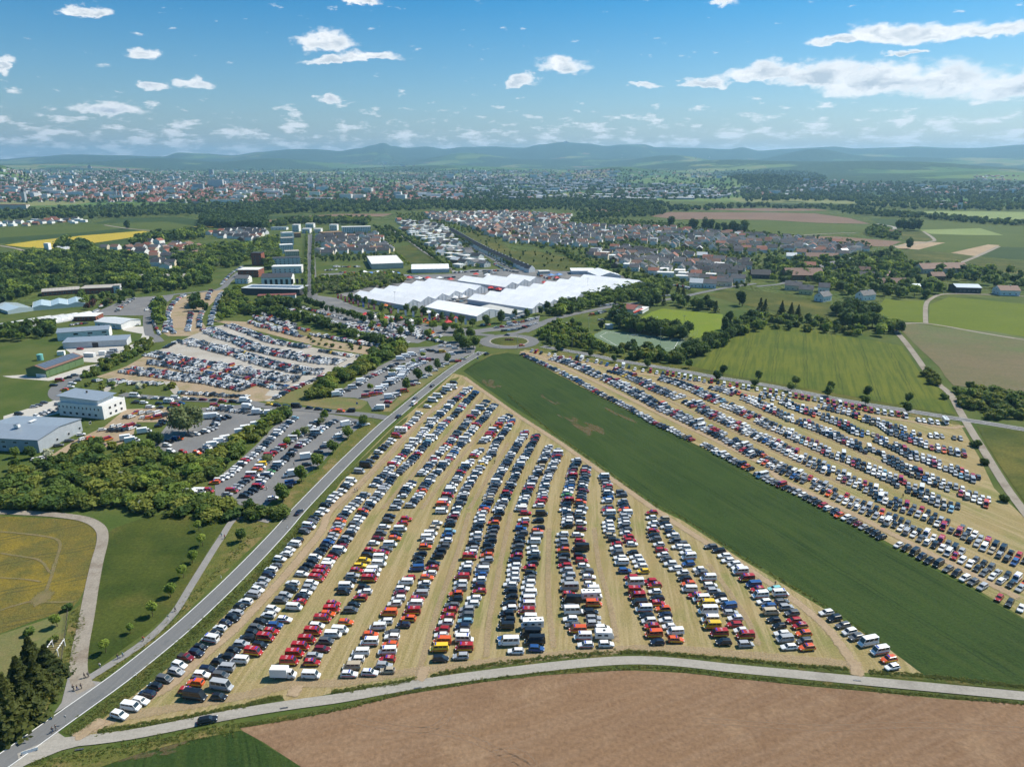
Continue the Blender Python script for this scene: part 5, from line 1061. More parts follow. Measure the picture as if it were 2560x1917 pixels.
def truck_parts(L=6.9, W=2.25, H=3.1, caravan=False):
    P = []
    if caravan:
        L = 5.6; prof = [(-L / 2, .55), (-L / 2 + .1, .4), (L / 2 - .2, .4), (L / 2, .8), (L / 2 - .05, 1.5), (L / 2 - .6, 2.55), (-L / 2 + .3, 2.6), (-L / 2, 2.2)]
        n = len(prof); V = [(x, s * W / 2, z) for s in (-1, 1) for x, z in prof]
        F = [tuple(range(n)), tuple(range(n, 2 * n))[::-1]] + [(i, n + i, n + (i + 1) % n, (i + 1) % n) for i in range(n)]
        P.append(('body', V, F, 'paint'))
        for s in (-1, 1):
            for x in (-1.4, .5): q = MB().box((x, s * (W / 2 + .01), 1.65), (1.1, .04, .6)); P.append(('side_window', q.v, q.f, 'glass'))
        q = MB().box((L / 2 - .3, 0, 1.95), (.06, 1.5, .6)); P.append(('front_window', [(a + (1.95 - c) * .5, b, c) for a, b, c in q.v], q.f, 'glass'))
        q = MB().box((0, 0, 2.66), (.7, .7, .14)); P.append(('roof_hatch', q.v, q.f, 'trim'))
        q = MB().tube((L / 2 - .2, .5, .5), (L / 2 + 1.1, 0, .5), .05, .05, 6).tube((L / 2 - .2, -.5, .5), (L / 2 + 1.1, 0, .5), .05, .05, 6); P.append(('drawbar', q.v, q.f, 'trim'))
        return P + wheel_parts((-.2,), W / 2 - .02, .33, .2)
    V, F = loft([(L / 2, .85, .4, .9), (L / 2 - .1, .98, .3, 1.1), (L / 2 - .6, 1.0, .3, 1.3), (L / 2 - 2.1, 1.0, .3, 1.35)]); b = MB().add(V, F)
    lo = [(L / 2 - .65, -.86, 1.28), (L / 2 - .65, .86, 1.28), (L / 2 - 2.1, .9, 1.28), (L / 2 - 2.1, -.9, 1.28)]; hi = [(L / 2 - 1.2, -.72, 2.25), (L / 2 - 1.2, .72, 2.25), (L / 2 - 2.1, .78, 2.3), (L / 2 - 2.1, -.78, 2.3)]
    b.add(lo + hi, [(0, 1, 5, 4), (1, 2, 6, 5), (2, 3, 7, 6), (3, 0, 4, 7), (4, 5, 6, 7)]); P.append(('cab', b.v, b.f, 'paint'))
    P.append(('windscreen',) + quad_on((lo[0], lo[1], hi[1], hi[0]), .05, .95, .06, .93, .012) + ('glass',))
    P.append(('side_window',) + quad_on((lo[1], lo[2], hi[2], hi[1]), .08, .7, .1, .88, .012) + ('glass',)); P.append(('side_window',) + quad_on((lo[3], lo[0], hi[0], hi[3]), .3, .92, .1, .88, .012) + ('glass',))
    q = MB().box((-L / 2 + (L - 2.2) / 2, 0, .7 + (H - .7) / 2), (L - 2.2, W, H - .7)); P.append(('cargo_box', q.v, q.f, 'box'))
    for s in (-1, 1):
        q = MB().box((-L / 2 + (L - 2.2) / 2, s * (W / 2 - .03), H + .02), (L - 2.2, .08, .08)); P.append(('edge_rail', q.v, q.f, 'rim'))
        q = MB().box((L / 2 - .12, s * .68, .75), (.2, .3, .18)); P.append(('headlight', q.v, q.f, 'lamp')); q = MB().box((-L / 2 - .02, s * .9, .85), (.06, .2, .3)); P.append(('tail_light', q.v, q.f, 'tail'))
    q = MB().box((-.4, 0, .5), (L - 1.2, .9, .25)); P.append(('chassis', q.v, q.f, 'trim'))
    return P + wheel_parts((L / 2 - .9, -L / 2 + 1.3), 1.0, .37, .25)
def camper_parts():
    P = truck_parts(6.8, 2.2, 2.95); out = []
    for p in P:
        if p[0] == 'edge_rail': continue
        out.append(p)
    q = MB().box((1.9, 0, 2.65), (1.9, 2.1, .6)); out.append(('cab_bunk', q.v, q.f, 'box'))
    for s in (-1, 1):
        for x in (-2.2, -.2): q = MB().box((x, s * 1.105, 1.9), (.9, .03, .55)); out.append(('side_window', q.v, q.f, 'glass'))
    for x in (-2.5, -1, .6): q = MB().box((x, .2, 3.0), (.55, .55, .12)); out.append(('roof_hatch', q.v, q.f, 'trim'))
    return out
def pickup_parts():
    P = car_parts(5.1, 1.85, 1.72, 1.05, 1.15, .55, -.35, -.62, .32, .76, r=.38, side=1)
    q = MB().box((-1.55, 0, 1.1), (1.7, 1.5, .12)); return P + [('bed_cover', q.v, q.f, 'trim')]
CARS = {'hatchback': car_parts(4.2, 1.78, 1.48, .92, 1.05, .35, -1.55, -2.0), 'estate car': car_parts(4.75, 1.83, 1.48, .92, 1.15, .42, -1.85, -2.25, side=3), 'saloon': car_parts(4.75, 1.82, 1.43, .92, 1.1, .35, -.95, -1.6),
        'off-roader': car_parts(4.6, 1.9, 1.70, 1.04, 1.1, .48, -1.85, -2.2, .26, .76, r=.37), 'minivan': car_parts(4.6, 1.84, 1.68, 1.0, 1.4, .55, -1.95, -2.22, .2, .76, side=3),
        'fire car': car_parts(4.7, 1.88, 1.68, 1.0, 1.1, .45, -1.85, -2.2, .24, .76, bars=1, stripe='stripe_y', r=.36), 'rescue car': car_parts(4.7, 1.86, 1.6, .98, 1.1, .42, -1.85, -2.22, .22, .74, bars=1, stripe='stripe_r', r=.35),
        'van': car_parts(5.1, 1.95, 2.02, 1.12, 1.95, 1.25, -2.38, -2.5, .24, .84, .66, .97, .35, side=3), 'fire van': car_parts(5.3, 1.98, 2.2, 1.12, 1.95, 1.3, -2.45, -2.58, .26, .85, .66, .97, .36, bars=1, stripe='stripe_y', side=3),
        'ambulance': car_parts(5.4, 1.98, 2.3, 1.12, 1.95, 1.3, -2.5, -2.62, .26, .85, .66, .97, .36, bars=1, stripe='stripe_r', side=3), 'high van': car_parts(6.2, 2.05, 2.65, 1.2, 2.35, 1.65, -2.95, -3.04, .26, .84, .62, .97, .36, side=3),
        'box truck': truck_parts(), 'camper': camper_parts(), 'caravan': truck_parts(caravan=True), 'pickup truck': pickup_parts()}
CLEN = {'high van': 6.2, 'box truck': 6.9, 'camper': 6.8, 'caravan': 5.6, 'van': 5.1, 'fire van': 5.3, 'ambulance': 5.4, 'pickup truck': 5.1}
VANS = {'van', 'fire van', 'ambulance', 'high van', 'box truck', 'camper', 'caravan'}
COLS = {'white': (.74, .74, .73), 'silver': (.36, .37, .385), 'grey': (.10, .103, .107), 'black': (.010, .011, .013), 'navy': (.012, .018, .042), 'blue': (.025, .085, .25), 'red': (.36, .014, .012), 'maroon': (.15, .009, .016), 'yellow': (.75, .50, .02),
        'orange': (.66, .10, .015), 'teal': (.20, .50, .50), 'beige': (.45, .38, .27), 'green': (.08, .24, .06), 'light blue': (.20, .36, .46)}
CODE = {'w': 'white', 's': 'silver', 'g': 'grey', 'k': 'black', 'n': 'navy', 'b': 'blue', 'r': 'red', 'm': 'maroon', 'y': 'yellow', 't': 'teal', 'e': 'beige', 'f': 'green', 'l': 'light blue'}
VCODE = {'W': ('van', 'white'), 'R': ('fire van', 'red'), 'Y': ('ambulance', 'yellow'), 'K': ('van', 'black'), 'B': ('van', 'blue'), 'S': ('van', 'silver'), 'O': ('fire van', 'orange'), 'A': ('ambulance', 'white'), 'H': ('high van', 'white'), 'J': ('high van', 'black'), 'E': ('van', 'beige'),
         'T': ('box truck', 'white'), 'C': ('caravan', 'white'), 'M': ('camper', 'white'), 'P': ('pickup truck', 'maroon'), 'F': ('fire car', 'red'), 'Q': ('rescue car', 'white'), 'X': ('fire car', 'orange'), 'Z': ('high van', 'silver')}
def rand_vehicle(vans=.08, redk=1.0):
    q = random.random()
    if q < vans: return random.choices([('van', 'white'), ('fire van', 'red'), ('ambulance', 'white'), ('van', 'black'), ('van', 'silver'), ('high van', 'white'), ('van', 'navy'), ('fire van', 'orange')], [.36, .16 * redk, .12, .1, .1, .12, .02, .04 * redk])[0]
    if q < vans + .04 * redk: return random.choice([('fire car', 'red'), ('rescue car', 'white'), ('fire car', 'orange')])
    t = random.choices(['hatchback', 'estate car', 'saloon', 'off-roader', 'minivan', 'pickup truck'], [.28, .32, .07, .19, .12, .02])[0]
    c = random.choices(['white', 'silver', 'grey', 'black', 'navy', 'blue', 'red', 'maroon', 'light blue', 'yellow', 'beige', 'green'], [.25, .22, .18, .26, .025, .014, .03, .01, .008, .003, .01, .002])[0]
    return t, c
def decode(ch):
    if ch in VCODE:
        if ch == 'W' and random.random() < .3: return random.choice(['minivan', 'off-roader']), random.choice(['white', 'silver'])
        return VCODE[ch]
    return random.choices(['hatchback', 'estate car', 'off-roader', 'minivan'], [.3, .36, .22, .12])[0], CODE[ch]
VEH = []
def place(x, y, head, tc, where, k, z=.165): VEH.append(dict(x=x, y=y, h=head, t=tc[0], c=tc[1], where=where, k=k, z=z))
COUNT = {}
def row(where, pts, head, s='', exact=False, spacing=2.72, flip=.2, fill=.975, vans=.075, redk=1.0, jit=.12, z=.165, offset=0.0):
    """one file of parked vehicles along pts (near end first); head: heading in degrees; string s gives the first ones"""
    P = [Vector((p.x, p.y, 0)) for p in pts]
    if offset:
        Q = []
        for i, p in enumerate(P):
            t = (P[min(i + 1, len(P) - 1)] - P[max(i - 1, 0)]).normalized(); Q.append(p + Vector((-t.y, t.x, 0)) * offset)
        P = Q
    d = [0.0]
    for a, b in zip(P, P[1:]): d.append(d[-1] + (b - a).length)
    def at(q):
        if q >= d[-1]: return P[-1] + (P[-1] - P[-2]).normalized() * (q - d[-1])
        for i in range(len(P) - 1):
            if d[i] <= q <= d[i + 1] + 1e-6: return P[i].lerp(P[i + 1], (q - d[i]) / max(1e-6, d[i + 1] - d[i]))
        return P[0]
    if exact: slots = d[:]
    else: slots = list(np.arange(0, d[-1] + .1, spacing))
    last = -99; lw = 0
    for i, q in enumerate(slots):
        ch = s[i] if i < len(s) else None
        if ch == '.' or (ch is None and random.random() > fill): continue
        tc = decode(ch) if ch else rand_vehicle(vans, redk)
        w = 1.15 if tc[0] in VANS else 1.03
        if q < last + w + lw: q = last + w + lw
        last, lw = q, w
        if not exact and q > d[-1] + 1: break
        p = at(q); hd = head(p) if callable(head) else head
        if random.random() < flip: hd += 180
        COUNT[where] = COUNT.get(where, 0) + 1
        lon = random.gauss(0, .22); a = math.radians(hd)
        place(p.x + math.cos(a) * lon, p.y + math.sin(a) * lon, a + math.radians(random.gauss(0, 2.0)), tc, where, COUNT[where], z)
Hc = .7
g = lambda *a: gs('A', list(a), Hc)
# ---- main field: files from the asphalt road towards the dark wheat
r1 = 'file along the main road'
row(r1, g((775, 1320), (845, 1265), (905, 1225), (960, 1180), (1005, 1130), (1065, 1085), (1135, 1035), (1170, 998), (1205, 945), (1260, 915), (1300, 880), (1365, 830), (1400, 795), (1430, 755), (1460, 720), (1500, 690), (1530, 653), (1560, 618), (1595, 585), (1635, 540), (1670, 508), (1690, 475), (1710, 443), (1735, 412), (1760, 378), (1790, 350), (1810, 308), (1850, 275), (1880, 247), (1905, 212), (1930, 187)),
    -16, 'wWwnkgswPnkAkwnkskwSwssnwgwwwWk', True, flip=.3)
row(r1, g((1975, 130), (2000, 98), (2020, 67), (2040, 45), (2070, 15), '5', (590, 1640), (605, 1595), (640, 1560), (670, 1530), (700, 1500), (740, 1470), (770, 1440), (800, 1415), (825, 1385)), -14, 'gAgkwwkwwwwkwW', True)
row(r1, g('5', (895, 1305), (945, 1255), (990, 1215), (1025, 1180), (1060, 1140), (1085, 1110), (1115, 1085), (1150, 1060), (1175, 1035), (1210, 1000), (1245, 960), (1290, 925), (1315, 905), (1340, 885), (1370, 860), (1395, 830), (1410, 805)), -12, 'SJgnwkgwwRMrwwWew', True)
row(r1, g('5', (1480, 745), (1525, 695), (1570, 660), (1615, 628), (1650, 600), (1690, 585), (1705, 545)), -14, 'wHHgHMK', True)
pair = ['second', 'third', 'fourth', 'fifth', 'sixth', 'seventh', 'eighth', 'ninth']
nm = lambda i, s: '%s file of %s double row' % (s, pair[i])
row(nm(0, 'left'), g((1220, 1165), (1270, 1110), (1310, 1060), (1350, 1025), (1420, 975), (1475, 940), (1510, 900), (1560, 860), (1600, 820), (1635, 785), (1670, 750), (1700, 715), (1745, 672), (1770, 635)), -9, 'FXwnkkkskkgkWw', True)
row(nm(0, 'left'), g((1815, 575), (1850, 545), (1880, 505), (1910, 465)), -9, 'gskw', True)
row(nm(0, 'left'), g((1955, 405), (1980, 375), (2000, 345), (2025, 315), (2055, 285), (2085, 250), (2120, 215), (2140, 190), '5', (770, 1660), (820, 1610), (870, 1570), (925, 1515), (970, 1480)), -9, 'wkkkwkkkb', False, 2.7)
row(nm(0, 'left'), g('5', (1020, 1425), (1060, 1380), (1130, 1310), (1210, 1215), (1290, 1145), (1360, 1070), (1420, 1000), (1490, 915), (1560, 840), (1640, 765), (1700, 700), (1780, 640), (1850, 575)), -7)
row(nm(0, 'right'), g((1270, 1200), (1420, 1200), (1430, 1135), (1430, 1062), (1465, 1015), (1550, 965), (1640, 912), (1685, 868), (1720, 820), (1755, 778), (1790, 740), (1840, 700)), -8, 'JkZgSWRkRFbQ', True)
row(nm(0, 'right'), g((1905, 622), (1935, 585), (1965, 545), (1990, 510), (2020, 470), (2050, 430), (2085, 390), (2100, 360), (2130, 320), (2155, 290), (2200, 250), '5', (920, 1660), (990, 1590), (1010, 1560), (1070, 1490), (1110, 1440), (1180, 1350), (1280, 1270), (1350, 1200), (1430, 1110), (1500, 1035), (1570, 960), (1640, 880), (1740, 790), (1810, 710), (1880, 640), (1900, 610)), -7, 'WFkwWWRRRWWrk')
row(nm(1, 'left'), g((1835, 1062), (1880, 975), (1910, 925), (1950, 880), (1985, 835), (2030, 782), (2060, 742), (2090, 700), (2120, 665), (2145, 640), (2165, 600), 'B', (20, 520), (40, 485), (60, 450), (80, 415), (100, 385), (120, 350), (150, 315), (170, 285), (185, 255), (215, 205), (240, 175), (260, 140), (275, 100), (300, 60), (320, 30)), -2, 'TRRRRRWRXRFkWksFyykFwmgwgknk', True, flip=.05)
row(nm(1, 'left'), g('5', (1200, 1620), (1230, 1560), (1300, 1460), (1360, 1390)), -4)
row(nm(1, 'left'), g('5', (1430, 1330), (1510, 1240), (1580, 1150), (1660, 1070), (1730, 980), (1800, 900), (1880, 820), (1960, 735), (2000, 690)), -5)
row(nm(1, 'right'), g((2015, 1062), (2015, 980), (2040, 935), (2080, 890), (2120, 840), (2160, 800), 'B', (-10, 770), (35, 720), (60, 640), (85, 605), (125, 560), (150, 520), (145, 490), (180, 440), (200, 410), (220, 380), (245, 340), (260, 300), (275, 270), (290, 245), (320, 215), (345, 175), (360, 150), (385, 115), (400, 80), (415, 50)), -2, 'WFsmgWWXgkFwkRAWWWFgWXkWFF', True, flip=.1)
row(nm(1, 'right'), g('5', (1330, 1600), (1390, 1540), (1450, 1440), (1520, 1350), (1590, 1280), (1680, 1180), (1750, 1090), (1820, 1010), (1890, 920), (1970, 840), (2040, 750), (2070, 725)), -5)
row(nm(2, 'left'), g('B', (55, 1055), (70, 1005), (100, 960), (130, 915), (180, 850), (200, 800), (245, 750), (280, 715), (310, 660), (350, 600), (370, 565), (385, 530), (400, 500), (420, 460), (440, 430)), 0, 'QEWWAXWWOwwmwWr', True, flip=.5)
row(nm(2, 'left'), g('B', (480, 370), (490, 335), (500, 305), (520, 275), (545, 230), (555, 195), (565, 170), (580, 145), (600, 105), (620, 75)), 0, 'BkkkXWWWew', True)
row(nm(2, 'left'), g('5', (1595, 1650), (1610, 1590), (1640, 1540), (1660, 1490), (1690, 1430), (1740, 1370), (1770, 1310), (1820, 1250), (1860, 1200), (1900, 1150), (1940, 1110)), -2, 'WgOWgRnW')
row(nm(2, 'left'), g('5', (1960, 1050), (2010, 1010), (2040, 960), (2080, 920), (2110, 880), (2150, 840), (2190, 820)), -3, 'sWwRRgA')
row(nm(2, 'right'), g('B', (180, 1045), (310, 1030), (285, 1000), (290, 960), (290, 910), (315, 865), (325, 815), (340, 785), (400, 735), (440, 695), (460, 650), (480, 600), (500, 570), (515, 535), (530, 500), (540, 465), (555, 430), (575, 400), (590, 370), (600, 335)), 180, 'QeWFAXwgnXRWFSkwXwFk', True, flip=.4)
row(nm(2, 'right'), g('B', (625, 290), (640, 260), (660, 225), (680, 190), (690, 155), (700, 130)), 180, 'kkgwbl', True, flip=.4)
row(nm(2, 'right'), g('B', (705, 85), (715, 55), (735, 20), '5', (1740, 1620), (1770, 1540), (1800, 1480), (1830, 1420), (1870, 1370), (1900, 1310), (1940, 1260), (1980, 1200), (2030, 1150), (2060, 1090), (2090, 1030), (2140, 970), (2180, 910), (2208, 860)), 178, 'kgm')
row(nm(3, 'left'), g('B', (645, 955), (630, 890), (650, 842), (640, 802), (650, 767), (675, 722), (690, 685), (705, 642), (720, 607), (740, 570), (750, 535), (770, 497), (775, 465), (785, 430), (795, 400), (800, 370), (815, 340), (830, 297), (835, 268), (845, 240), (860, 208), (870, 180), (875, 150), (880, 120), (890, 95), (895, 65), (905, 40), (915, 10)), 180, 'kYOwrWFFgkXWwRkwwRwskswkkwww', True, flip=.15)
row(nm(3, 'left'), g('5', (1960, 1640), (2000, 1560), (2030, 1480), (2070, 1400), (2100, 1330), (2150, 1250), (2208, 1150), '6', (40, 1090), (60, 1050), (100, 1000), (110, 950)), 178)
row(nm(3, 'right'), g('B', (775, 940), (795, 885), (795, 830), (785, 788), (790, 750), (800, 710), (810, 672), (825, 635), (840, 600), (855, 562), (890, 520), (890, 482), (900, 445), (905, 410), (915, 380), (925, 350), (935, 315), (945, 285), (950, 252), (955, 222), (965, 190), (975, 160), (980, 130), (985, 105), (990, 75), (1000, 45), (1025, 10)), 180, 'sRAWnlgswwFnwbWgsXkkkggnXkk', True, flip=.2)
row(nm(3, 'right'), g('5', (2090, 1640), (2130, 1560), (2170, 1490), (2208, 1400), '6', (40, 1310), (80, 1220), (120, 1160), (150, 1110), (190, 1040), (215, 985)), 178)
row(nm(4, 'left'), g('B', (1130, 905), (1090, 850), (1060, 822)), 180, 'wHb', True, flip=.2)
row(nm(4, 'left'), g('B', (1075, 745), (1080, 705), (1080, 665), (1085, 630), (1090, 595), (1100, 552), (1100, 515), (1110, 475), (1110, 445), (1115, 412), (1120, 385), (1125, 350), (1130, 320), (1135, 290), (1140, 258), (1150, 225), (1155, 195), (1160, 170), (1165, 140), (1165, 112), (1175, 85), (1180, 55), (1195, 10)), 180, 'KkkwkkkwwwwwnFkgkkgbFwr', True, flip=.15)
row(nm(4, 'left'), g('6', (75, 1630), (100, 1540), (150, 1440), (190, 1360), (230, 1290), (260, 1220), (290, 1160), (320, 1085)), 180, 'WwnwwkkrW')
row(nm(4, 'right'), g('B', (1270, 890), (1250, 842), (1230, 795), (1235, 742), (1215, 690), (1205, 652), (1205, 610), (1210, 570), (1215, 532), (1215, 497), (1220, 462), (1220, 430), (1225, 398), (1225, 366), (1235, 335), (1250, 300), (1245, 267), (1245, 237), (1250, 197), (1265, 160), (1272, 130), (1275, 105), (1280, 60), (1295, 15)), 180, 'bJJMWRAWWwwgkFkkwwWSXkkK', True, flip=.2)
row(nm(4, 'right'), g('6', (240, 1600), (270, 1490), (290, 1400), (320, 1330), (350, 1260), (390, 1160), (400, 1110)), 180)
row(nm(5, 'left'), g('B', (1585, 865), (1560, 815), (1535, 770), (1505, 737), (1485, 700), (1500, 650), (1480, 617), (1495, 577), (1475, 540), (1485, 497), (1470, 452), (1470, 415), (1465, 382), (1450, 350), (1445, 317), (1440, 285), (1440, 252), (1440, 218), (1435, 188), (1435, 150)), 180, 'QAOgwHgJFZWWWrgkXgsw', True, flip=.15)
row(nm(5, 'left'), g('B', (1460, 95), (1465, 62), (1465, 32), (1470, 5), '6', (460, 1640), (470, 1590), (480, 1510), (500, 1440), (510, 1370), (520, 1310), (550, 1240), (560, 1190)), 180, 'kwwg')
row(nm(5, 'right'), g('B', (1730, 862), (1710, 808), (1690, 757), (1645, 728), (1635, 690), (1625, 652), (1640, 600), (1630, 555), (1620, 512), (1610, 470), (1600, 427), (1590, 392), (1570, 352), (1560, 320), (1550, 290), (1550, 242), (1550, 192), (1535, 152), (1555, 112), (1550, 75), (1550, 42), (1555, 10)), 0, 'wCwsskOMAwQgwrkJrwmwkw', True, flip=.25)
row(nm(5, 'right'), g('6', (590, 1650), (600, 1560), (610, 1480), (620, 1400), (630, 1330), (650, 1260)), 0)
row(nm(6, 'left'), g('B', (2040, 847), (2030, 797), (2000, 747), (2000, 710), (1975, 677), (1960, 635), (1930, 595), (1925, 552), (1910, 515), (1900, 467), (1875, 430)), 182, 'nOFwkAKRRHr', True, flip=.1)
row(nm(6, 'left'), g('B', (1840, 385), (1815, 332), (1805, 300), (1790, 270), (1780, 240), (1780, 212), (1765, 185), (1745, 155), (1735, 127), (1735, 100), (1730, 75), (1740, 45), (1740, 12)), 182, 'bWwgwrkewwwkW', True, flip=.2)
row(nm(6, 'left'), g('6', (830, 1640), (830, 1560), (830, 1490), (820, 1410), (790, 1345)), 182, 'Fg.wbkw')
row(nm(6, 'right'), g('B', (2165, 832), (2170, 782), (2120, 745), (2110, 705), (2095, 670), (2080, 632), (2060, 597), (2045, 562), (2030, 520), (2030, 480), (2000, 455)), 182, 'XWwwnXFkwFr', True, flip=.2)
row(nm(6, 'right'), g('B', (1960, 387), (1945, 355), (1925, 325), (1910, 297), (1895, 267)), 182, 'ywwwk', True, flip=.2)
row(nm(6, 'right'), g('B', (1885, 212), (1860, 182), (1855, 155), (1840, 127), (1840, 100), (1835, 75), (1835, 45), (1845, 12), '6', (970, 1650), (960, 1600), (950, 1530), (940, 1470)), 182, 'wrrwggw')
row(nm(7, 'left'), g('C', (270, 847), (240, 792), (195, 742), (180, 702), (170, 647), (155, 602), (120, 570), (90, 545), (50, 505), (35, 470), (20, 435), (0, 397), 'B', (2165, 370), (2140, 340), (2110, 310), (2095, 280), (2075, 250), (2055, 215), (2035, 180), (2030, 155), (2025, 130), (2020, 105), (2020, 75), (2015, 40), (2010, 10)), 184, 'kRYAHYAFWXkwwwgwrwgkFwwwF', True, flip=.1)
row(nm(7, 'right'), g('C', (415, 860), (405, 807), (375, 770), (340, 732), (340, 692), (315, 655), (300, 615), (260, 580), (245, 545), (205, 515), (185, 480), (165, 435), (125, 400), (105, 375)), 184, 'sRwrQsBwkswAgw', True, flip=.2)
row(nm(7, 'right'), g('C', (40, 340), (40, 297), (20, 265), (10, 235), (0, 210), 'B', (2180, 230), (2160, 190), (2150, 155), (2130, 130), (2110, 100), (2095, 80), (2085, 50)), 184, 'bAwwgwgwnwk', True, flip=.2)
row('left file of tenth double row', g('C', (690, 877), (670, 827), (650, 790), (625, 742), (595, 702), (580, 652), (550, 617), (525, 585), (505, 545), (485, 507), (460, 475), (415, 435), (375, 392), (355, 367), (340, 342), (300, 317), (270, 287), (235, 252), (180, 227)), 186, 'wSwkkEbwAFBRAwwwwkg', True, flip=.1)
row('right file of tenth double row', g('C', (805, 882), (785, 842), (780, 792), (760, 742), (720, 705), (705, 660), (670, 620), (640, 583), (630, 535), (605, 500)), 186, 'XgXFrgsgAt', True, flip=.2)
row('last file by the wheat corner', g('C', (1355, 1007), (1340, 957), (1280, 905), (1205, 850), (1125, 815), (1080, 780), (1035, 737), (985, 692), (930, 655)), 194, 'wXAHgwgkw', True, flip=.05)
# ---- east field
def eh(p):
    e = sstep(95, 165, p.x) if p.y > 150 else 0
    return 208 + 42 * e * sstep(150, 330, p.y)
ea = 'east field edge file by the wheat'
row(ea, g('C', (2190, 630), (2120, 590), (2050, 560)), 222, 'wkr', True, flip=0)
row(ea, g('C', (1940, 490), (1880, 460), (1830, 432), (1775, 400), (1720, 372), (1655, 340), (1600, 318), (1550, 292), (1500, 265), (1445, 240), (1400, 217)), 212, 'sgwkgKknKkw', True, flip=.1)
row(ea, g('C', (1290, 165), (1245, 140), (1200, 115), (1155, 93), (1110, 68), (1065, 48), (1030, 32), (985, 10), '7', (600, 1650), (520, 1625), (400, 1560), (290, 1505), (190, 1455), (80, 1410), (0, 1375), '6', (2100, 1310), (1950, 1230), (1800, 1150), (1640, 1060)), 207, 'kkksmgwXnkwrk', flip=.1)
row(ea, g('6', (1550, 1030), (1400, 960), (1250, 895), (1120, 820), (1000, 750), (850, 680), (700, 600), (560, 520), (430, 455), (300, 390), (200, 345), (90, 295)), 206, flip=.15)
EAST = [('b', ['C', (2190, 495), (2080, 452), (1980, 412), (1880, 352), (1780, 302), (1680, 242), (1580, 192), (1480, 147), (1390, 97), (1290, 45), (1210, 8), '7', (760, 1612), (680, 1572), (590, 1525), (510, 1492), (430, 1450), (350, 1405), (270, 1370), (190, 1332), (110, 1298), (50, 1270), (0, 1245), '6', (2100, 1185), (1940, 1088), (1780, 1003), (1620, 925), (1460, 850), (1290, 770), (1140, 690), (980, 602), (820, 522), (660, 455), (520, 388), (340, 335)], 2),
        ('c', ['C', (2150, 330), (2080, 290), (1960, 235), (1860, 185), (1780, 132), (1680, 98), (1600, 52), (1500, 10), '7', (1080, 1605), (1000, 1555), (920, 1505), (840, 1462), (740, 1415), (640, 1370), (560, 1332), (480, 1298), (400, 1260), (320, 1222), (240, 1183), (160, 1143), (80, 1102), (0, 1052), '6', (2160, 1035), (2050, 985), (1950, 935), (1850, 890), (1750, 842), (1650, 792), (1560, 742), (1480, 700)], 2),
        ('c', ['6', (1420, 675), (1300, 630), (1200, 590), (1050, 515), (950, 465), (840, 440)], 2),
        ('d', ['7', (1580, 1632), (1450, 1582), (1370, 1540), (1280, 1492), (1140, 1440), (1060, 1385), (960, 1340), (880, 1300), (780, 1260), (680, 1212), (580, 1180), (500, 1147), (420, 1105), (340, 1070), (250, 1030), (160, 987), (80, 950), (0, 920), '6', (2150, 890), (2060, 842), (1970, 800), (1880, 762), (1790, 720), (1700, 680), (1620, 640), (1540, 600), (1450, 562), (1350, 530), (1240, 500)], 2),
        ('e', ['7', (1880, 1592), (1780, 1545), (1650, 1492), (1560, 1460), (1420, 1402), (1340, 1362), (1240, 1330), (1150, 1282), (1060, 1232), (970, 1187), (880, 1150), (790, 1110), (700, 1067), (600, 1027), (510, 982), (420, 947), (330, 912), (250, 880), (160, 847), (60, 802), '6', (2160, 752), (2060, 702), (1950, 662), (1850, 622), (1700, 580)], 2),
        ('f', ['7', (1830, 1390), (1760, 1380), (1690, 1350), (1630, 1330), (1570, 1292), (1490, 1270), (1400, 1232), (1330, 1202), (1220, 1180), (1130, 1132), (1040, 1082), (940, 1042), (850, 1002), (770, 980), (680, 942), (600, 892), (510, 860), (430, 832), (350, 802), (280, 780), (200, 752), (100, 702), '6', (2208, 672), (2110, 650)], 2),
        ('g', ['7', (1690, 1162), (1620, 1150), (1560, 1140), (1480, 1122), (1370, 1092), (1310, 1072), (1200, 1032), (1110, 992), (1040, 970), (960, 902), (880, 882), (800, 852), (720, 812), (620, 790), (540, 770), (430, 742)], 2),
        ('h', ['7', (1660, 1020), (1590, 1010), (1490, 1000), (1370, 998), (1310, 980), (1240, 970), (1140, 922), (1080, 912), (1010, 892)], 1)]
for nme, pts, n in EAST:
    for k in range(n): row('east field row %s' % nme, gs('6', pts, Hc), eh, offset=[0, -4.9][k], flip=.2, spacing=2.78, fill=.94, vans=.12, redk=.9)
row('file facing the east road', gs('7', [(1530, 875), (1460, 880), (1405, 875), (1345, 862), (1300, 857)], 1), 256, 'MWWww', True, flip=0)
row('file facing the east road', gs('7', [(1185, 825), (1120, 812), (1065, 805), (1005, 797), (945, 787), (890, 780), (840, 768), (785, 752), (725, 745), (670, 733), (620, 722), (565, 712), (515, 702), (460, 692), (405, 682), (350, 675), (295, 665), (240, 657), (190, 645), (130, 640), (70, 625), (20, 615), '6', (2180, 607), (2115, 592), (2040, 585), (1995, 577), (1940, 562), (1880, 557), (1830, 552), (1780, 535), (1720, 527), (1660, 522), (1615, 510), (1580, 510), (1540, 502), (1490, 492), (1440, 477), (1390, 467), (1340, 460), (1300, 457), (1250, 450), (1195, 437), (1130, 432), (1060, 422), (1010, 402), (960, 402), (900, 397)], 1), 254,
    'ARWWWRFRRRHRRWWRRRWwARWwAWRXWkRsWgHHARRkwRwwkTws', True, flip=0)
row('file facing the east road', gs('6', [(820, 382), (770, 367), (730, 357), (650, 350), (600, 338), (560, 332), (500, 330), (440, 316), (370, 302), (320, 292), (250, 282), (210, 272), (170, 265)], 1), 250, 'bgWsTJrwwwkRs', True, flip=0)
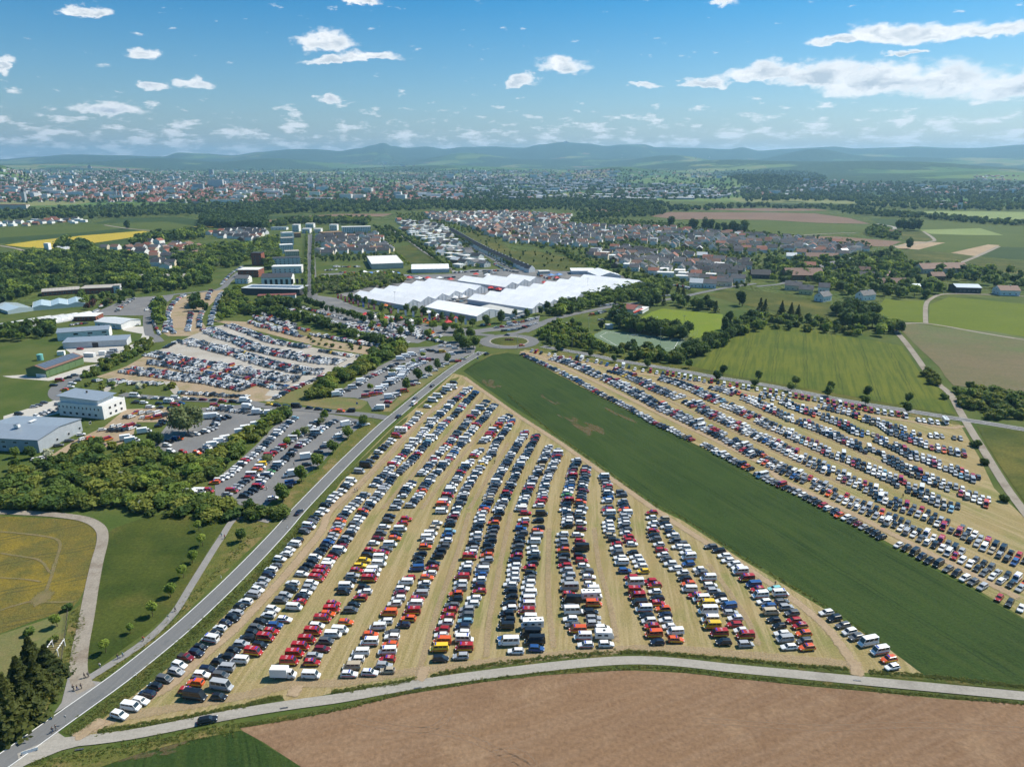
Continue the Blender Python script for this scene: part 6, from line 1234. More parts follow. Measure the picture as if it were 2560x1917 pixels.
# ---- gravel lot and works yards on the west side
def wh(p): return 62
LOT = [(['4', (1305, 285), (1400, 300), (1500, 330), (1620, 350), (1750, 375), (1880, 392), (2000, 420), (2100, 437), '5', (0, 460), (80, 470), (180, 490), (260, 505), (370, 505)], (0, -4.9, 4.9)), (['4', (1240, 365), (1450, 395), (1650, 440), (1780, 472)], (0, 4.9)), (['4', (1100, 425), (1250, 445), (1400, 465), (1600, 495), (1800, 515), (2000, 555), (2150, 585)], (0, 4.9, -4.9)),
       (['4', (1830, 475), (2000, 512), '5', (0, 545), (150, 580), (250, 590)], (0, 4.9)), (['4', (1605, 175), (1750, 210), (1900, 252), (2050, 285), '5', (0, 340), (150, 382), (300, 412), (450, 442), (580, 440)], (0, 4.9, -4.9)), (['4', (1795, 72), (1900, 130), (2050, 172), '5', (0, 240), (150, 272), (300, 302), (450, 332), (600, 352), (740, 360)], (0, 4.9, -4.9)),
       (['4', (1955, 45), (2100, 97), '5', (0, 142), (100, 182), (250, 212), (420, 240)], (0, 4.9)), (['5', (560, 262), (700, 290), (850, 312), (960, 312)], (0,)), (['4', (1560, 622), (1700, 632), (1850, 642), (2000, 652), (2150, 655)], (0,)), (['4', (820, 520), (900, 520)], (0,)), (['4', (960, 525), (1060, 540), ], (0, 3)), (['4', (1130, 545), (1250, 545), (1400, 552)], (0,))]
for i, (pts, offs) in enumerate(LOT):
    for o in offs: row('gravel lot', gs('4', pts, Hc), wh, offset=o, spacing=2.75, fill=.95, vans=.07)
row('gravel lot hedge file', gs('5', [(170, 670), (250, 622), (350, 580), (450, 532), (600, 482), (750, 422), (820, 385)], Hc), 20, fill=.98, vans=.08)
row('works street', gs('4', [(1160, 655), (1240, 668), (1330, 672), (1410, 675), (1510, 670), (1600, 680), (1670, 682), (1755, 685), (1845, 688), (1920, 698), (2010, 700)], Hc), -3, 'Hswk WwgmkFk'.replace(' ', ''), True)
row('works street', gs('4', [(1165, 708), (1235, 712), (1300, 745), (1370, 718), (1450, 705), (1510, 735), (1560, 718)], Hc), -3, 'kwwkCRb', True)
row('works street', gs('5', [(110, 720), (180, 730), (260, 740), (350, 742), (460, 752), (540, 762), (620, 775), (735, 780), (815, 778)], 1), -2, 'ykkJkkkXK', True)
row('works yard', gs('4', [(1290, 750), (1380, 752), (1470, 760)], Hc), 0, 'wgk', True)
row('works yard', gs('4', [(1100, 830), (1135, 832), (1170, 800), (1225, 800), (1290, 795), (1365, 800), (1425, 820)], Hc), 60, 'kwFWWWK', True)
row('works yard', gs('4', [(1240, 838), (1290, 842), (1350, 842), (1410, 872), (1395, 895), (1360, 912)], Hc), 30, 'wXRkkk', True)
row('works yard', gs('4', [(955, 945), (1000, 945), (1045, 945), (1090, 940), (1140, 930)], Hc), 62, 'kkkkw', True); row('works yard', gs('4', [(985, 912), (1035, 912), (1085, 912), (1135, 912), (1180, 912)], Hc), 62, 'wwrRk', True)
row('works yard', gs('4', [(660, 1065), (705, 1065), (755, 1065), (805, 1062), (870, 1080)], Hc), 55, 'knbkn', True); row('works yard', gs('4', [(725, 1020), (780, 1018), (850, 1028), (925, 1030)], Hc), 55, 'wXfR', True)
row('works yard', gs('4', [(880, 945), (700, 985), (590, 1040), (500, 1080), (420, 1132), (350, 1190), (310, 1200), (440, 1195)], Hc), 25, 'wwgggwws', True)
row('truck yard', gs('4', [(1090, 1015), (1140, 1035), (1240, 955)], 1.5), 24, 'TTT', True, flip=0); row('truck yard', gs('4', [(1842, 1075), (1905, 1045), (1960, 1020)], 1.5), 24, 'TTT', True, flip=0); row('truck yard', gs('4', [(2085, 960), (2140, 930), '5', (10, 900)], 1.5), 24, 'TTT', True, flip=0)
row('truck yard', gs('4', [(1780, 830), (1850, 825), '5', (20, 790), (120, 800)], 1.5), 10, 'TTTT', True, flip=0); row('truck yard', gs('4', [(2120, 690), (2140, 745)], 1.5), -5, 'TT', True, flip=0)
row('truck yard', gs('4', [(1440, 1078), (1465, 1045), (1500, 1020), (1545, 1020)], Hc), -15, 'wkbX', True); row('truck yard', gs('4', [(1475, 1128), (1580, 1135), (1705, 1145), (1745, 1125), (1790, 1100)], Hc), -22, 'wrXkW', True)
row('truck yard', gs('4', [(1640, 990), (1690, 980), (1760, 965), (1800, 945), (1840, 930), (1850, 910), (1880, 855), (1945, 845), (1990, 825)], Hc), -15, fill=1)
row('truck yard', gs('4', [(1810, 762), (1870, 765), (1935, 770), (2000, 778), (2050, 785), (2110, 788), (2160, 795)], Hc), 50, fill=1, spacing=3.0); row('truck yard', gs('4', [(1860, 740), (1950, 740), (2040, 752)], Hc), 10, fill=1, spacing=4.5)
row('works yard drive', gs('4', [(300, 745), (340, 735), (380, 712)], Hc), 20, 'sgg', True); row('works yard drive', gs('4', [(320, 825), (365, 808), (405, 795), (440, 788), (510, 760), (500, 725)], Hc), -20, 'wswggs', True); row('works yard drive', gs('4', [(170, 808), ], Hc) + gs('4', [(150, 850)], Hc), 5, 'k.', True)
row('curved street', gs('4', [(455, 558), (515, 518), (585, 490), (640, 470)], 1), 15, 'kRkg', True); row('curved street', gs('4', [(560, 600), (585, 628), (600, 575), (630, 545), (660, 520)], Hc), 10, 'Xwwws', True)
row('garage yard', gs('4', [(690, 250)] , Hc) + gs('4', [(720, 252)], Hc), 5, 'r.', True); row('garage yard', gs('4', [(890, 335), (930, 315), (960, 290), (985, 270)], Hc), 10, 'gsZZ', True)
row('long bay', gs('1', [(1425, 1620), (1440, 1540), (1450, 1460), (1480, 1390), (1540, 1330), (1600, 1300)], Hc), 5, vans=.1); row('long bay', gs('1', [(1500, 1630), (1470, 1590), (1460, 1500)], Hc), 5); row('long bay', gs('1', [(1620, 1610), (1630, 1540), (1650, 1450)], Hc), 8); row('long bay', gs('1', [(1720, 1580), (1720, 1500), (1750, 1440)], Hc), 8)
row('long bay', gs('1', [(1810, 1560), (1830, 1480), (1860, 1400), (1880, 1330), (1920, 1280)], Hc), 10); row('long bay', gs('1', [(1790, 1340), (1800, 1290), (1830, 1260)], Hc), 10)
row('curb of the curved street', gs('1', [(1380, 1640), (1340, 1580), (1320, 1520)], Hc), 100, spacing=5.5); row('curb of the curved street', gs('1', [(1270, 1430), (1320, 1360), (1340, 1330)], Hc), 70, spacing=5.5); row('curb of the curved street', gs('1', [(1910, 1210), (1990, 1120), (2100, 1050)], Hc), 60, spacing=5.5)
for pts in (['1', (870, 1400), (940, 1370)], ['1', (1010, 1440), (1080, 1380), (1160, 1330)], ['1', (790, 1470), (850, 1430)], ['1', (620, 1560), (680, 1550), (740, 1545)], ['1', (1070, 1580), (1120, 1570), (1180, 1560)], ['1', (1080, 1525), (1120, 1525)]): row('school lot', gs('1', pts, Hc), 70)
# asphalt lots beside the main road
for pts, s in ((['5', (10, 1140), (60, 1090), (130, 1020), (200, 960), (260, 900), (320, 860), (370, 820)], ''), (['5', (10, 1290), (80, 1200), (150, 1140), (230, 1090), (330, 1010), (420, 960), (500, 900), (560, 850)], 'XWYWWwR'), (['5', (20, 1440), (60, 1370), (130, 1310), (190, 1250), (250, 1200), (300, 1150), (350, 1100), (410, 1060), (480, 1010), (550, 950), (620, 900), (690, 860)], ''),
               (['4', (1850, 1400), (1950, 1350), (2030, 1290), (2090, 1230), (2200, 1150)], 'Xwwwwwwk'), (['4', (1960, 1500), (2050, 1440), (2110, 1390), (2190, 1340)], ''), (['4', (2110, 1515), (2180, 1470), '5', (10, 1430)], 'kkkk')): row('asphalt lot', gs('5', pts, Hc), 2, s, fill=.96, vans=.16)
row('asphalt lot roadside file', gs('5', [(150, 1530), (270, 1430), (290, 1400), (300, 1330), (430, 1240), (450, 1180), (540, 1130), (580, 1090), (610, 1060), (700, 1000), (735, 970)], 1), 20, 'QkBTkTknwWw', True)
row('asphalt lot roadside file', gs('5', [(785, 900), (860, 880), (900, 890), (945, 895)], 1), 30, 'Tgww', True, flip=0); row('asphalt lot roadside file', gs('4', [(1660, 1500), (1730, 1480), (1790, 1470)], 1), 0, 'THR', True)
row('upper asphalt lot', gs('5', [(700, 640), (730, 615), (790, 600)], 1.2), 20, 'THg', True); row('upper asphalt lot', gs('5', [(835, 580), (885, 550), (930, 510), (990, 480), (1040, 460), (1090, 435), (1140, 405), (1180, 385), (1210, 375)], 1), 15, 'Hkkw' + 'Tgwk', False, 3.2)
row('upper asphalt lot', gs('5', [(945, 655), (1010, 640), (1055, 630)], 1), 20, 'RRF', True); row('upper asphalt lot', gs('5', [(1060, 610), (1110, 565), (1170, 530), (1230, 500), (1270, 470), (1300, 430), (1370, 400), (1430, 370), (1480, 340), (1530, 330)], 1.2), 15, 'HTTgJHTHTHHHM', False, 3.6, vans=.6); row('upper asphalt lot', gs('5', [(1150, 500), (1220, 450), (1290, 400), (1400, 350), (1470, 315)], 1.2), 15, 'kgTWTHTHH', False, 3.8, vans=.6)
row('upper asphalt lot', gs('5', [(1160, 665), (1215, 645), (1285, 610), (1345, 555), (1390, 540), (1450, 490), (1490, 470), (1540, 430), (1600, 395), (1640, 375), (1690, 350), (1745, 350), (1790, 332)], 1), 15, 'TARmwwwwwwgrs', True); row('upper asphalt lot', gs('5', [(1250, 330), (1300, 310), (1345, 295)], 1.5), 10, 'TTT', True, flip=0)
row('upper asphalt lot', gs('5', [(1440, 270), (1490, 262), (1530, 265), (1570, 275)], Hc), 20, 'Wkkk', True); row('upper asphalt lot', gs('5', [(1610, 270), (1690, 290), (1600, 220), (1665, 225), (1715, 240), (1840, 270)], 1), 15, 'YWWWWs', True); row('upper asphalt lot', gs('5', [(1060, 760), (1120, 735), (1140, 700)], 1.2), 0, 'Tgr', True)
for pts in (['x', (0, 885), (120, 915), (250, 950)], ['x', (290, 940), (400, 965), (530, 985)], ['x', (80, 770), (250, 810), (450, 840), (620, 850), (820, 870)], ['x', (140, 740), (330, 780), (520, 790), (700, 820)], ['x', (430, 810), (600, 790), (800, 770), (950, 790)], ['x', (700, 770), (850, 760), (1000, 830)], ['x', (990, 880), (1080, 900), (1160, 900)], ['x', (60, 720), (300, 700), (420, 700)], ['x', (100, 800), (300, 840), (560, 880), (760, 900)], ['x', (180, 850), (420, 890), (640, 920)], ['x', (600, 720), (750, 740), (900, 740)], ['x', (1000, 870), (1150, 870), (1300, 870)], ['x', (850, 800), (1000, 800), (1100, 840)],
            ['2', (0, 1440), (150, 1500), (350, 1560)], ['2', (0, 1500), (150, 1570), (380, 1630)], ['2', (230, 1420), (330, 1440), (500, 1480)], ['2', (280, 1450), (420, 1490), (560, 1540)], ['5', (200, 20), (300, 50), (450, 90)], ['5', (0, 40), (150, 80), (380, 140)], ['5', (680, 160), (800, 180), (950, 210)]): row('event lot', gs('x', pts, Hc), 65, fill=.9, vans=.3, spacing=2.9)
for pts, h_ in ((['y', (20, 760), (120, 760)], 20), (['y', (280, 710), (400, 690), (480, 660)], 20), (['y', (330, 750), (450, 730), (620, 690)], 20), (['y', (180, 790), (330, 770), (430, 755)], 20), (['y', (260, 825), (370, 815), (480, 795), (560, 760), (640, 740)], 25), (['y', (1210, 655), (1290, 640), (1400, 610)], 20), (['y', (1300, 710), (1400, 700)], 10), (['y', (890, 770), (970, 745)], 30), (['y', (1330, 555), (1450, 540), (1500, 525)], 20), (['y', (2000, 445), (2110, 435)], 20), (['3', (1380, 1215), (1470, 1230), (1540, 1250)], 60), (['y', (160, 90), (300, 160), (420, 180)], 40), (['2', (1700, 1110), (1900, 1100), (2150, 1090)], 60), (['2', (680, 1060), (800, 1060), (900, 1060)], 60), (['2', (600, 1090), (700, 1085)], 60)):
    row('event lot', gs('y', pts, Hc), h_, fill=.92, vans=.2)
for pts in (['2', (428, 1200), (425, 1050), (440, 900)], ['2', (500, 1180), (497, 1000)]): row('avenue kerb', gs('2', pts, Hc), 92, spacing=8, fill=.7)
row('estate kerb', gs('2', [(2060, 1000), (2208, 1075)], Hc), 40, spacing=4, fill=.8)
row('works hall yard', gs('4', [(1430, 235), (1480, 210), (1550, 175)], Hc), 30, 'kkkkk'); row('event forecourt', gs('x', [(480, 600), (620, 640), (780, 660), (950, 680), (1150, 670), (1330, 650)], Hc), 60, spacing=4.2, vans=.6, redk=2)
for pts in (['x', (700, 120), (900, 160), (1050, 180)], ['x', (1250, 170), (1420, 160)], ['x', (480, 95), (620, 90), (760, 95)], ['x', (60, 100), (250, 115), (420, 120)], ['y', (480, 325), (560, 315), (680, 290)], ['y', (650, 215), (760, 250), (880, 250)], ['y', (30, 195), (100, 185), (200, 195)], ['x', (1350, 440), (1500, 450), (1640, 420)]): row('event street', gs('x', pts, Hc), 40, spacing=3.6, vans=.5, redk=2.2, fill=.85)
for pts in ([(170, 222), (300, 257), (420, 287), (520, 307)], [(190, 236), (330, 276), (480, 314)], [(230, 208), (330, 235), (430, 262)], [(440, 302), (560, 322), (680, 342)], [(470, 287), (600, 302), (750, 332)], [(560, 290), (680, 302), (800, 320)], [(480, 318), (620, 350), (700, 362)], [(270, 325), (380, 345), (570, 378)], [(0, 272), (110, 300), (230, 335)], [(20, 246), (100, 266), (200, 306)], [(780, 345), (870, 365)], [(520, 275), (640, 287), (760, 300)]): row('event lot', gs('w', pts, Hc), 65, fill=.95, vans=.28, spacing=2.8)
# single vehicles on the roads
def single(k, x, y, head, tc, lab): p = G(k, x, y, .7); VEH.append(dict(x=p.x, y=p.y, h=math.radians(head), t=tc[0], c=tc[1], where=None, k=0, z=.215, lab=lab))
single('A', 1345, 1350, 17, ('estate car', 'black'), 'black estate car driving alone on the pale concrete farm road')
single('A', 1938, 5, 74, ('saloon', 'navy'), 'dark blue car alone on the main road beside the meadow path')
single('5', 385, 1640, 255, ('estate car', 'navy'), 'dark car alone on the main road below the junction') if False else None
single('5', 1230, 830, 70, ('estate car', 'navy'), 'dark blue car on the main road at the side-street junction')
single('5', 1365, 720, 72, ('ambulance', 'white'), 'white and orange ambulance driving on the main road')
single('5', 1375, 675, 70, ('estate car', 'grey'), 'grey car on the main road just ahead of the ambulance')
single('5', 1522, 566, 70, ('estate car', 'grey'), 'grey car alone on the main road by the wheat corner')
single('5', 1930, 288, 60, ('estate car', 'silver'), 'silver car on the main road second from the roundabout')
single('5', 1990, 292, 50, ('off-roader', 'black'), 'black car on the main road next to the roundabout')
single('y', 298, 873, 175, ('saloon', 'navy'), 'dark saloon circling behind the roundabout island')
single('y', 462, 990, 20, ('fire car', 'orange'), 'yellow and red rescue car on the roundabout in front of the island')
single('y', 890, 1035, 160, ('estate car', 'black'), 'black car on the east road just past the roundabout tree')

# ---- which vehicles are built one by one: those that show largest
for v in VEH: v['a'] = CLEN.get(v['t'], 4.5) / math.sqrt(v['x'] ** 2 + v['y'] ** 2 + CAM_H ** 2)
lin = []
def pick(f, n): return sorted([i for i, v in enumerate(VEH) if f(v)], key=lambda i: (VEH[i]['where'] is not None, -VEH[i]['a']))[:n]
IND = set(pick(lambda v: v['t'] not in VANS, 300)) | set(pick(lambda v: v['t'] in VANS, 160))
PM = {}
for t_, P in CARS.items():
    PM[t_] = []
    for nm_, V, F, mk in P: PM[t_].append((nm_, mesh(nm_, V, F, VM[mk], smooth=False), mk))
# "112" lettering for the fire vans' roofs
cu = bpy.data.curves.new('roof_number', 'FONT'); cu.body = '112'; cu.size = .9; cu.align_x = 'CENTER'; cu.align_y = 'CENTER'; cu.extrude = .01
_o = bpy.data.objects.new('roof_number', cu); COL.objects.link(_o); bpy.context.view_layer.update()
num_me = bpy.data.meshes.new_from_object(_o.evaluated_get(bpy.context.evaluated_depsgraph_get())); COL.objects.unlink(_o); bpy.data.objects.remove(_o); num_me.materials.append(VM['stripe_w'])
adj = {'orange': 'orange and yellow'}
for i in sorted(IND, key=lambda i: -VEH[i]['a']):
    v = VEH[i]; cn = adj.get(v['c'], v['c']) if 'fire' in v['t'] else v['c']
    lab = v.get('lab') or '%s %s, %s from near end, %s' % (cn, v['t'], ordinal(v['k']), v['where'])
    nm_ = {'off-roader': 'parked_car', 'hatchback': 'parked_car', 'estate car': 'parked_car', 'saloon': 'parked_car', 'minivan': 'parked_car', 'fire car': 'fire_car', 'rescue car': 'rescue_car', 'pickup truck': 'pickup_truck', 'van': 'parked_van', 'high van': 'parked_van'}.get(v['t'], v['t'].replace(' ', '_'))
    cat = {'parked_van': 'van', 'fire_van': 'van', 'ambulance': 'ambulance', 'box_truck': 'truck', 'camper': 'camper', 'caravan': 'caravan', 'pickup_truck': 'pickup'}.get(nm_, 'car')
    t = thing(nm_, lab, cat, (v['x'], v['y'], v['z']), v['h'], None if v.get('lab') else 'vehicles parked in the ' + v['where'])
    q_ = random.uniform(.88, 1.1); col = tuple(min(.85, c * q_) for c in COLS[v['c']]) + (1,)
    wheels = []
    for pn, me, mk in PM[v['t']]:
        par = wheels[-1] if pn == 'rim' and wheels else t
        o = obj(pn, me, par)
        if mk == 'paint': o.color = col
        if pn == 'wheel': wheels.append(o)
    if v['t'] in ('fire van', 'fire car') and v['c'] == 'red':
        H_ = 2.22 if v['t'] == 'fire van' else 1.70
        obj('roof_number', num_me, t, (-.6, 0, H_), math.pi / 2 if v['where'] and math.cos(v['h']) > 0 else -math.pi / 2)
# ---- all the others as one mesh for cars and one for vans
def proto_arrays(P, far):
    V, F, K = [], [], []; n = 0
    for nm_, v, f, mk in P:
        if far and nm_ in ('rim', 'mirror', 'headlight', 'tail_light', 'edge_rail'): continue
        if nm_ == 'rim': continue
        V.append(np.array(v, float))
        for q in f:
            for k in range(1, len(q) - 1): F.append((q[0] + n, q[k] + n, q[k + 1] + n)); K.append(mk)
        n += len(v)
    return np.concatenate(V), np.array(F), K
PA = {(t_, far): proto_arrays(P, far) for t_, P in CARS.items() for far in (0, 1)}
ST = {0: Stuff(), 1: Stuff()}
for i, v in enumerate(VEH):
    if i in IND: continue
    far = 1 if v['y'] > 330 else 0
    V, F, K = PA[(v['t'], far)]; c, s = math.cos(v['h']), math.sin(v['h'])
    W = np.stack([V[:, 0] * c - V[:, 1] * s + v['x'], V[:, 0] * s + V[:, 1] * c + v['y'], V[:, 2] + v['z']], 1)
    q = random.uniform(.88, 1.1); pc = tuple(min(.85, x * q) for x in COLS[v['c']])
    ST[1 if v['t'] in VANS else 0].add(W, F, np.array([pc if k == 'paint' else VC[k] for k in K]))
far_paint = tint_mat('far_car_paint', .26, .5, .5)
ST[0].build('parked_cars', far_paint, 'sea of parked cars farther off in the fields and lots', 'cars')
ST[1].build('parked_vans', far_paint, 'parked vans and trucks farther off among the cars', 'vans')
for v in VEH: OCC.append((v['x'], v['y'], 1.2))
print('VEHICLES', len(VEH), 'houses', len(HOUSES))

# ------------------------------------------------------------------ trees
def leaf_mat(name, dark, light):
    m, N, L, b = newmat(name, rough=.7, spec=.2); oi = N.new('ShaderNodeObjectInfo'); tc = N.new('ShaderNodeTexCoord')
    n = _noise(N, L, tc.outputs['Object'], .9, 3, .6)
    k = _math(N, L, 'ADD', _math(N, L, 'MULTIPLY', oi.outputs['Random'], .75), _math(N, L, 'MULTIPLY', n, .55))
    col = _mix(N, L, _range(N, L, k, .2, 1.05, smooth=False), dark, light)
    L.new(col, b.inputs['Base Color'])
    tr = N.new('ShaderNodeBsdfTranslucent'); ms = N.new('ShaderNodeMixShader'); ms.inputs[0].default_value = .36
    L.new(_mix(N, L, .5, col, light), tr.inputs['Color']); L.new(b.outputs[0], ms.inputs[1]); L.new(tr.outputs[0], ms.inputs[2])
    L.new(ms.outputs[0], N['Material Output'].inputs['Surface']); return m
L_mix = leaf_mat('broad_leaves', (0.043, 0.092, 0.024), (0.161, 0.225, 0.039)); L_dark = leaf_mat('dark_leaves', (0.034, 0.071, 0.024), (0.094, 0.153, 0.036)); L_light = leaf_mat('young_leaves', (0.121, 0.196, 0.031), (0.295, 0.363, 0.058))
L_con = leaf_mat('conifer_needles', (.030, .050, .014), (.125, .135, .028)); L_bloom = leaf_mat('blossom', (0.35, 0.367, 0.21), (0.735, 0.735, 0.56)); L_shrub = leaf_mat('shrub_leaves', (0.058, 0.11, 0.024), (0.245, 0.264, 0.047)); L_willow = leaf_mat('grey_green_leaves', (0.105, 0.14, 0.052), (0.219, 0.254, 0.105))
L_cop = leaf_mat('copper_leaves', (0.061, 0.032, 0.025), (0.123, 0.052, 0.035))
bark = newmat('bark', (.09, .065, .045), .9)[0]
def cards(pts, nrm, size, seed):
    r = np.random.default_rng(seed); n = len(pts)
    nv = nrm + r.normal(0, .55, (n, 3)); nv /= np.linalg.norm(nv, axis=1)[:, None] + 1e-9
    t = np.cross(nv, r.normal(0, 1, (n, 3))); t /= np.linalg.norm(t, axis=1)[:, None] + 1e-9; b = np.cross(nv, t)
    s = (size * r.uniform(.6, 1.3, n))[:, None]; s2 = s * r.uniform(.55, .9, n)[:, None]
    V = np.stack([pts - t * s - b * s2 * .4, pts + t * s * .3 - b * s2, pts + t * s + b * s2 * .4, pts - t * s * .3 + b * s2], 1).reshape(-1, 3)
    return V
def crown(kind, n, size, seed):
    r = np.random.default_rng(seed); P, Nn = [], []
    if kind == 'conifer':
        h = r.uniform(0, 1, n) ** .8; a = r.uniform(0, 2 * np.pi, n); rad = (1 - h) * .30 * (1 + .25 * np.sin(h * 34)) * np.sqrt(r.uniform(.35, 1, n)) * (1 + .2 * np.sin(a * 5))
        P = np.stack([rad * np.cos(a), rad * np.sin(a), .04 + h * .96], 1); Nn = np.stack([np.cos(a), np.sin(a), np.full(n, .5)], 1)
    else:
        prm = {'round': (9, .30, .30, .56, .24), 'tall': (10, .20, .34, .54, .21), 'wide': (11, .36, .26, .52, .25), 'poplar': (10, .09, .42, .54, .13), 'bush': (8, .36, .26, .36, .27), 'young': (8, .19, .24, .60, .23)}[kind]
        nl, sx, sz, zc, lr = prm
        lob = []
        for i in range(nl):
            d = r.normal(0, 1, 3); d /= np.linalg.norm(d); lob.append((d[0] * sx * r.uniform(.4, 1), d[1] * sx * r.uniform(.4, 1), zc + d[2] * sz * r.uniform(.3, 1), lr * r.uniform(.65, 1.15)))
        lob = np.array(lob); k = r.integers(0, nl, n); d = r.normal(0, 1, (n, 3)); d /= np.linalg.norm(d, axis=1)[:, None]
        rr = lob[k, 3] * r.uniform(.55, 1.08, n); P = lob[k, :3] + d * rr[:, None]; Nn = d + np.array([0, 0, .25])
        P[:, 2] = np.maximum(P[:, 2], .03 if kind == 'bush' else .14)
    return cards(P, Nn, size, seed + 1)
def crown_mesh(name, kind, n, size, seed, mat):
    V = crown(kind, n, size, seed); F = np.arange(len(V)).reshape(-1, 4)
    me = bpy.data.meshes.new(name); me.vertices.add(len(V)); me.vertices.foreach_set('co', V.astype(np.float32).ravel())
    me.loops.add(len(V)); me.loops.foreach_set('vertex_index', F.astype(np.int32).ravel()); me.polygons.add(len(F)); me.polygons.foreach_set('loop_start', np.arange(0, len(V), 4, dtype=np.int32))
    me.update(calc_edges=True); me.materials.append(mat); return me
def trunk_mesh(kind):
    b = MB()
    if kind == 'bush':
        for i in range(4): a = i * 1.6; b.tube((.03 * math.cos(a), .03 * math.sin(a), 0), (.2 * math.cos(a), .2 * math.sin(a), .4), .02, .008, 5)
    else:
        top = .95 if kind == 'conifer' else .6
        b.tube((0, 0, -.02), (0, 0, .3), .022, .016, 7).tube((0, 0, .3), (.01, 0, top), .016, .004, 6)
        if kind != 'conifer':
            for i in range(5): a = i * 1.26; q = .07 if kind == 'poplar' else .2; b.tube((0, 0, .28 + .04 * i), (q * math.cos(a), q * math.sin(a), .5 + .05 * i), .010, .003, 5)
    return b.mesh('trunk', bark)
KIND = {}     # kind -> (near crown meshes, far crown mesh, trunk)
for nm_, shp, mt, n, sz in (('broad', 'round', L_mix, 1500, .052), ('wide', 'wide', L_mix, 1700, .052), ('dark', 'tall', L_dark, 1500, .050), ('young', 'young', L_light, 900, .050), ('avenue', 'tall', L_mix, 1400, .048), ('conifer', 'conifer', L_con, 2200, .040), ('poplar', 'poplar', L_dark, 1300, .040), ('bush', 'bush', L_shrub, 1200, .075), ('darkbush', 'bush', L_mix, 1200, .075), ('bloom', 'bush', L_bloom, 1000, .07), ('willow', 'wide', L_willow, 2600, .040), ('light', 'round', L_light, 1400, .052), ('copper', 'round', L_cop, 1300, .052)):
    KIND[nm_] = ([crown_mesh('crown', shp, n, sz, 11 + 7 * j + len(nm_), mt) for j in range(3)], [crown_mesh('crown_far', shp, 230, sz * 2.1, 90 + j + len(nm_), mt) for j in range(2)], trunk_mesh(shp))
TREES = []
def blocked(x, y, rad=0.0):
    for (a, b, r) in GRID.get((int(x // 20), int(y // 20)), ()):
        if (a - x) ** 2 + (b - y) ** 2 < (r + rad) ** 2: return True
    return False
GRID = {}
for (a, b, r) in OCC:
    for i in range(int((a - r - 3) // 20), int((a + r + 3) // 20) + 1):
        for j in range(int((b - r - 3) // 20), int((b + r + 3) // 20) + 1): GRID.setdefault((i, j), []).append((a, b, r))
def tree(x, y, h, kind, where, seq=None, wide=1.0): TREES.append(dict(x=x, y=y, h=h, k=kind, where=where, seq=seq, w=wide))
def trees_at(where, pts, h, kind, seq=True):
    for i, p in enumerate(pts):
        kk = kind if isinstance(kind, str) else random.choice(kind)
        tree(p.x, p.y, random.uniform(*h), kk, where, i + 1 if seq else None)
def wood(where, poly, spacing, h, kinds, avoid=True, wide=1.0):
    xs = [p.x for p in poly]; ys = [p.y for p in poly]; area = (max(xs) - min(xs)) * (max(ys) - min(ys)); n = int(area / spacing ** 2); pts = []
    cell = {}
    for _ in range(n * 2):
        x, y = random.uniform(min(xs), max(xs)), random.uniform(min(ys), max(ys))
        if not in_poly((x, y), poly) or (avoid and blocked(x, y, .8)): continue
        c = (int(x // spacing), int(y // spacing)); ok = True
        for i in (-1, 0, 1):
            for j in (-1, 0, 1):
                for q in cell.get((c[0] + i, c[1] + j), ()):
                    if (q[0] - x) ** 2 + (q[1] - y) ** 2 < (spacing * .75) ** 2: ok = False
        if ok: cell.setdefault(c, []).append((x, y)); tree(x, y, random.uniform(*h), random.choice(kinds), where, wide=wide * random.uniform(.9, 1.25))
B = ['bush', 'bush', 'darkbush']
# counted trees
trees_at('young tree on the meadow beside the footpath, %s from the near end', gs('A', [(688, 915), (845, 790), (990, 680), (1105, 555), (1190, 430), (1248, 335), (1315, 225), (1290, 125)]), (4.8, 5.8), 'young')
TREES[-7]['h'] = 3.6
trees_at('dark round tree between footpath and main road, %s from the near end', gs('A', [(1562, 195)]) + gs('5', [(40, 1690), (-60, 1670)]), (6.5, 8), 'avenue')
trees_at('tree lining the asphalt lot beside the main road, %s from the near end', gs('5', [(232, 1560), (393, 1390), (535, 1270), (666, 1145), (797, 1020), (928, 915)]), (8, 9.5), 'avenue')
trees_at('tree on the bank of the upper asphalt lot, %s from the near end', gs('5', [(1300, 600), (1400, 520), (1490, 470), (1565, 420), (1650, 370)]), (8, 10), 'avenue')
trees_at('small tree inside the upper asphalt lot, %s from the near end', gs('5', [(985, 610), (1180, 480), (1270, 420), (1360, 380), (1440, 320)]), (4.5, 6), ['light', 'willow'])
trees_at('small tree inside the lower asphalt lot, %s from the near end', gs('5', [(100, 1230), (265, 1080), (350, 1020), (430, 990), (560, 900), (590, 860)]), (4.5, 6), ['light', 'willow', 'broad'])
trees_at('tree along the east road, %s from the roundabout', gs('6', [(398, 270), (675, 320), (880, 365), (1165, 410), (1525, 415), (1765, 520), (1818, 470), (2090, 580), (2125, 520)]) + gs('7', [(195, 615), (237, 560), (515, 660), (540, 615), (838, 735), (853, 660), (1195, 800), (1205, 715)]), (6.5, 8.5), 'avenue')
trees_at('bush beside the gravel track at the east field, %s from the crossroads', gs('7', [(1520, 680), (1790, 1090), (1860, 1240), (2035, 1560), '8', (2400, 1750)])[:4], (4, 5.5), ['darkbush'])
trees_at('tree at the roundabout approach, %s from the main road', gs('5', [(1810, 270), (1760, 220), (1875, 245), (1850, 170), (1755, 190)]), (10, 12), 'broad')
trees_at('tall grey-green willow standing in the truck yard', gs('4', [(1625, 985)]), (19, 19.5), 'willow', False)
trees_at('small conifer pair in the truck yard, %s one', gs('4', [(1315, 1075), (1375, 1070)]), (7, 8), 'dark'); trees_at('bush on the gravel lot edge near the willow', gs('4', [(1480, 590)]), (6, 6.4), 'bush', False)
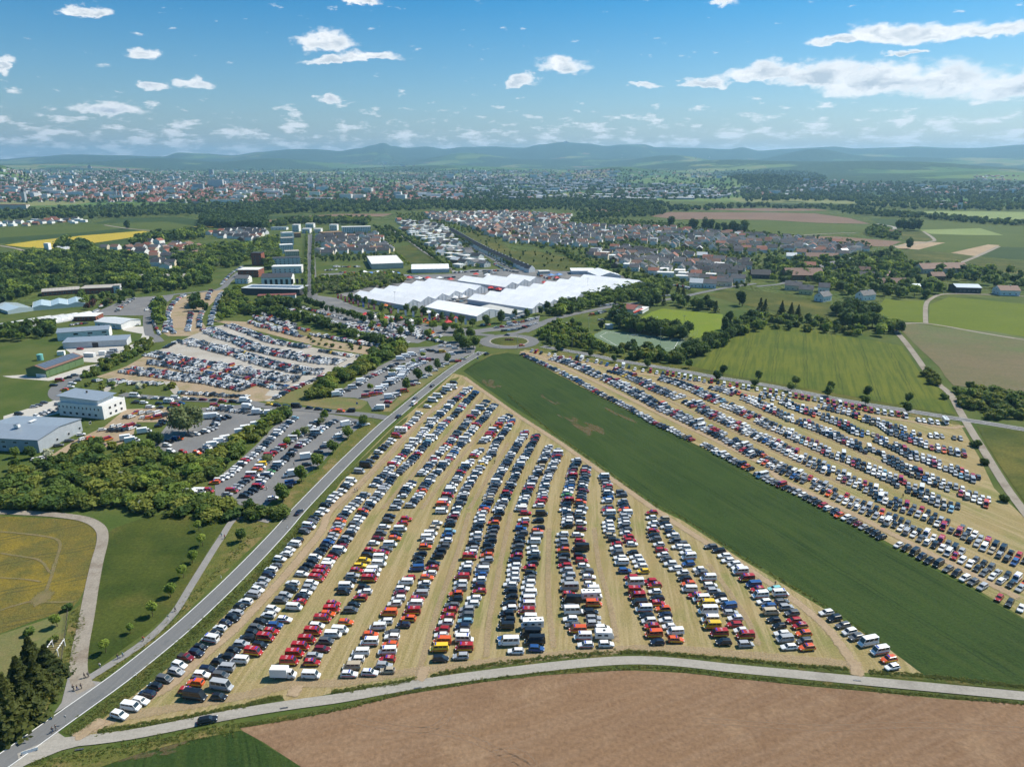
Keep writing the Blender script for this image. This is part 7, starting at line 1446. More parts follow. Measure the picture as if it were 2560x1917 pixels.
trees_at('lawn tree before the grey warehouse, %s from the office block', gs('4', [(275, 1195), (135, 1185), (130, 1290)]), (6.5, 8), 'avenue')
trees_at('garden conifer at the main road bend, %s from the photo\'s lower edge', gs('A', [(90, 1420), (190, 1330), (60, 1290), (260, 1200), (150, 1180), (330, 1090), (230, 1060), (-40, 1200), (20, 1470), (-60, 1380)]), (10.5, 13.5), 'conifer')
for t_ in TREES[-10:]: t_['w'] = 1.35
trees_at('bright green garden tree by the rape field', gs('A', [(372, 745)]), (5.4, 5.6), 'young', False); trees_at('dark garden shrub beside the rape field', gs('A', [(190, 800), (440, 640)]), (3, 3.6), 'darkbush', False); trees_at('small garden shrub beside the timber frame', gs('A', [(345, 850), (365, 990)]), (2.2, 4), 'bush', False)
trees_at('lone round tree on the far rape field hill', gs('1', [(1100, 735)]), (21, 22), 'dark', False); trees_at('lone broad tree on the pale field at the east', gs('8', [(1218, 905)]), (20, 21), 'dark', False)
trees_at('clump of tall trees in the far east fields', gs('8', [(1130, 745), (1170, 750), (1210, 752), (1250, 750), (1290, 748), (1150, 735), (1230, 740)]), (22, 28), 'dark', False)
trees_at('poplar beyond the estate', gs('3', [(1370, 720), (1565, 740), (1660, 745), (1705, 760), (1770, 765), (1830, 770), (1900, 770), (1950, 775), (2000, 770)]), (22, 30), 'dark', False)
trees_at('slim dark poplar beside the football pitch', gs('3', [(1985, 1400), (1960, 1390), (1830, 1640), (1865, 1600)]), (16, 20), 'poplar', False); trees_at('dark fir behind the bright wheat field', gs('8', [(115, 1465), (195, 1480), (255, 1500), '3', (2140, 1430), (2180, 1440), (1475, 1330), (1430, 1290)]), (10, 13), 'conifer', False)
trees_at('flag-side avenue tree before the six-gable tent', gs('x', [(175, 450), (265, 470), (355, 500), (455, 530), (545, 580), (650, 600), (840, 590), (945, 620), (1050, 630), (1165, 660), (1270, 690), (1400, 700), (1510, 730), (1640, 760)]), (9, 11), 'avenue', False)
trees_at('tree in the event car park', gs('x', [(310, 700), (420, 690), (535, 700), (660, 740), (750, 710), (870, 760), (1000, 760), (1170, 800), (1310, 820), (1430, 820), (1110, 890), (910, 850), (775, 870), (440, 790), (580, 780)]), (8, 11), ['broad', 'avenue', 'light'], False)
trees_at('tree on the tent forecourt by the roundabout', gs('y', [(380, 680), (525, 680), (235, 740), (75, 770), (665, 650), (740, 600)]), (9, 12), ['avenue', 'dark'], False)
for s, xx in (('left', 432), ('right', 492)): [tree(q.x, q.y, random.uniform(8, 10), random.choice(['broad', 'light']), 'clipped street tree on the %s side of the avenue' % s, None, .6) for q in resample(gs('2', [(xx - 6 if s == 'left' else xx + 6, 1320), (xx, 1150), (xx + 2, 950), (xx + 8, 790)]), 11)]
for (x0, y0, x1, y1) in ((1690, 790, 2208, 1060), (1150, 720, 1660, 1080)): trees_at('street tree in the terrace estate', resample(gs('2', [(x0, y0), (x1, y1)]), 14), (6, 8), 'broad', False)
trees_at('dark tree of the row between avenue and event car park', resample(gs('w', [(245, 195), (330, 225), (420, 250), (500, 275)]), 9), (7, 10), ['dark', 'broad'], False)
# woods, hedges and thickets
wood('bush in the dense thicket between works yard and meadow', gs('4', [(0, 1640), (0, 1420), (150, 1320), (350, 1240), (560, 1150), (850, 1095), (1250, 1095), (1410, 1160), (1380, 1240), (1300, 1330), (1200, 1420), (1150, 1560), (1000, 1640)]), 4.5, (3.2, 7.5), B + ['bush', 'darkbush', 'broad'], wide=1.25)
wood('bush in the thicket strip below the truck yard', gs('4', [(1050, 1640), (1180, 1540), (1260, 1400), (1420, 1330), (1500, 1230), (1720, 1210), (1900, 1110), (2050, 1040), (2208, 920), '5', (150, 830), (300, 780), (310, 850), (100, 960), (0, 1040), '4', (2060, 1160), (1930, 1270), (1830, 1370), (1640, 1430), (1600, 1540), (1850, 1570), (2060, 1620), (2000, 1690), '5', (130, 1690), (260, 1690), (120, 1740), '4', (1300, 1700)]), 4.3, (3.2, 7), B + ['bush', 'bush', 'light'], wide=1.25)
trees_at('white blossoming bush in the thicket', gs('4', [(1050, 1370), (1200, 1640), (420, 1180), (1200, 590)]), (4.5, 5.5), 'bloom', False)
wood('tree of the hedge above the upper asphalt lot', gs('5', [(490, 670), (560, 560), (700, 500), (850, 420), (980, 330), (1130, 250), (1290, 260), (1260, 300), (1150, 340), (1000, 420), (850, 500), (700, 590), (600, 680)]), 4.2, (5, 9), ['bush', 'bush', 'broad', 'light'], wide=1.2)
wood('tree of the dark hedge below the event car park', gs('5', [(-150, -90), (150, -60), (420, -12), (660, 62), (860, 132), (1010, 182), (1300, 222), (1330, 262), (1000, 212), (840, 160), (640, 95), (400, 25), (140, -25), (-150, -60)]), 5.5, (6, 9.5), ['dark', 'broad', 'broad', 'darkbush'])
wood('tall tree at the avenue end of the event car park', gs('2', [(20, 1375), (380, 1395), (370, 1435), (40, 1425)]), 7, (9, 12), ['dark', 'broad'])
wood('shrub on the bank above the gravel lot', gs('5', [(420, 150), (480, 140), (680, 170), (900, 230), (1080, 240), (960, 280), (700, 240), (560, 220), (440, 200)]), 8, (2, 4), B)
wood('shrub by the gravel lot slope', gs('4', [(700, 480), (830, 390), (950, 330), (1240, 180), (1380, 170), (1290, 250), (1090, 360), (900, 450), (730, 520)]), 4.5, (3, 6), B)
wood('shrub by the works street green', gs('4', [(640, 560), (700, 500), (900, 560), (1090, 580), (1250, 560), (1500, 620), (1300, 660), (1000, 640), (700, 620)]), 8, (2, 4.5), B)
wood('tree of the copse beside the avenue', gs('2', [(540, 1170), (800, 1140), (1200, 1130), (1290, 1190), (1150, 1240), (930, 1260), (780, 1290), (620, 1290), (510, 1300)]), 6.5, (5, 9), ['light', 'willow', 'bush', 'broad', 'willow'])
wood('tree of the belt along the largest tent', gs('3', [(290, 1480), (420, 1400), (640, 1330), (900, 1260), (1120, 1210), (1360, 1230), (1370, 1300), (1200, 1330), (1000, 1370), (700, 1420), (480, 1480)]), 6.5, (6.5, 10), ['broad', 'dark', 'light', 'broad', 'dark'], wide=1.15)
wood('tree between roundabout and artificial pitch', gs('6', [(220, 130), (330, 60), (520, 20), (640, 120), (700, 200), (880, 270), (1000, 330), (800, 300), (480, 240), (350, 240)]), 5.5, (4.5, 8), ['broad', 'light', 'bush', 'dark'])
wood('tree of the row on the near side of the artificial pitch', gs('6', [(900, 300), (960, 240), (1200, 250), (1430, 330), (1430, 380), (1150, 370)]), 5.2, (6, 9), ['broad', 'dark', 'bush'])
wood('tree between artificial pitch and wheat field', gs('6', [(1430, 330), (1480, 270), (1620, 230), (1800, 160), (1950, 70), (2080, 0), (1980, 110), (1800, 230), (1650, 300), (1520, 340)]), 6, (7, 12), ['dark', 'broad', 'darkbush'])
wood('tree of the row between the two pitches', gs('3', [(900, 1590), (1000, 1570), (1150, 1600), (1350, 1620), (1560, 1660), (1500, 1700), (1300, 1670), (1100, 1640)]), 6.5, (12, 15), ['dark', 'avenue'])
wood('tree along the far side of the football pitch', gs('3', [(1290, 1400), (1380, 1360), (1480, 1370), (1700, 1400), (1800, 1440), (1780, 1460), (1500, 1420)]), 8, (8, 13), ['dark', 'broad', 'conifer'])
wood('tree around the clubhouse', gs('3', [(830, 1480), (960, 1450), (980, 1560), (700, 1600), (850, 1620)]), 8, (8, 12), ['dark', 'broad']); wood('tree around the clubhouse', gs('3', [(1080, 1370), (1280, 1340), (1300, 1400), (1130, 1420)]), 8, (10, 13), ['broad', 'dark'])
wood('tree of the hedge behind the bright wheat field', gs('3', [(1900, 1600), (2050, 1500), (2208, 1500), '8', (150, 1530), (400, 1540), (560, 1580), (820, 1600), (780, 1656), (560, 1640), (0, 1590), '3', (2000, 1650)]), 7, (6, 10), ['light', 'broad', 'dark', 'bush'])
wood('tree at the lane corner by the wheat field', gs('8', [(560, 1470), (760, 1430), (920, 1480), (900, 1600), (700, 1600)]), 9, (12, 17), ['dark', 'broad']); wood('tree at the house on the east lane', gs('8', [(930, 1580), (1140, 1580), (1140, 1640), (960, 1656)]), 7, (8, 11), ['light', 'broad'])
wood('bush of the thick hedge beyond the crossroads', gs('7', [(1590, 620), (1700, 590), (1850, 590), (2050, 640), (2300, 760), (2500, 860), (2500, 930), (2208, 880), (1900, 850), (1740, 770), (1650, 700)]), 4.6, (4, 7.5), B + ['darkbush', 'broad'], wide=1.2)
wood('clipped bush clump at the wheat corner', gs('7', [(1330, 470), (1420, 450), (1470, 540), (1460, 575), (1380, 560)]), 4, (4, 6), ['bush'])
VK = ['dark', 'broad', 'broad', 'light', 'darkbush']
wood('garden tree in the old village', gs('8', [(0, 1030), (300, 1010), (600, 1020), (900, 990), (1100, 930), (1180, 1050), (1300, 1060), (1300, 1200), (1500, 1260), (1480, 1330), (1100, 1340), (900, 1300), (700, 1340), (560, 1280), (250, 1180), (0, 1200)]), 12, (8, 15), VK)
wood('tree beside the long farm range', gs('8', [(1300, 1060), (1750, 1090), (2208, 1140), (2208, 1260), (1900, 1290), (1850, 1200), (1500, 1180)]), 13, (8, 14), VK)
wood('hedge tree in the far east fields', gs('8', [(830, 790), (880, 730), (960, 720), (1140, 800), (1150, 830), (960, 810)]), 9, (7, 12), VK)
wood('garden tree in the estate', gs('3', [(0, 600), (600, 640), (1300, 680), (2100, 760), '8', (900, 860), (880, 1000), (100, 960), '3', (2150, 1100), (2000, 1250), (1400, 1200), (900, 1110), (600, 1010), (200, 880), (0, 870)]), 11, (3.5, 7.5), VK + ['bush', 'bush'])
wood('garden tree in the estate', gs('2', [(520, 780), (1150, 770), (1200, 960), (1150, 1000), (520, 1000)]), 12, (3.5, 7), VK + ['bush']); wood('garden tree in the estate', gs('2', [(1210, 600), (2208, 600), (2208, 860), (1690, 740), (2050, 1060), (1700, 1090), (1300, 800)]), 12, (3.5, 7), VK + ['bush'])
wood('orchard tree on the sloping meadow', gs('3', [(0, 930), (300, 930), (500, 990), (480, 1080), (100, 1050), (-300, 880), (-300, 760)]), 22, (3, 6), ['dark', 'broad'])
wood('hedge tree below the estate', gs('3', [(420, 910), (560, 990), (800, 1080), (1150, 1180), (1100, 1210), (850, 1100), (640, 1060), (480, 990)]), 7, (4, 8), VK)
WK = ['dark', 'broad', 'dark', 'broad', 'darkbush', 'light']
wood('tree of the western wood', gs('1', [(0, 1000), (300, 960), (700, 940), (900, 960), (1250, 990), (1300, 1080), (1200, 1130), (900, 1150), (700, 1150), (400, 1130), (0, 1120)]), 8, (8, 14), WK)
wood('tree of the western wood', gs('1', [(0, 1120), (380, 1190), (700, 1180), (1200, 1140), (1600, 1120), (1850, 1090), (1800, 1220), (1500, 1270), (1230, 1290), (1040, 1240), (680, 1220), (400, 1260), (230, 1320), (0, 1400)]), 8, (7, 13), WK)
wood('tree of the western wood', gs('1', [(1480, 970), (1700, 900), (1880, 900), (2150, 880), '2', (120, 850), (210, 1000), (60, 1010), '1', (2180, 980), (2040, 1060), (1700, 1100), (1500, 1060)]), 8, (8, 14), WK + ['willow', 'light'])
wood('tree of the works street wood', gs('1', [(1880, 1420), (1960, 1280), (2080, 1230), (2100, 1330), (2208, 1400), (2100, 1460), (1900, 1530)]), 6, (4, 8), ['light', 'bush', 'light', 'broad']); wood('tree of the works street wood', gs('1', [(1600, 1400), (1700, 1360), (1800, 1400), (1780, 1450), (1650, 1450)]), 8, (10, 13), ['broad', 'dark'])
wood('tree of the greenhouse wood', gs('4', [(0, 110), (200, 60), (480, 60), (490, 130), (300, 180), (0, 190)]), 7, (7, 11), ['dark', 'broad']); wood('tree around the school lot', gs('1', [(680, 1300), (860, 1330), (1150, 1290), (1260, 1310), (1020, 1400), (700, 1440)]), 11, (6, 10), WK + ['copper']); wood('tree along the curved street', gs('1', [(1340, 1540), (1330, 1400), (1420, 1370), (1400, 1480), (1400, 1560)]), 7, (8, 11), ['broad', 'light'])
wood('tree by the rape field', gs('1', [(500, 940), (560, 870), (700, 890), (830, 930), (780, 960)]), 11, (14, 20), ['dark', 'broad']); wood('tree by the rape field', gs('1', [(1120, 860), (1300, 800), (1500, 790), (1750, 740), (1760, 820), (1500, 840), (1200, 880)]), 11, (10, 17), WK); wood('dark wood above the terrace', gs('1', [(1730, 720), (1740, 650), '2', (0, 600), (100, 640), (60, 740), '1', (2000, 730)]), 10, (16, 22), ['dark'])
wood('tree behind the avenue flats', gs('2', [(0, 720), (300, 660), (800, 650), (1000, 660), (960, 700), (620, 700), (300, 690), (120, 740)]), 11, (9, 15), WK); wood('tree behind the avenue flats', gs('2', [(0, 850), (190, 820), (210, 1000), (120, 1090), (0, 1010)]), 9, (8, 13), WK + ['light']); wood('garden tree by the footway', gs('2', [(1010, 720), (1140, 720), (1320, 830), (1200, 870), (1080, 800)]), 12, (5, 10), WK)
wood('tree of the hall hedges', gs('2', [(560, 1000), (1180, 970), (1240, 1010), (950, 1010), (560, 1020)]), 8, (4, 6), ['dark']); wood('tree of the hall hedges', gs('2', [(1200, 940), (1320, 1040), (1280, 1060), (1200, 960)]), 8, (4, 6), ['light'])
# the river wood and the tree-filled valley beyond: far trees
RW = ['dark', 'dark', 'broad', 'darkbush']
wood('riverside wood', gs('1', [(0, 600), (700, 560), (1600, 540), '2', (0, 520), (700, 500), (1450, 510), (2208, 500), '3', (500, 480), (1200, 500), (1400, 560), '8', (0, 530), (0, 548), '3', (1330, 590), (900, 600), (600, 590), (300, 560), (0, 580), '2', (1500, 570), (900, 600), (400, 600), (0, 620), '1', (1800, 610), (1000, 640), (500, 650), (0, 660)]), 21, (11, 19), RW, False)
wood('hedgerow', gs('8', [(600, 600), (1100, 600), (1400, 625), (1800, 660), (2300, 690), (2300, 710), (1800, 690), (1350, 650), (1000, 630)]), 13, (9, 15), RW, False); wood('hedgerow', gs('8', [(0, 545), (700, 545), (980, 580), (700, 600), (500, 565), (0, 560)]), 16, (9, 16), RW, False)
wood('hedgerow', gs('3', [(900, 600), (1320, 590), (1320, 615), (1200, 625), (950, 640), (600, 650), (560, 620)]), 14, (9, 14), RW, False); wood('valley wood', gs('8', [(760, 505), (1200, 500), (1500, 520), (2300, 500), (2300, 575), (1500, 575), (1000, 555), (760, 545)]), 26, (13, 20), RW, False)
wood('valley wood', gs('8', [(0, 455), (700, 470), (1400, 490), (1400, 505), (760, 500), (0, 475)]), 26, (13, 20), RW, False)
FAR = []
for (x0, y0, x1, y1), n in (((0, 366, 640, 440), 1300), ((560, 365, 1100, 445), 1400), ((1000, 368, 1700, 432), 1500), ((1600, 395, 2211, 436), 1500), ((1560, 366, 1790, 398), 1300)):
    for _ in range(n):
        fx, fy = random.uniform(-1, 1), random.uniform(-1, 1)
        if n == 1300 and x0 == 1560 and (fx * fx + (fy + .25 * math.sin(fx * 5)) ** 2 > .9 or fy < -.75 + .5 * fx * fx): continue
        p = march((x0 + x1) / 2 + fx * (x1 - x0) / 2, (y0 + y1) / 2 + fy * (y1 - y0) / 2)
        if p is not None: FAR.append((p.x, p.y, p.z, random.uniform(11, 20), random.choice(['dark', 'broad', 'dark'])))
for t in TREES: t['a'] = t['h'] / math.sqrt(t['x'] ** 2 + t['y'] ** 2 + CAM_H ** 2)
tord = sorted(range(len(TREES)), key=lambda i: (TREES[i]['seq'] is None, -TREES[i]['a']))
INDT = set(tord[:298])
same = {}
for i in INDT:
    if not TREES[i]['seq']: same.setdefault(TREES[i]['where'], []).append(i)
for w_, ids in same.items():
    if 2 <= len(ids) <= 30:
        for n_, i in enumerate(sorted(ids, key=lambda i: TREES[i]['x'] / TREES[i]['y'])): TREES[i]['lab'] = '%s, %s from photo left' % (w_, ordinal(n_ + 1))
for i in sorted(INDT):
    t = TREES[i]; lab = t.get('lab') or (t['where'] % ordinal(t['seq']) if t['seq'] and '%s' in t['where'] else t['where'])
    bush = t['k'] in ('bush', 'darkbush', 'bloom')
    o = thing('bush' if bush else 'conifer_tree' if t['k'] == 'conifer' else 'tree', lab, 'bush' if bush else 'tree', (t['x'], t['y'], 0.0), random.uniform(0, 6.28), t['where'].split(',')[0])
    s = t['h']; o.scale = (s * t['w'], s * t['w'], s)
    obj('trunk', KIND[t['k']][2], o); obj('crown', random.choice(KIND[t['k']][0]), o)
# the remaining trees: one object, instanced on points
def tree_mass(name, items, label):
    kinds = sorted({k for *_, k in items}); cl = bpy.data.collections.new(name + '_shapes'); idx = {}
    for k in kinds:
        idx[k] = []
        for j, me in enumerate(KIND[k][1]): o = bpy.data.objects.new('%s_%02d' % (name, len(cl.objects)), me); cl.objects.link(o); idx[k].append(len(cl.objects) - 1)
    me = bpy.data.meshes.new(name); me.vertices.add(len(items)); me.vertices.foreach_set('co', np.array([q[:3] for q in items], np.float32).ravel())
    me.attributes.new('size', 'FLOAT_VECTOR', 'POINT').data.foreach_set('vector', np.array([(q[3] * q[4], q[3] * q[4], q[3]) for q in items], np.float32).ravel())
    me.attributes.new('turn', 'FLOAT_VECTOR', 'POINT').data.foreach_set('vector', np.array([(0, 0, random.uniform(0, 6.28)) for q in items], np.float32).ravel())
    me.attributes.new('shape', 'INT', 'POINT').data.foreach_set('value', np.array([random.choice(idx[q[5]]) for q in items], np.int32))
    o = obj(name, me); tag(o, label, 'trees', kind='stuff')
    ng = bpy.data.node_groups.new(name, 'GeometryNodeTree'); ng.interface.new_socket('Geometry', in_out='INPUT', socket_type='NodeSocketGeometry'); ng.interface.new_socket('Geometry', in_out='OUTPUT', socket_type='NodeSocketGeometry')
    N, L = ng.nodes, ng.links; gi, go = N.new('NodeGroupInput'), N.new('NodeGroupOutput'); ip = N.new('GeometryNodeInstanceOnPoints'); ci = N.new('GeometryNodeCollectionInfo')
    ci.inputs['Collection'].default_value = cl; ci.inputs['Separate Children'].default_value = True; ci.inputs['Reset Children'].default_value = True
    def attr(nm, ty): a = N.new('GeometryNodeInputNamedAttribute'); a.data_type = ty; a.inputs['Name'].default_value = nm; return a.outputs['Attribute']
    L.new(gi.outputs[0], ip.inputs['Points']); L.new(ci.outputs[0], ip.inputs['Instance']); ip.inputs['Pick Instance'].default_value = True
    L.new(attr('shape', 'INT'), ip.inputs['Instance Index']); L.new(attr('turn', 'FLOAT_VECTOR'), ip.inputs['Rotation']); L.new(attr('size', 'FLOAT_VECTOR'), ip.inputs['Scale']); L.new(ip.outputs[0], go.inputs[0])
    md = o.modifiers.new('scatter', 'NODES'); md.node_group = ng
rest = [(t['x'], t['y'], 0.0, t['h'], t['w'], t['k']) for i, t in enumerate(TREES) if i not in INDT] + [(x, y, z - .5, h, 1.15, k) for x, y, z, h, k in FAR]
tree_mass('distant_trees', rest, 'woods, hedges and garden trees farther off across the landscape')
print('TREES', len(TREES), len(FAR))
# grass tufts on the near verges and meadow edges
def tufts():
    V = []; r = np.random.default_rng(5); n = 26
    P = np.stack([r.uniform(-.5, .5, n), r.uniform(-.5, .5, n), r.uniform(.05, .5, n)], 1); V = cards(P, r.normal(0, 1, (n, 3)), .22, 3)
    me = mesh('tuft', V, np.arange(len(V)).reshape(-1, 4).tolist(), leaf_mat('verge_grass', (0.079, 0.126, 0.028), (0.228, 0.236, 0.061))); return me
KIND['tuft'] = (None, [tufts()], None)
TU = []
def tuft_band(pts, width, n, h=(.3, .6), off=0.0):
    P = resample(catmull(pts, 5), 1.5)
    for _ in range(int(n * .7)):
        i = random.randrange(len(P) - 1); p = P[i].lerp(P[i + 1], random.random()); t = (P[i + 1] - P[i]).normalized(); q = random.gauss(off, width / 3)
        TU.append((p.x - t.y * q, p.y + t.x * q, .05, random.uniform(*h), 1.2, 'tuft'))
tuft_band(gs('A', [(630, 1445), (1000, 1385), (1500, 1292), (1835, 1213)]), 1.3, 700, off=.9); tuft_band(gs('B', [(-60, 1185), (300, 1138), (490, 1098)]), 1.3, 350, off=.9); tuft_band(gs('B', [(590, 1080), (900, 1020), (1300, 968), (1700, 932), (1950, 925), (2211, 945), 'C', (300, 968), (700, 1008), (1080, 1035)]), 1.3, 1300, off=.9)
tuft_band(gs('C', [(1220, 1052), (1590, 1082), (2211, 1152), (2600, 1198)]), 1.3, 700, off=.9); tuft_band(gs('A', [(1540, 1385), (1900, 1325), (2211, 1272), 'B', (400, 1170), (900, 1088), (1300, 1040), (1900, 1005), (2211, 1020), 'C', (300, 1055), (800, 1102), (1300, 1155), (2211, 1238)]), 1.0, 1500, (.25, .5), -.5)
tuft_band(gs('A', [(440, 1440), (720, 1250), (1000, 1020), (1240, 800), (1500, 570), (1720, 360), (2000, 60)]), 4.0, 1500, (.25, .5)); tuft_band(gs('A', [(640, 1085), (850, 925), (1100, 720), (1300, 500), (1500, 300), (1700, 90)]), 3.0, 800, (.2, .4)); tuft_band(gs('A', [(470, 650), (510, 700), (440, 1000), (350, 1200)]), 2.5, 400, (.25, .5))
tuft_band(gs('A', [(200, 1640), (800, 1540), (1200, 1460), (1520, 1395)]), 3.5, 700, (.25, .5)); tuft_band(gs('6', [(-40, 640), (300, 930), (700, 1215), (1200, 1570), 'C', (0, 40), (350, 270), (700, 480), (1000, 660), (1350, 900)]), 1.2, 900, (.3, .5))
tree_mass('verge_grass', TU, 'rank grass along the road verges')

# ------------------------------------------------------------------ people
def skin_mesh(name, chain, mats):
    """chain: list of (vertices, radii, edges); grown with Skin + Subdivision, returned as one mesh"""
    V, R, E = chain; me = bpy.data.meshes.new(name); me.from_pydata(V, E, []); o = bpy.data.objects.new(name, me); COL.objects.link(o)
    o.modifiers.new('s', 'SKIN'); sv = me.skin_vertices[0].data
    for i, r in enumerate(R): sv[i].radius = r if isinstance(r, tuple) else (r, r)
    sv[0].use_root = True
    sd = o.modifiers.new('d', 'SUBSURF'); sd.levels = 1; sd.render_levels = 1
    bpy.context.view_layer.update(); out = bpy.data.meshes.new_from_object(o.evaluated_get(bpy.context.evaluated_depsgraph_get())); out.name = name
    bpy.data.objects.remove(o); out.materials.clear(); out.materials.append(mats); return out
def obcol(name, rough=.8):
    m, N, L, b = newmat(name, rough=rough); oi = N.new('ShaderNodeObjectInfo'); L.new(oi.outputs['Color'], b.inputs['Base Color']); return m
skin_m = newmat('skin', (.46, .28, .20), .6)[0]; cloth_m = obcol('clothing'); hair_m = newmat('hair', (.04, .026, .016), .7)[0]
def person_parts(ph):
    s = .22 * ph
    pel, wa, ch, nk, hd, tp = (0, 0, .95), (0, 0, 1.12), (.01, 0, 1.35), (.015, 0, 1.48), (.03, 0, 1.60), (.03, 0, 1.72)
    hl, kl, al, tl = (0, .09, .90), (.12 + s * .5, .1, .50), (s, .1, .08), (s + .16, .1, .03)
    hr, kr, ar, tr = (0, -.09, .90), (.06 - s * .5, -.1, .50), (-s - .06, -.1, .10), (-s + .10, -.1, .03)
    sl, el, wl, fl = (.01, .19, 1.40), (-.06 - s * .5, .25, 1.13), (.05 - s, .26, .90), (.08 - s, .26, .80)
    sr, er, wr, fr = (.01, -.19, 1.40), (-.02 + s * .6, -.25, 1.13), (.16 + s, -.26, .92), (.2 + s, -.26, .83)
    V = [pel, wa, ch, nk, hd, tp, hl, kl, al, tl, hr, kr, ar, tr, sl, el, wl, fl, sr, er, wr, fr]
    R = [(.14, .11), (.13, .10), (.16, .11), .055, (.085, .10), (.07, .08), .09, .06, .042, .035, .09, .06, .042, .035, .06, .045, .032, .03, .06, .045, .032, .03]
    E = [(0, 1), (1, 2), (2, 3), (3, 4), (4, 5), (0, 6), (6, 7), (7, 8), (8, 9), (0, 10), (10, 11), (11, 12), (12, 13), (2, 14), (14, 15), (15, 16), (16, 17), (2, 18), (18, 19), (19, 20), (20, 21)]
    body = skin_mesh('body', (V, R, E), skin_m)
    jk = skin_mesh('jacket', ([pel, wa, ch, sl, el, wl, sr, er, wr], [(.17, .13), (.16, .13), (.185, .135), .078, .062, .048, .078, .062, .048], [(0, 1), (1, 2), (2, 3), (3, 4), (4, 5), (2, 6), (6, 7), (7, 8)]), cloth_m)
    tr_ = skin_mesh('trousers', ([(0, 0, .98), hl, kl, al, hr, kr, ar], [(.155, .125), .105, .08, .062, .105, .08, .062], [(0, 1), (1, 2), (2, 3), (0, 4), (4, 5), (5, 6)]), cloth_m)
    hb = bmesh.new(); bmesh.ops.create_icosphere(hb, subdivisions=2, radius=1.0); hm = bpy.data.meshes.new('hair')
    for v in hb.verts: v.co = Vector((v.co.x * .115 + .005, v.co.y * .10, max(v.co.z, -.35) * .11 + 1.68))
    hb.to_mesh(hm); hb.free(); hm.materials.append(hair_m)
    sh = []
    for ft in (tl, tr): sh.append(MB().box((ft[0] - .06, ft[1], .045), (.27, .1, .09)).mesh('shoe', dark_m))
    return body, jk, tr_, hm, sh
POSE = [person_parts(1.0), person_parts(-1.0), person_parts(.3)]
CC = {'black': (.012, .012, .014), 'navy': (.015, .022, .06), 'orange': (.65, .10, .02), 'teal': (.10, .35, .40), 'red': (.5, .02, .03), 'white': (.75, .75, .75), 'grey': (.15, .15, .16), 'blue': (.04, .10, .30), 'jeans': (.06, .10, .19), 'yellow': (.7, .75, .05)}
def person(k, x, y, head, jc, tc, lab, pose=0, z=.2):
    p = G(k, x, y); t = thing('person', lab, 'person', (p.x, p.y, z), math.radians(head), 'people walking to the fair'); b, j, tr_, hm, sh = POSE[pose]
    obj('body', b, t); obj('jacket', j, t).color = (*CC[jc], 1); obj('trousers', tr_, t).color = (*CC[tc], 1); obj('hair', hm, t)
    for s in sh: obj('shoe', s, t)
W_ = 72
person('z', 685, 915, W_, 'navy', 'black', 'person in dark jacket, one of three at the junction, nearest the conifers', 0); person('z', 738, 915, W_, 'black', 'blue', 'person in black top and blue shorts in the middle of the trio', 1); person('z', 795, 895, W_, 'grey', 'black', 'person in grey with a white bag, third of the trio at the junction', 2)
person('z', 840, 745, W_, 'black', 'black', 'person in black, conifer side of the pair entering the footpath', 1); person('z', 890, 735, W_, 'grey', 'black', 'person in grey, road side of the pair entering the footpath', 0)
person('z', 1052, 605, W_, 'white', 'jeans', 'person in white shirt alone at the footpath start', 2); person('z', 1298, 485, W_, 'black', 'jeans', 'person in black jacket walking beside another near the first meadow trees', 0); person('z', 1368, 455, W_, 'teal', 'jeans', 'person with teal backpack beside the person in black', 1); person('z', 1648, 235, W_, 'orange', 'black', 'person in orange jacket alone on the footpath', 0)
person('A', 1137, 650, W_, 'black', 'black', 'person in black alone in the middle of the footpath', 1); person('A', 1436, 165, W_, 'teal', 'jeans', 'person in teal on the meadow side near the far end of the footpath', 0, .1); person('A', 1457, 178, W_, 'red', 'black', 'person in black and red at the far end of the footpath', 1)
person('z', 400, 1500, 65, 'black', 'jeans', 'person in black on the main road edge, photo-left of the pair', 0, .21); person('z', 445, 1470, 65, 'black', 'grey', 'person in black on the main road edge, photo-right of the pair', 1, .21)
person('5', 855, 1485, 70, 'white', 'grey', 'person in white in the field lane, road side of a pair', 0, .165); person('5', 873, 1478, 70, 'white', 'black', 'person in white and black in the field lane, field side of a pair', 1, .165)
person('5', 2058, 1235, 70, 'black', 'black', 'person in black between the third and fourth double rows', 0, .165); person('5', 92, 1465, 70, 'white', 'black', 'person in white crossing the lower asphalt lot', 0); person('5', 328, 1260, 70, 'black', 'black', 'person in black crossing the lower asphalt lot', 1)
for i, (x, y) in enumerate(((1725, 1000), (1742, 1002), (1757, 1000))): person('x', x, y, 70, 'black', 'black', 'person in dark clothes standing by the roundabout, %s of three' % ordinal(i + 1), 2)
for i, (x, y) in enumerate(((1277, 940), (1292, 940))): person('x', x, y, 70, 'black', 'black', 'person in black in the upper asphalt lot, %s of two' % ordinal(i + 1), i)
person('y', 683, 985, 90, 'yellow', 'yellow', 'marshal in yellow high-visibility clothes at the east road', 2); person('C', 600, 480, 90, 'grey', 'black', 'person standing beside the teal car at the wheat edge', 2, .165); person('5', 2022, 920, 70, 'black', 'black', 'person in black in the fifth double row lane', 0, .165); person('7', 1162, 1530, 70, 'black', 'black', 'person standing among the east field cars', 2, .165)

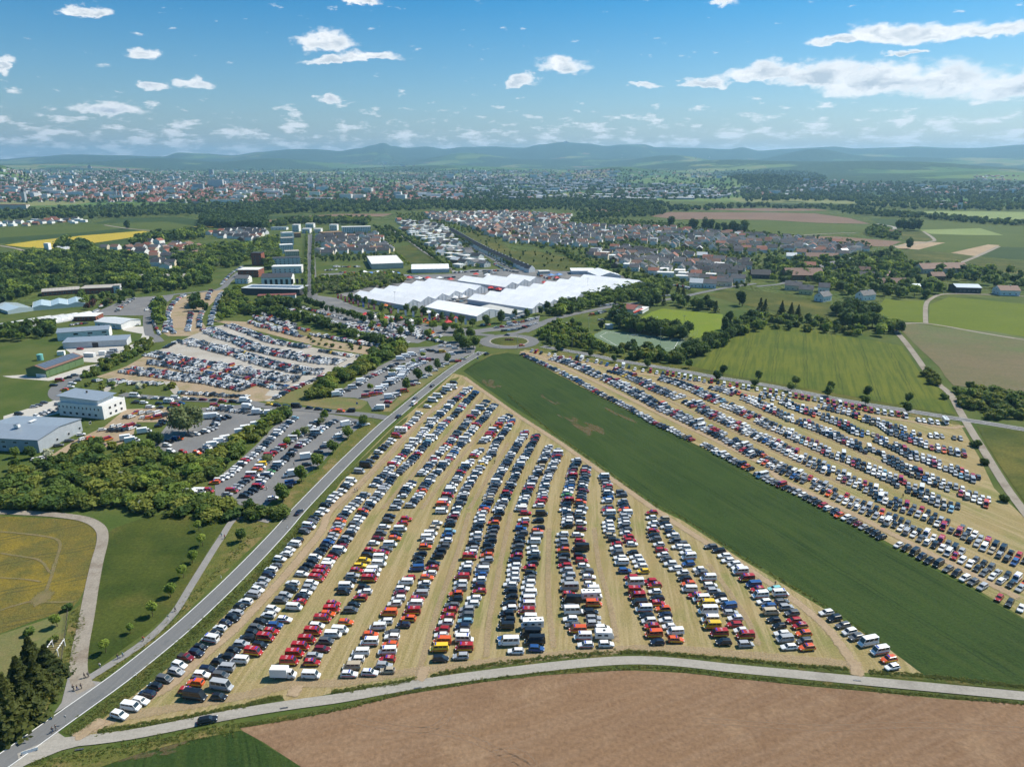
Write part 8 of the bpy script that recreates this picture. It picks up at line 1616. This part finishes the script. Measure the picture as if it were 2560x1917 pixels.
# ------------------------------------------------------------------ street furniture
white_p = newmat('white_plastic', (.78, .78, .77), .5)[0]; sign_b = newmat('sign_blue', (.02, .10, .42), .5)[0]; sign_g = newmat('sign_grey', (.45, .45, .46), .4, .5)[0]
def post(x, y, i):
    t = thing('marker_post', 'white reflector post on the main road verge, %s from the near end' % ordinal(i), 'marker post', (x, y, .2), 1.2, 'reflector posts along the main road')
    obj('post', MB().box((0, 0, .5), (.12, .10, 1.0)).mesh('post', white_p), t); obj('band', MB().box((0, 0, .82), (.13, .11, .18)).mesh('band', dark_m), t)
for i, (k, x, y) in enumerate((('z', 1552, 715), ('A', 1580, 445), ('A', 1434, 435), ('A', 1095, 705), ('5', 475, 1580), ('5', 735, 1310), ('A', 1863, 110))): p = G(k, x, y); post(p.x, p.y, i + 1)
def roadsign(k, x, y, shape, lab, h=2.6, face=-100):
    p = G(k, x, y); t = thing('road_sign', lab, 'sign', (p.x, p.y, .1), math.radians(face))
    obj('pole', MB().tube((0, 0, 0), (0, 0, h), .04, .04, 8).mesh('pole', metal_m), t)
    if shape == 'disc': obj('plate', MB().tube((.05, 0, h - .3), (.09, 0, h - .3), .36, .36, 16).mesh('plate', sign_g), t)
    elif shape == 'blue': obj('plate', MB().box((.08, 0, h - .35), (.05, 1.0, 1.2)).mesh('plate', sign_b), t)
    else: obj('plate', MB().box((.08, 0, h - .3), (.05, .6, .6)).mesh('plate', sign_g), t)
roadsign('z', 590, 1375, 'disc', 'small round road sign on a pole at the farm road junction'); roadsign('5', 873, 750, 'blue', 'blue square sign on the dry grass by the works street'); roadsign('5', 1010, 865, 'disc', 'round road sign at the works street corner'); roadsign('5', 1912, 355, 'blue', 'blue sign beside the main road before the roundabout'); roadsign('y', 220, 1040, 'disc', 'round sign on the roundabout splitter island'); roadsign('A', 1096, 720, 'sq', 'small sign between footpath and main road')
t = thing('barrier_banner', 'white banner panel on a low frame at the farm road junction', 'banner', tuple(G('A', 195, 1565)), math.radians(28)); obj('panel', MB().box((0, 0, .65), (3.4, .08, .9)).mesh('panel', white_p), t)
for s in (-1.5, 1.5): obj('leg', MB().box((s, 0, .35), (.08, .5, .7)).mesh('leg', metal_m), t)
t = thing('timber_frame', 'white timber pergola frame on the dry garden lawn', 'frame', tuple(G('z', 440, 380)), math.radians(10))
for sx in (-1, 1):
    for sy in (-1, 1): obj('post', MB().box((sx * 1.6, sy * 2.3, 1.1), (.2, .2, 2.2)).mesh('post', white_p), t)
    obj('beam', MB().box((sx * 1.6, 0, 2.3), (.22, 5.2, .22)).mesh('beam', white_p), t)
for k in range(5): obj('rafter', MB().box((0, -2.1 + 1.05 * k, 2.46), (3.6, .12, .1)).mesh('rafter', bark), t)
t = thing('garden_fence', 'dark wire fence along the garden lawn and field track', 'fence', (0, 0, 0))
fp = resample(gs('A', [(440, 650), (430, 760), (410, 900), (395, 1000)]), 2.5)
for a in fp: obj('post', MB().box((a.x, a.y, .7), (.1, .1, 1.4)).mesh('post', dark_m), t)
for a, b in zip(fp, fp[1:]):
    for z in (.4, .8, 1.2): obj('wire', MB().tube((a.x, a.y, z), (b.x, b.y, z), .03, .03, 4).mesh('wire', dark_m), t)
for i, (k, x, y) in enumerate((('A', 515, 1545), ('A', 1840, 1277), ('B', 495, 1148), ('C', 1130, 1098))):
    p = G(k, x, y); t = thing('drain_grate', ('dark drain grate across the farm road, nearest the main road', 'dark drain grate on the farm road by the box truck entrance', 'dark drain grate on the farm road at the middle field entrance', 'dark drain grate on the farm road near the wheat corner')[i], 'drain', (p.x, p.y, .215), math.radians(12 if i < 3 else -8))
    obj('frame', MB().box((0, 0, .02), (2.0, .5, .05)).mesh('frame', dark_m), t)
    for j in range(6): obj('bar', MB().box((-.8 + .32 * j, 0, .055), (.06, .44, .03)).mesh('bar', metal_m), t)
# lamp and floodlight masts
def mast(k, x, y, h, lab, flood=True):
    p = G(k, x, y); t = thing('light_mast', lab, 'light pole', (p.x, p.y, 0), .4); obj('pole', MB().tube((0, 0, 0), (0, 0, h), .16, .08, 8).mesh('pole', metal_m), t)
    if flood:
        obj('crossbar', MB().box((0, 0, h), (2.2, .12, .165)).mesh('crossbar', metal_m), t)
        for s in (-.8, 0, .8): obj('lamp', MB().box((s, -.2, h + .15), (.5, .25, .4)).mesh('lamp', metal_m), t)
    else: obj('lamp', MB().box((.6, 0, h), (1.2, .25, .165)).mesh('lamp', metal_m), t)
mast('y', 1990, 1010, 15, 'tall floodlight mast on the near side of the artificial pitch'); mast('y', 1198, 890, 15, 'tall floodlight mast at the roundabout end of the artificial pitch'); mast('y', 1505, 790, 15, 'tall floodlight mast behind the artificial pitch hut'); mast('3', 1475, 1660, 17, 'tall floodlight mast beside the football pitch'); mast('y', 1188, 412, 16, 'tall floodlight mast in front of the largest tent'); mast('y', 415, 1030, 11, 'slim lamp post on the roundabout', False); mast('y', 1018, 1020, 8, 'slim lamp post at the east road curb', False); mast('x', 713, 520, 15, 'floodlight mast behind the flag row')
# flags in front of the tents
FC = {'pink': newmat('pink_flag', (.75, .18, .20), .7)[0], 'red': newmat('red_flag', (.65, .03, .05), .7)[0], 'white': newmat('white_flag', (.8, .8, .82), .7)[0], 'blue': newmat('blue_flag', (.12, .22, .62), .7)[0], 'orange': newmat('orange_flag', (.75, .28, .165), .7)[0]}
for i, (x, y, c) in enumerate(((15, 435, 'red'), (55, 445, 'pink'), (102, 470, 'red'), (150, 485, 'red'), (198, 502, 'red'), (258, 520, 'pink'), (320, 540, 'blue'), (383, 552, 'orange'), (450, 570, 'pink'), (653, 615, 'pink'), (738, 625, 'white'), (826, 640, 'white'), (918, 655, 'white'), (1018, 672, 'orange'), (1113, 688, 'blue'), (1218, 703, 'pink'), (1324, 715, 'pink'), (1430, 735, 'white'), (1545, 750, 'white'))):
    p = G('x', x, y); t = thing('banner_flag', '%s upright banner flag, %s of the flag row counted from the avenue' % (c, ordinal(i + 1)), 'flag', (p.x, p.y, 0), -.35, 'banner flags before the tents')
    obj('pole', MB().tube((0, 0, 0), (0, 0, 7), .05, .04, 6).mesh('pole', metal_m), t)
    V = [(.05 + .7 * u, .08 * math.sin(v * 1.7 + u * 2), 1.6 + v * 1.3) for v in range(5) for u in range(4)]
    F = [(v * 4 + u, v * 4 + u + 1, v * 4 + u + 5, v * 4 + u + 4) for v in range(4) for u in range(3)]
    o = obj('cloth', mesh('cloth', V, F, FC[c], smooth=True), t)
    if c != 'white': obj('print', MB().box((1.1, -.13, 5.2), (1.2, .02, .9)).mesh('print', FC['white']), o)
# stones on the roundabout island, pitch lines and goal, fences
for i in range(5):
    b = bmesh.new(); bmesh.ops.create_icosphere(b, subdivisions=2, radius=1); me = bpy.data.meshes.new('boulder')
    for v in b.verts: v.co *= 1 + .35 * noise.noise(v.co * 1.3 + Vector((i * 9, 0, 0))); v.co.z *= .9
    b.to_mesh(me); b.free(); me.materials.append(W_wood); o = obj('boulder', me, None, (rb.x - 2.4 + 1.3 * i, rb.y + random.uniform(-.6, .6), 1.4), i, (.9, .8, 1.3)); tag(o, 'dark boulder in the middle of the roundabout island', 'boulder', 'boulders on the roundabout island')
pl = gs('6', [(760, 140), (820, 105), (1440, 172), (1395, 250), (900, 220)])
for a, b in zip(pl, pl[1:] + pl[:1]): strip('pitch_line', [a, b], .25, white_line, .2, 2)
def goal(k, x, y, rz, lab):
    p = G(k, x, y); t = thing('football_goal', lab, 'goal', (p.x, p.y, .15), rz)
    for s in (-3.66, 3.66): obj('post', MB().tube((s, 0, 0), (s, 0, 2.44), .08, .08, 8).mesh('post', white_p), t)
    obj('crossbar', MB().tube((-3.66, 0, 2.44), (3.66, 0, 2.44), .08, .08, 8).mesh('crossbar', white_p), t)
    obj('net_frame', MB().tube((-3.66, 0, 2.4), (-3.66, 1.8, .05), .04, .04, 6).tube((3.66, 0, 2.4), (3.66, 1.8, .05), .04, .04, 6).tube((-3.66, 1.8, .05), (3.66, 1.8, .05), .04, .04, 6).mesh('net_frame', white_p), t)
goal('6', 1050, 155, .3, 'white goal in the middle of the artificial pitch'); goal('3', 1250, 1520, 1.3, 'white goal at the near end of the football pitch')
t = thing('ball_fence', 'tall grey ball-stop fence at the artificial pitch corner by the wheat', 'fence', (0, 0, 0)); fp = resample(gs('6', [(1410, 300), (1450, 235), (1510, 185), (1600, 130)]), 5)
for a in fp: obj('post', MB().tube((a.x, a.y, 0), (a.x, a.y, 5), .07, .07, 6).mesh('post', metal_m), t)
for a, b in zip(fp, fp[1:]):
    for z in np.arange(.5, 5.1, .75): obj('wire', MB().tube((a.x, a.y, z), (b.x, b.y, z), .025, .025, 4).mesh('wire', metal_m), t)

# ------------------------------------------------------------------ air: one even, thin haze
hz = MB().box((0, 0, 0), (56000, 56000, 660)); o = obj('haze', hz.mesh('haze', None), None, (0, 0, 328)); tag(o, kind='stuff')
hm = bpy.data.materials.new('haze'); hm.use_nodes = True; N, L = hm.node_tree.nodes, hm.node_tree.links; N.clear()
ou = N.new('ShaderNodeOutputMaterial'); pv = N.new('ShaderNodeVolumePrincipled'); pv.inputs['Color'].default_value = (.42, .745, 1.0, 1); pv.inputs['Density'].default_value = 6.4e-5; pv.inputs['Anisotropy'].default_value = .2
L.new(pv.outputs[0], ou.inputs['Volume']); o.data.materials.append(hm)
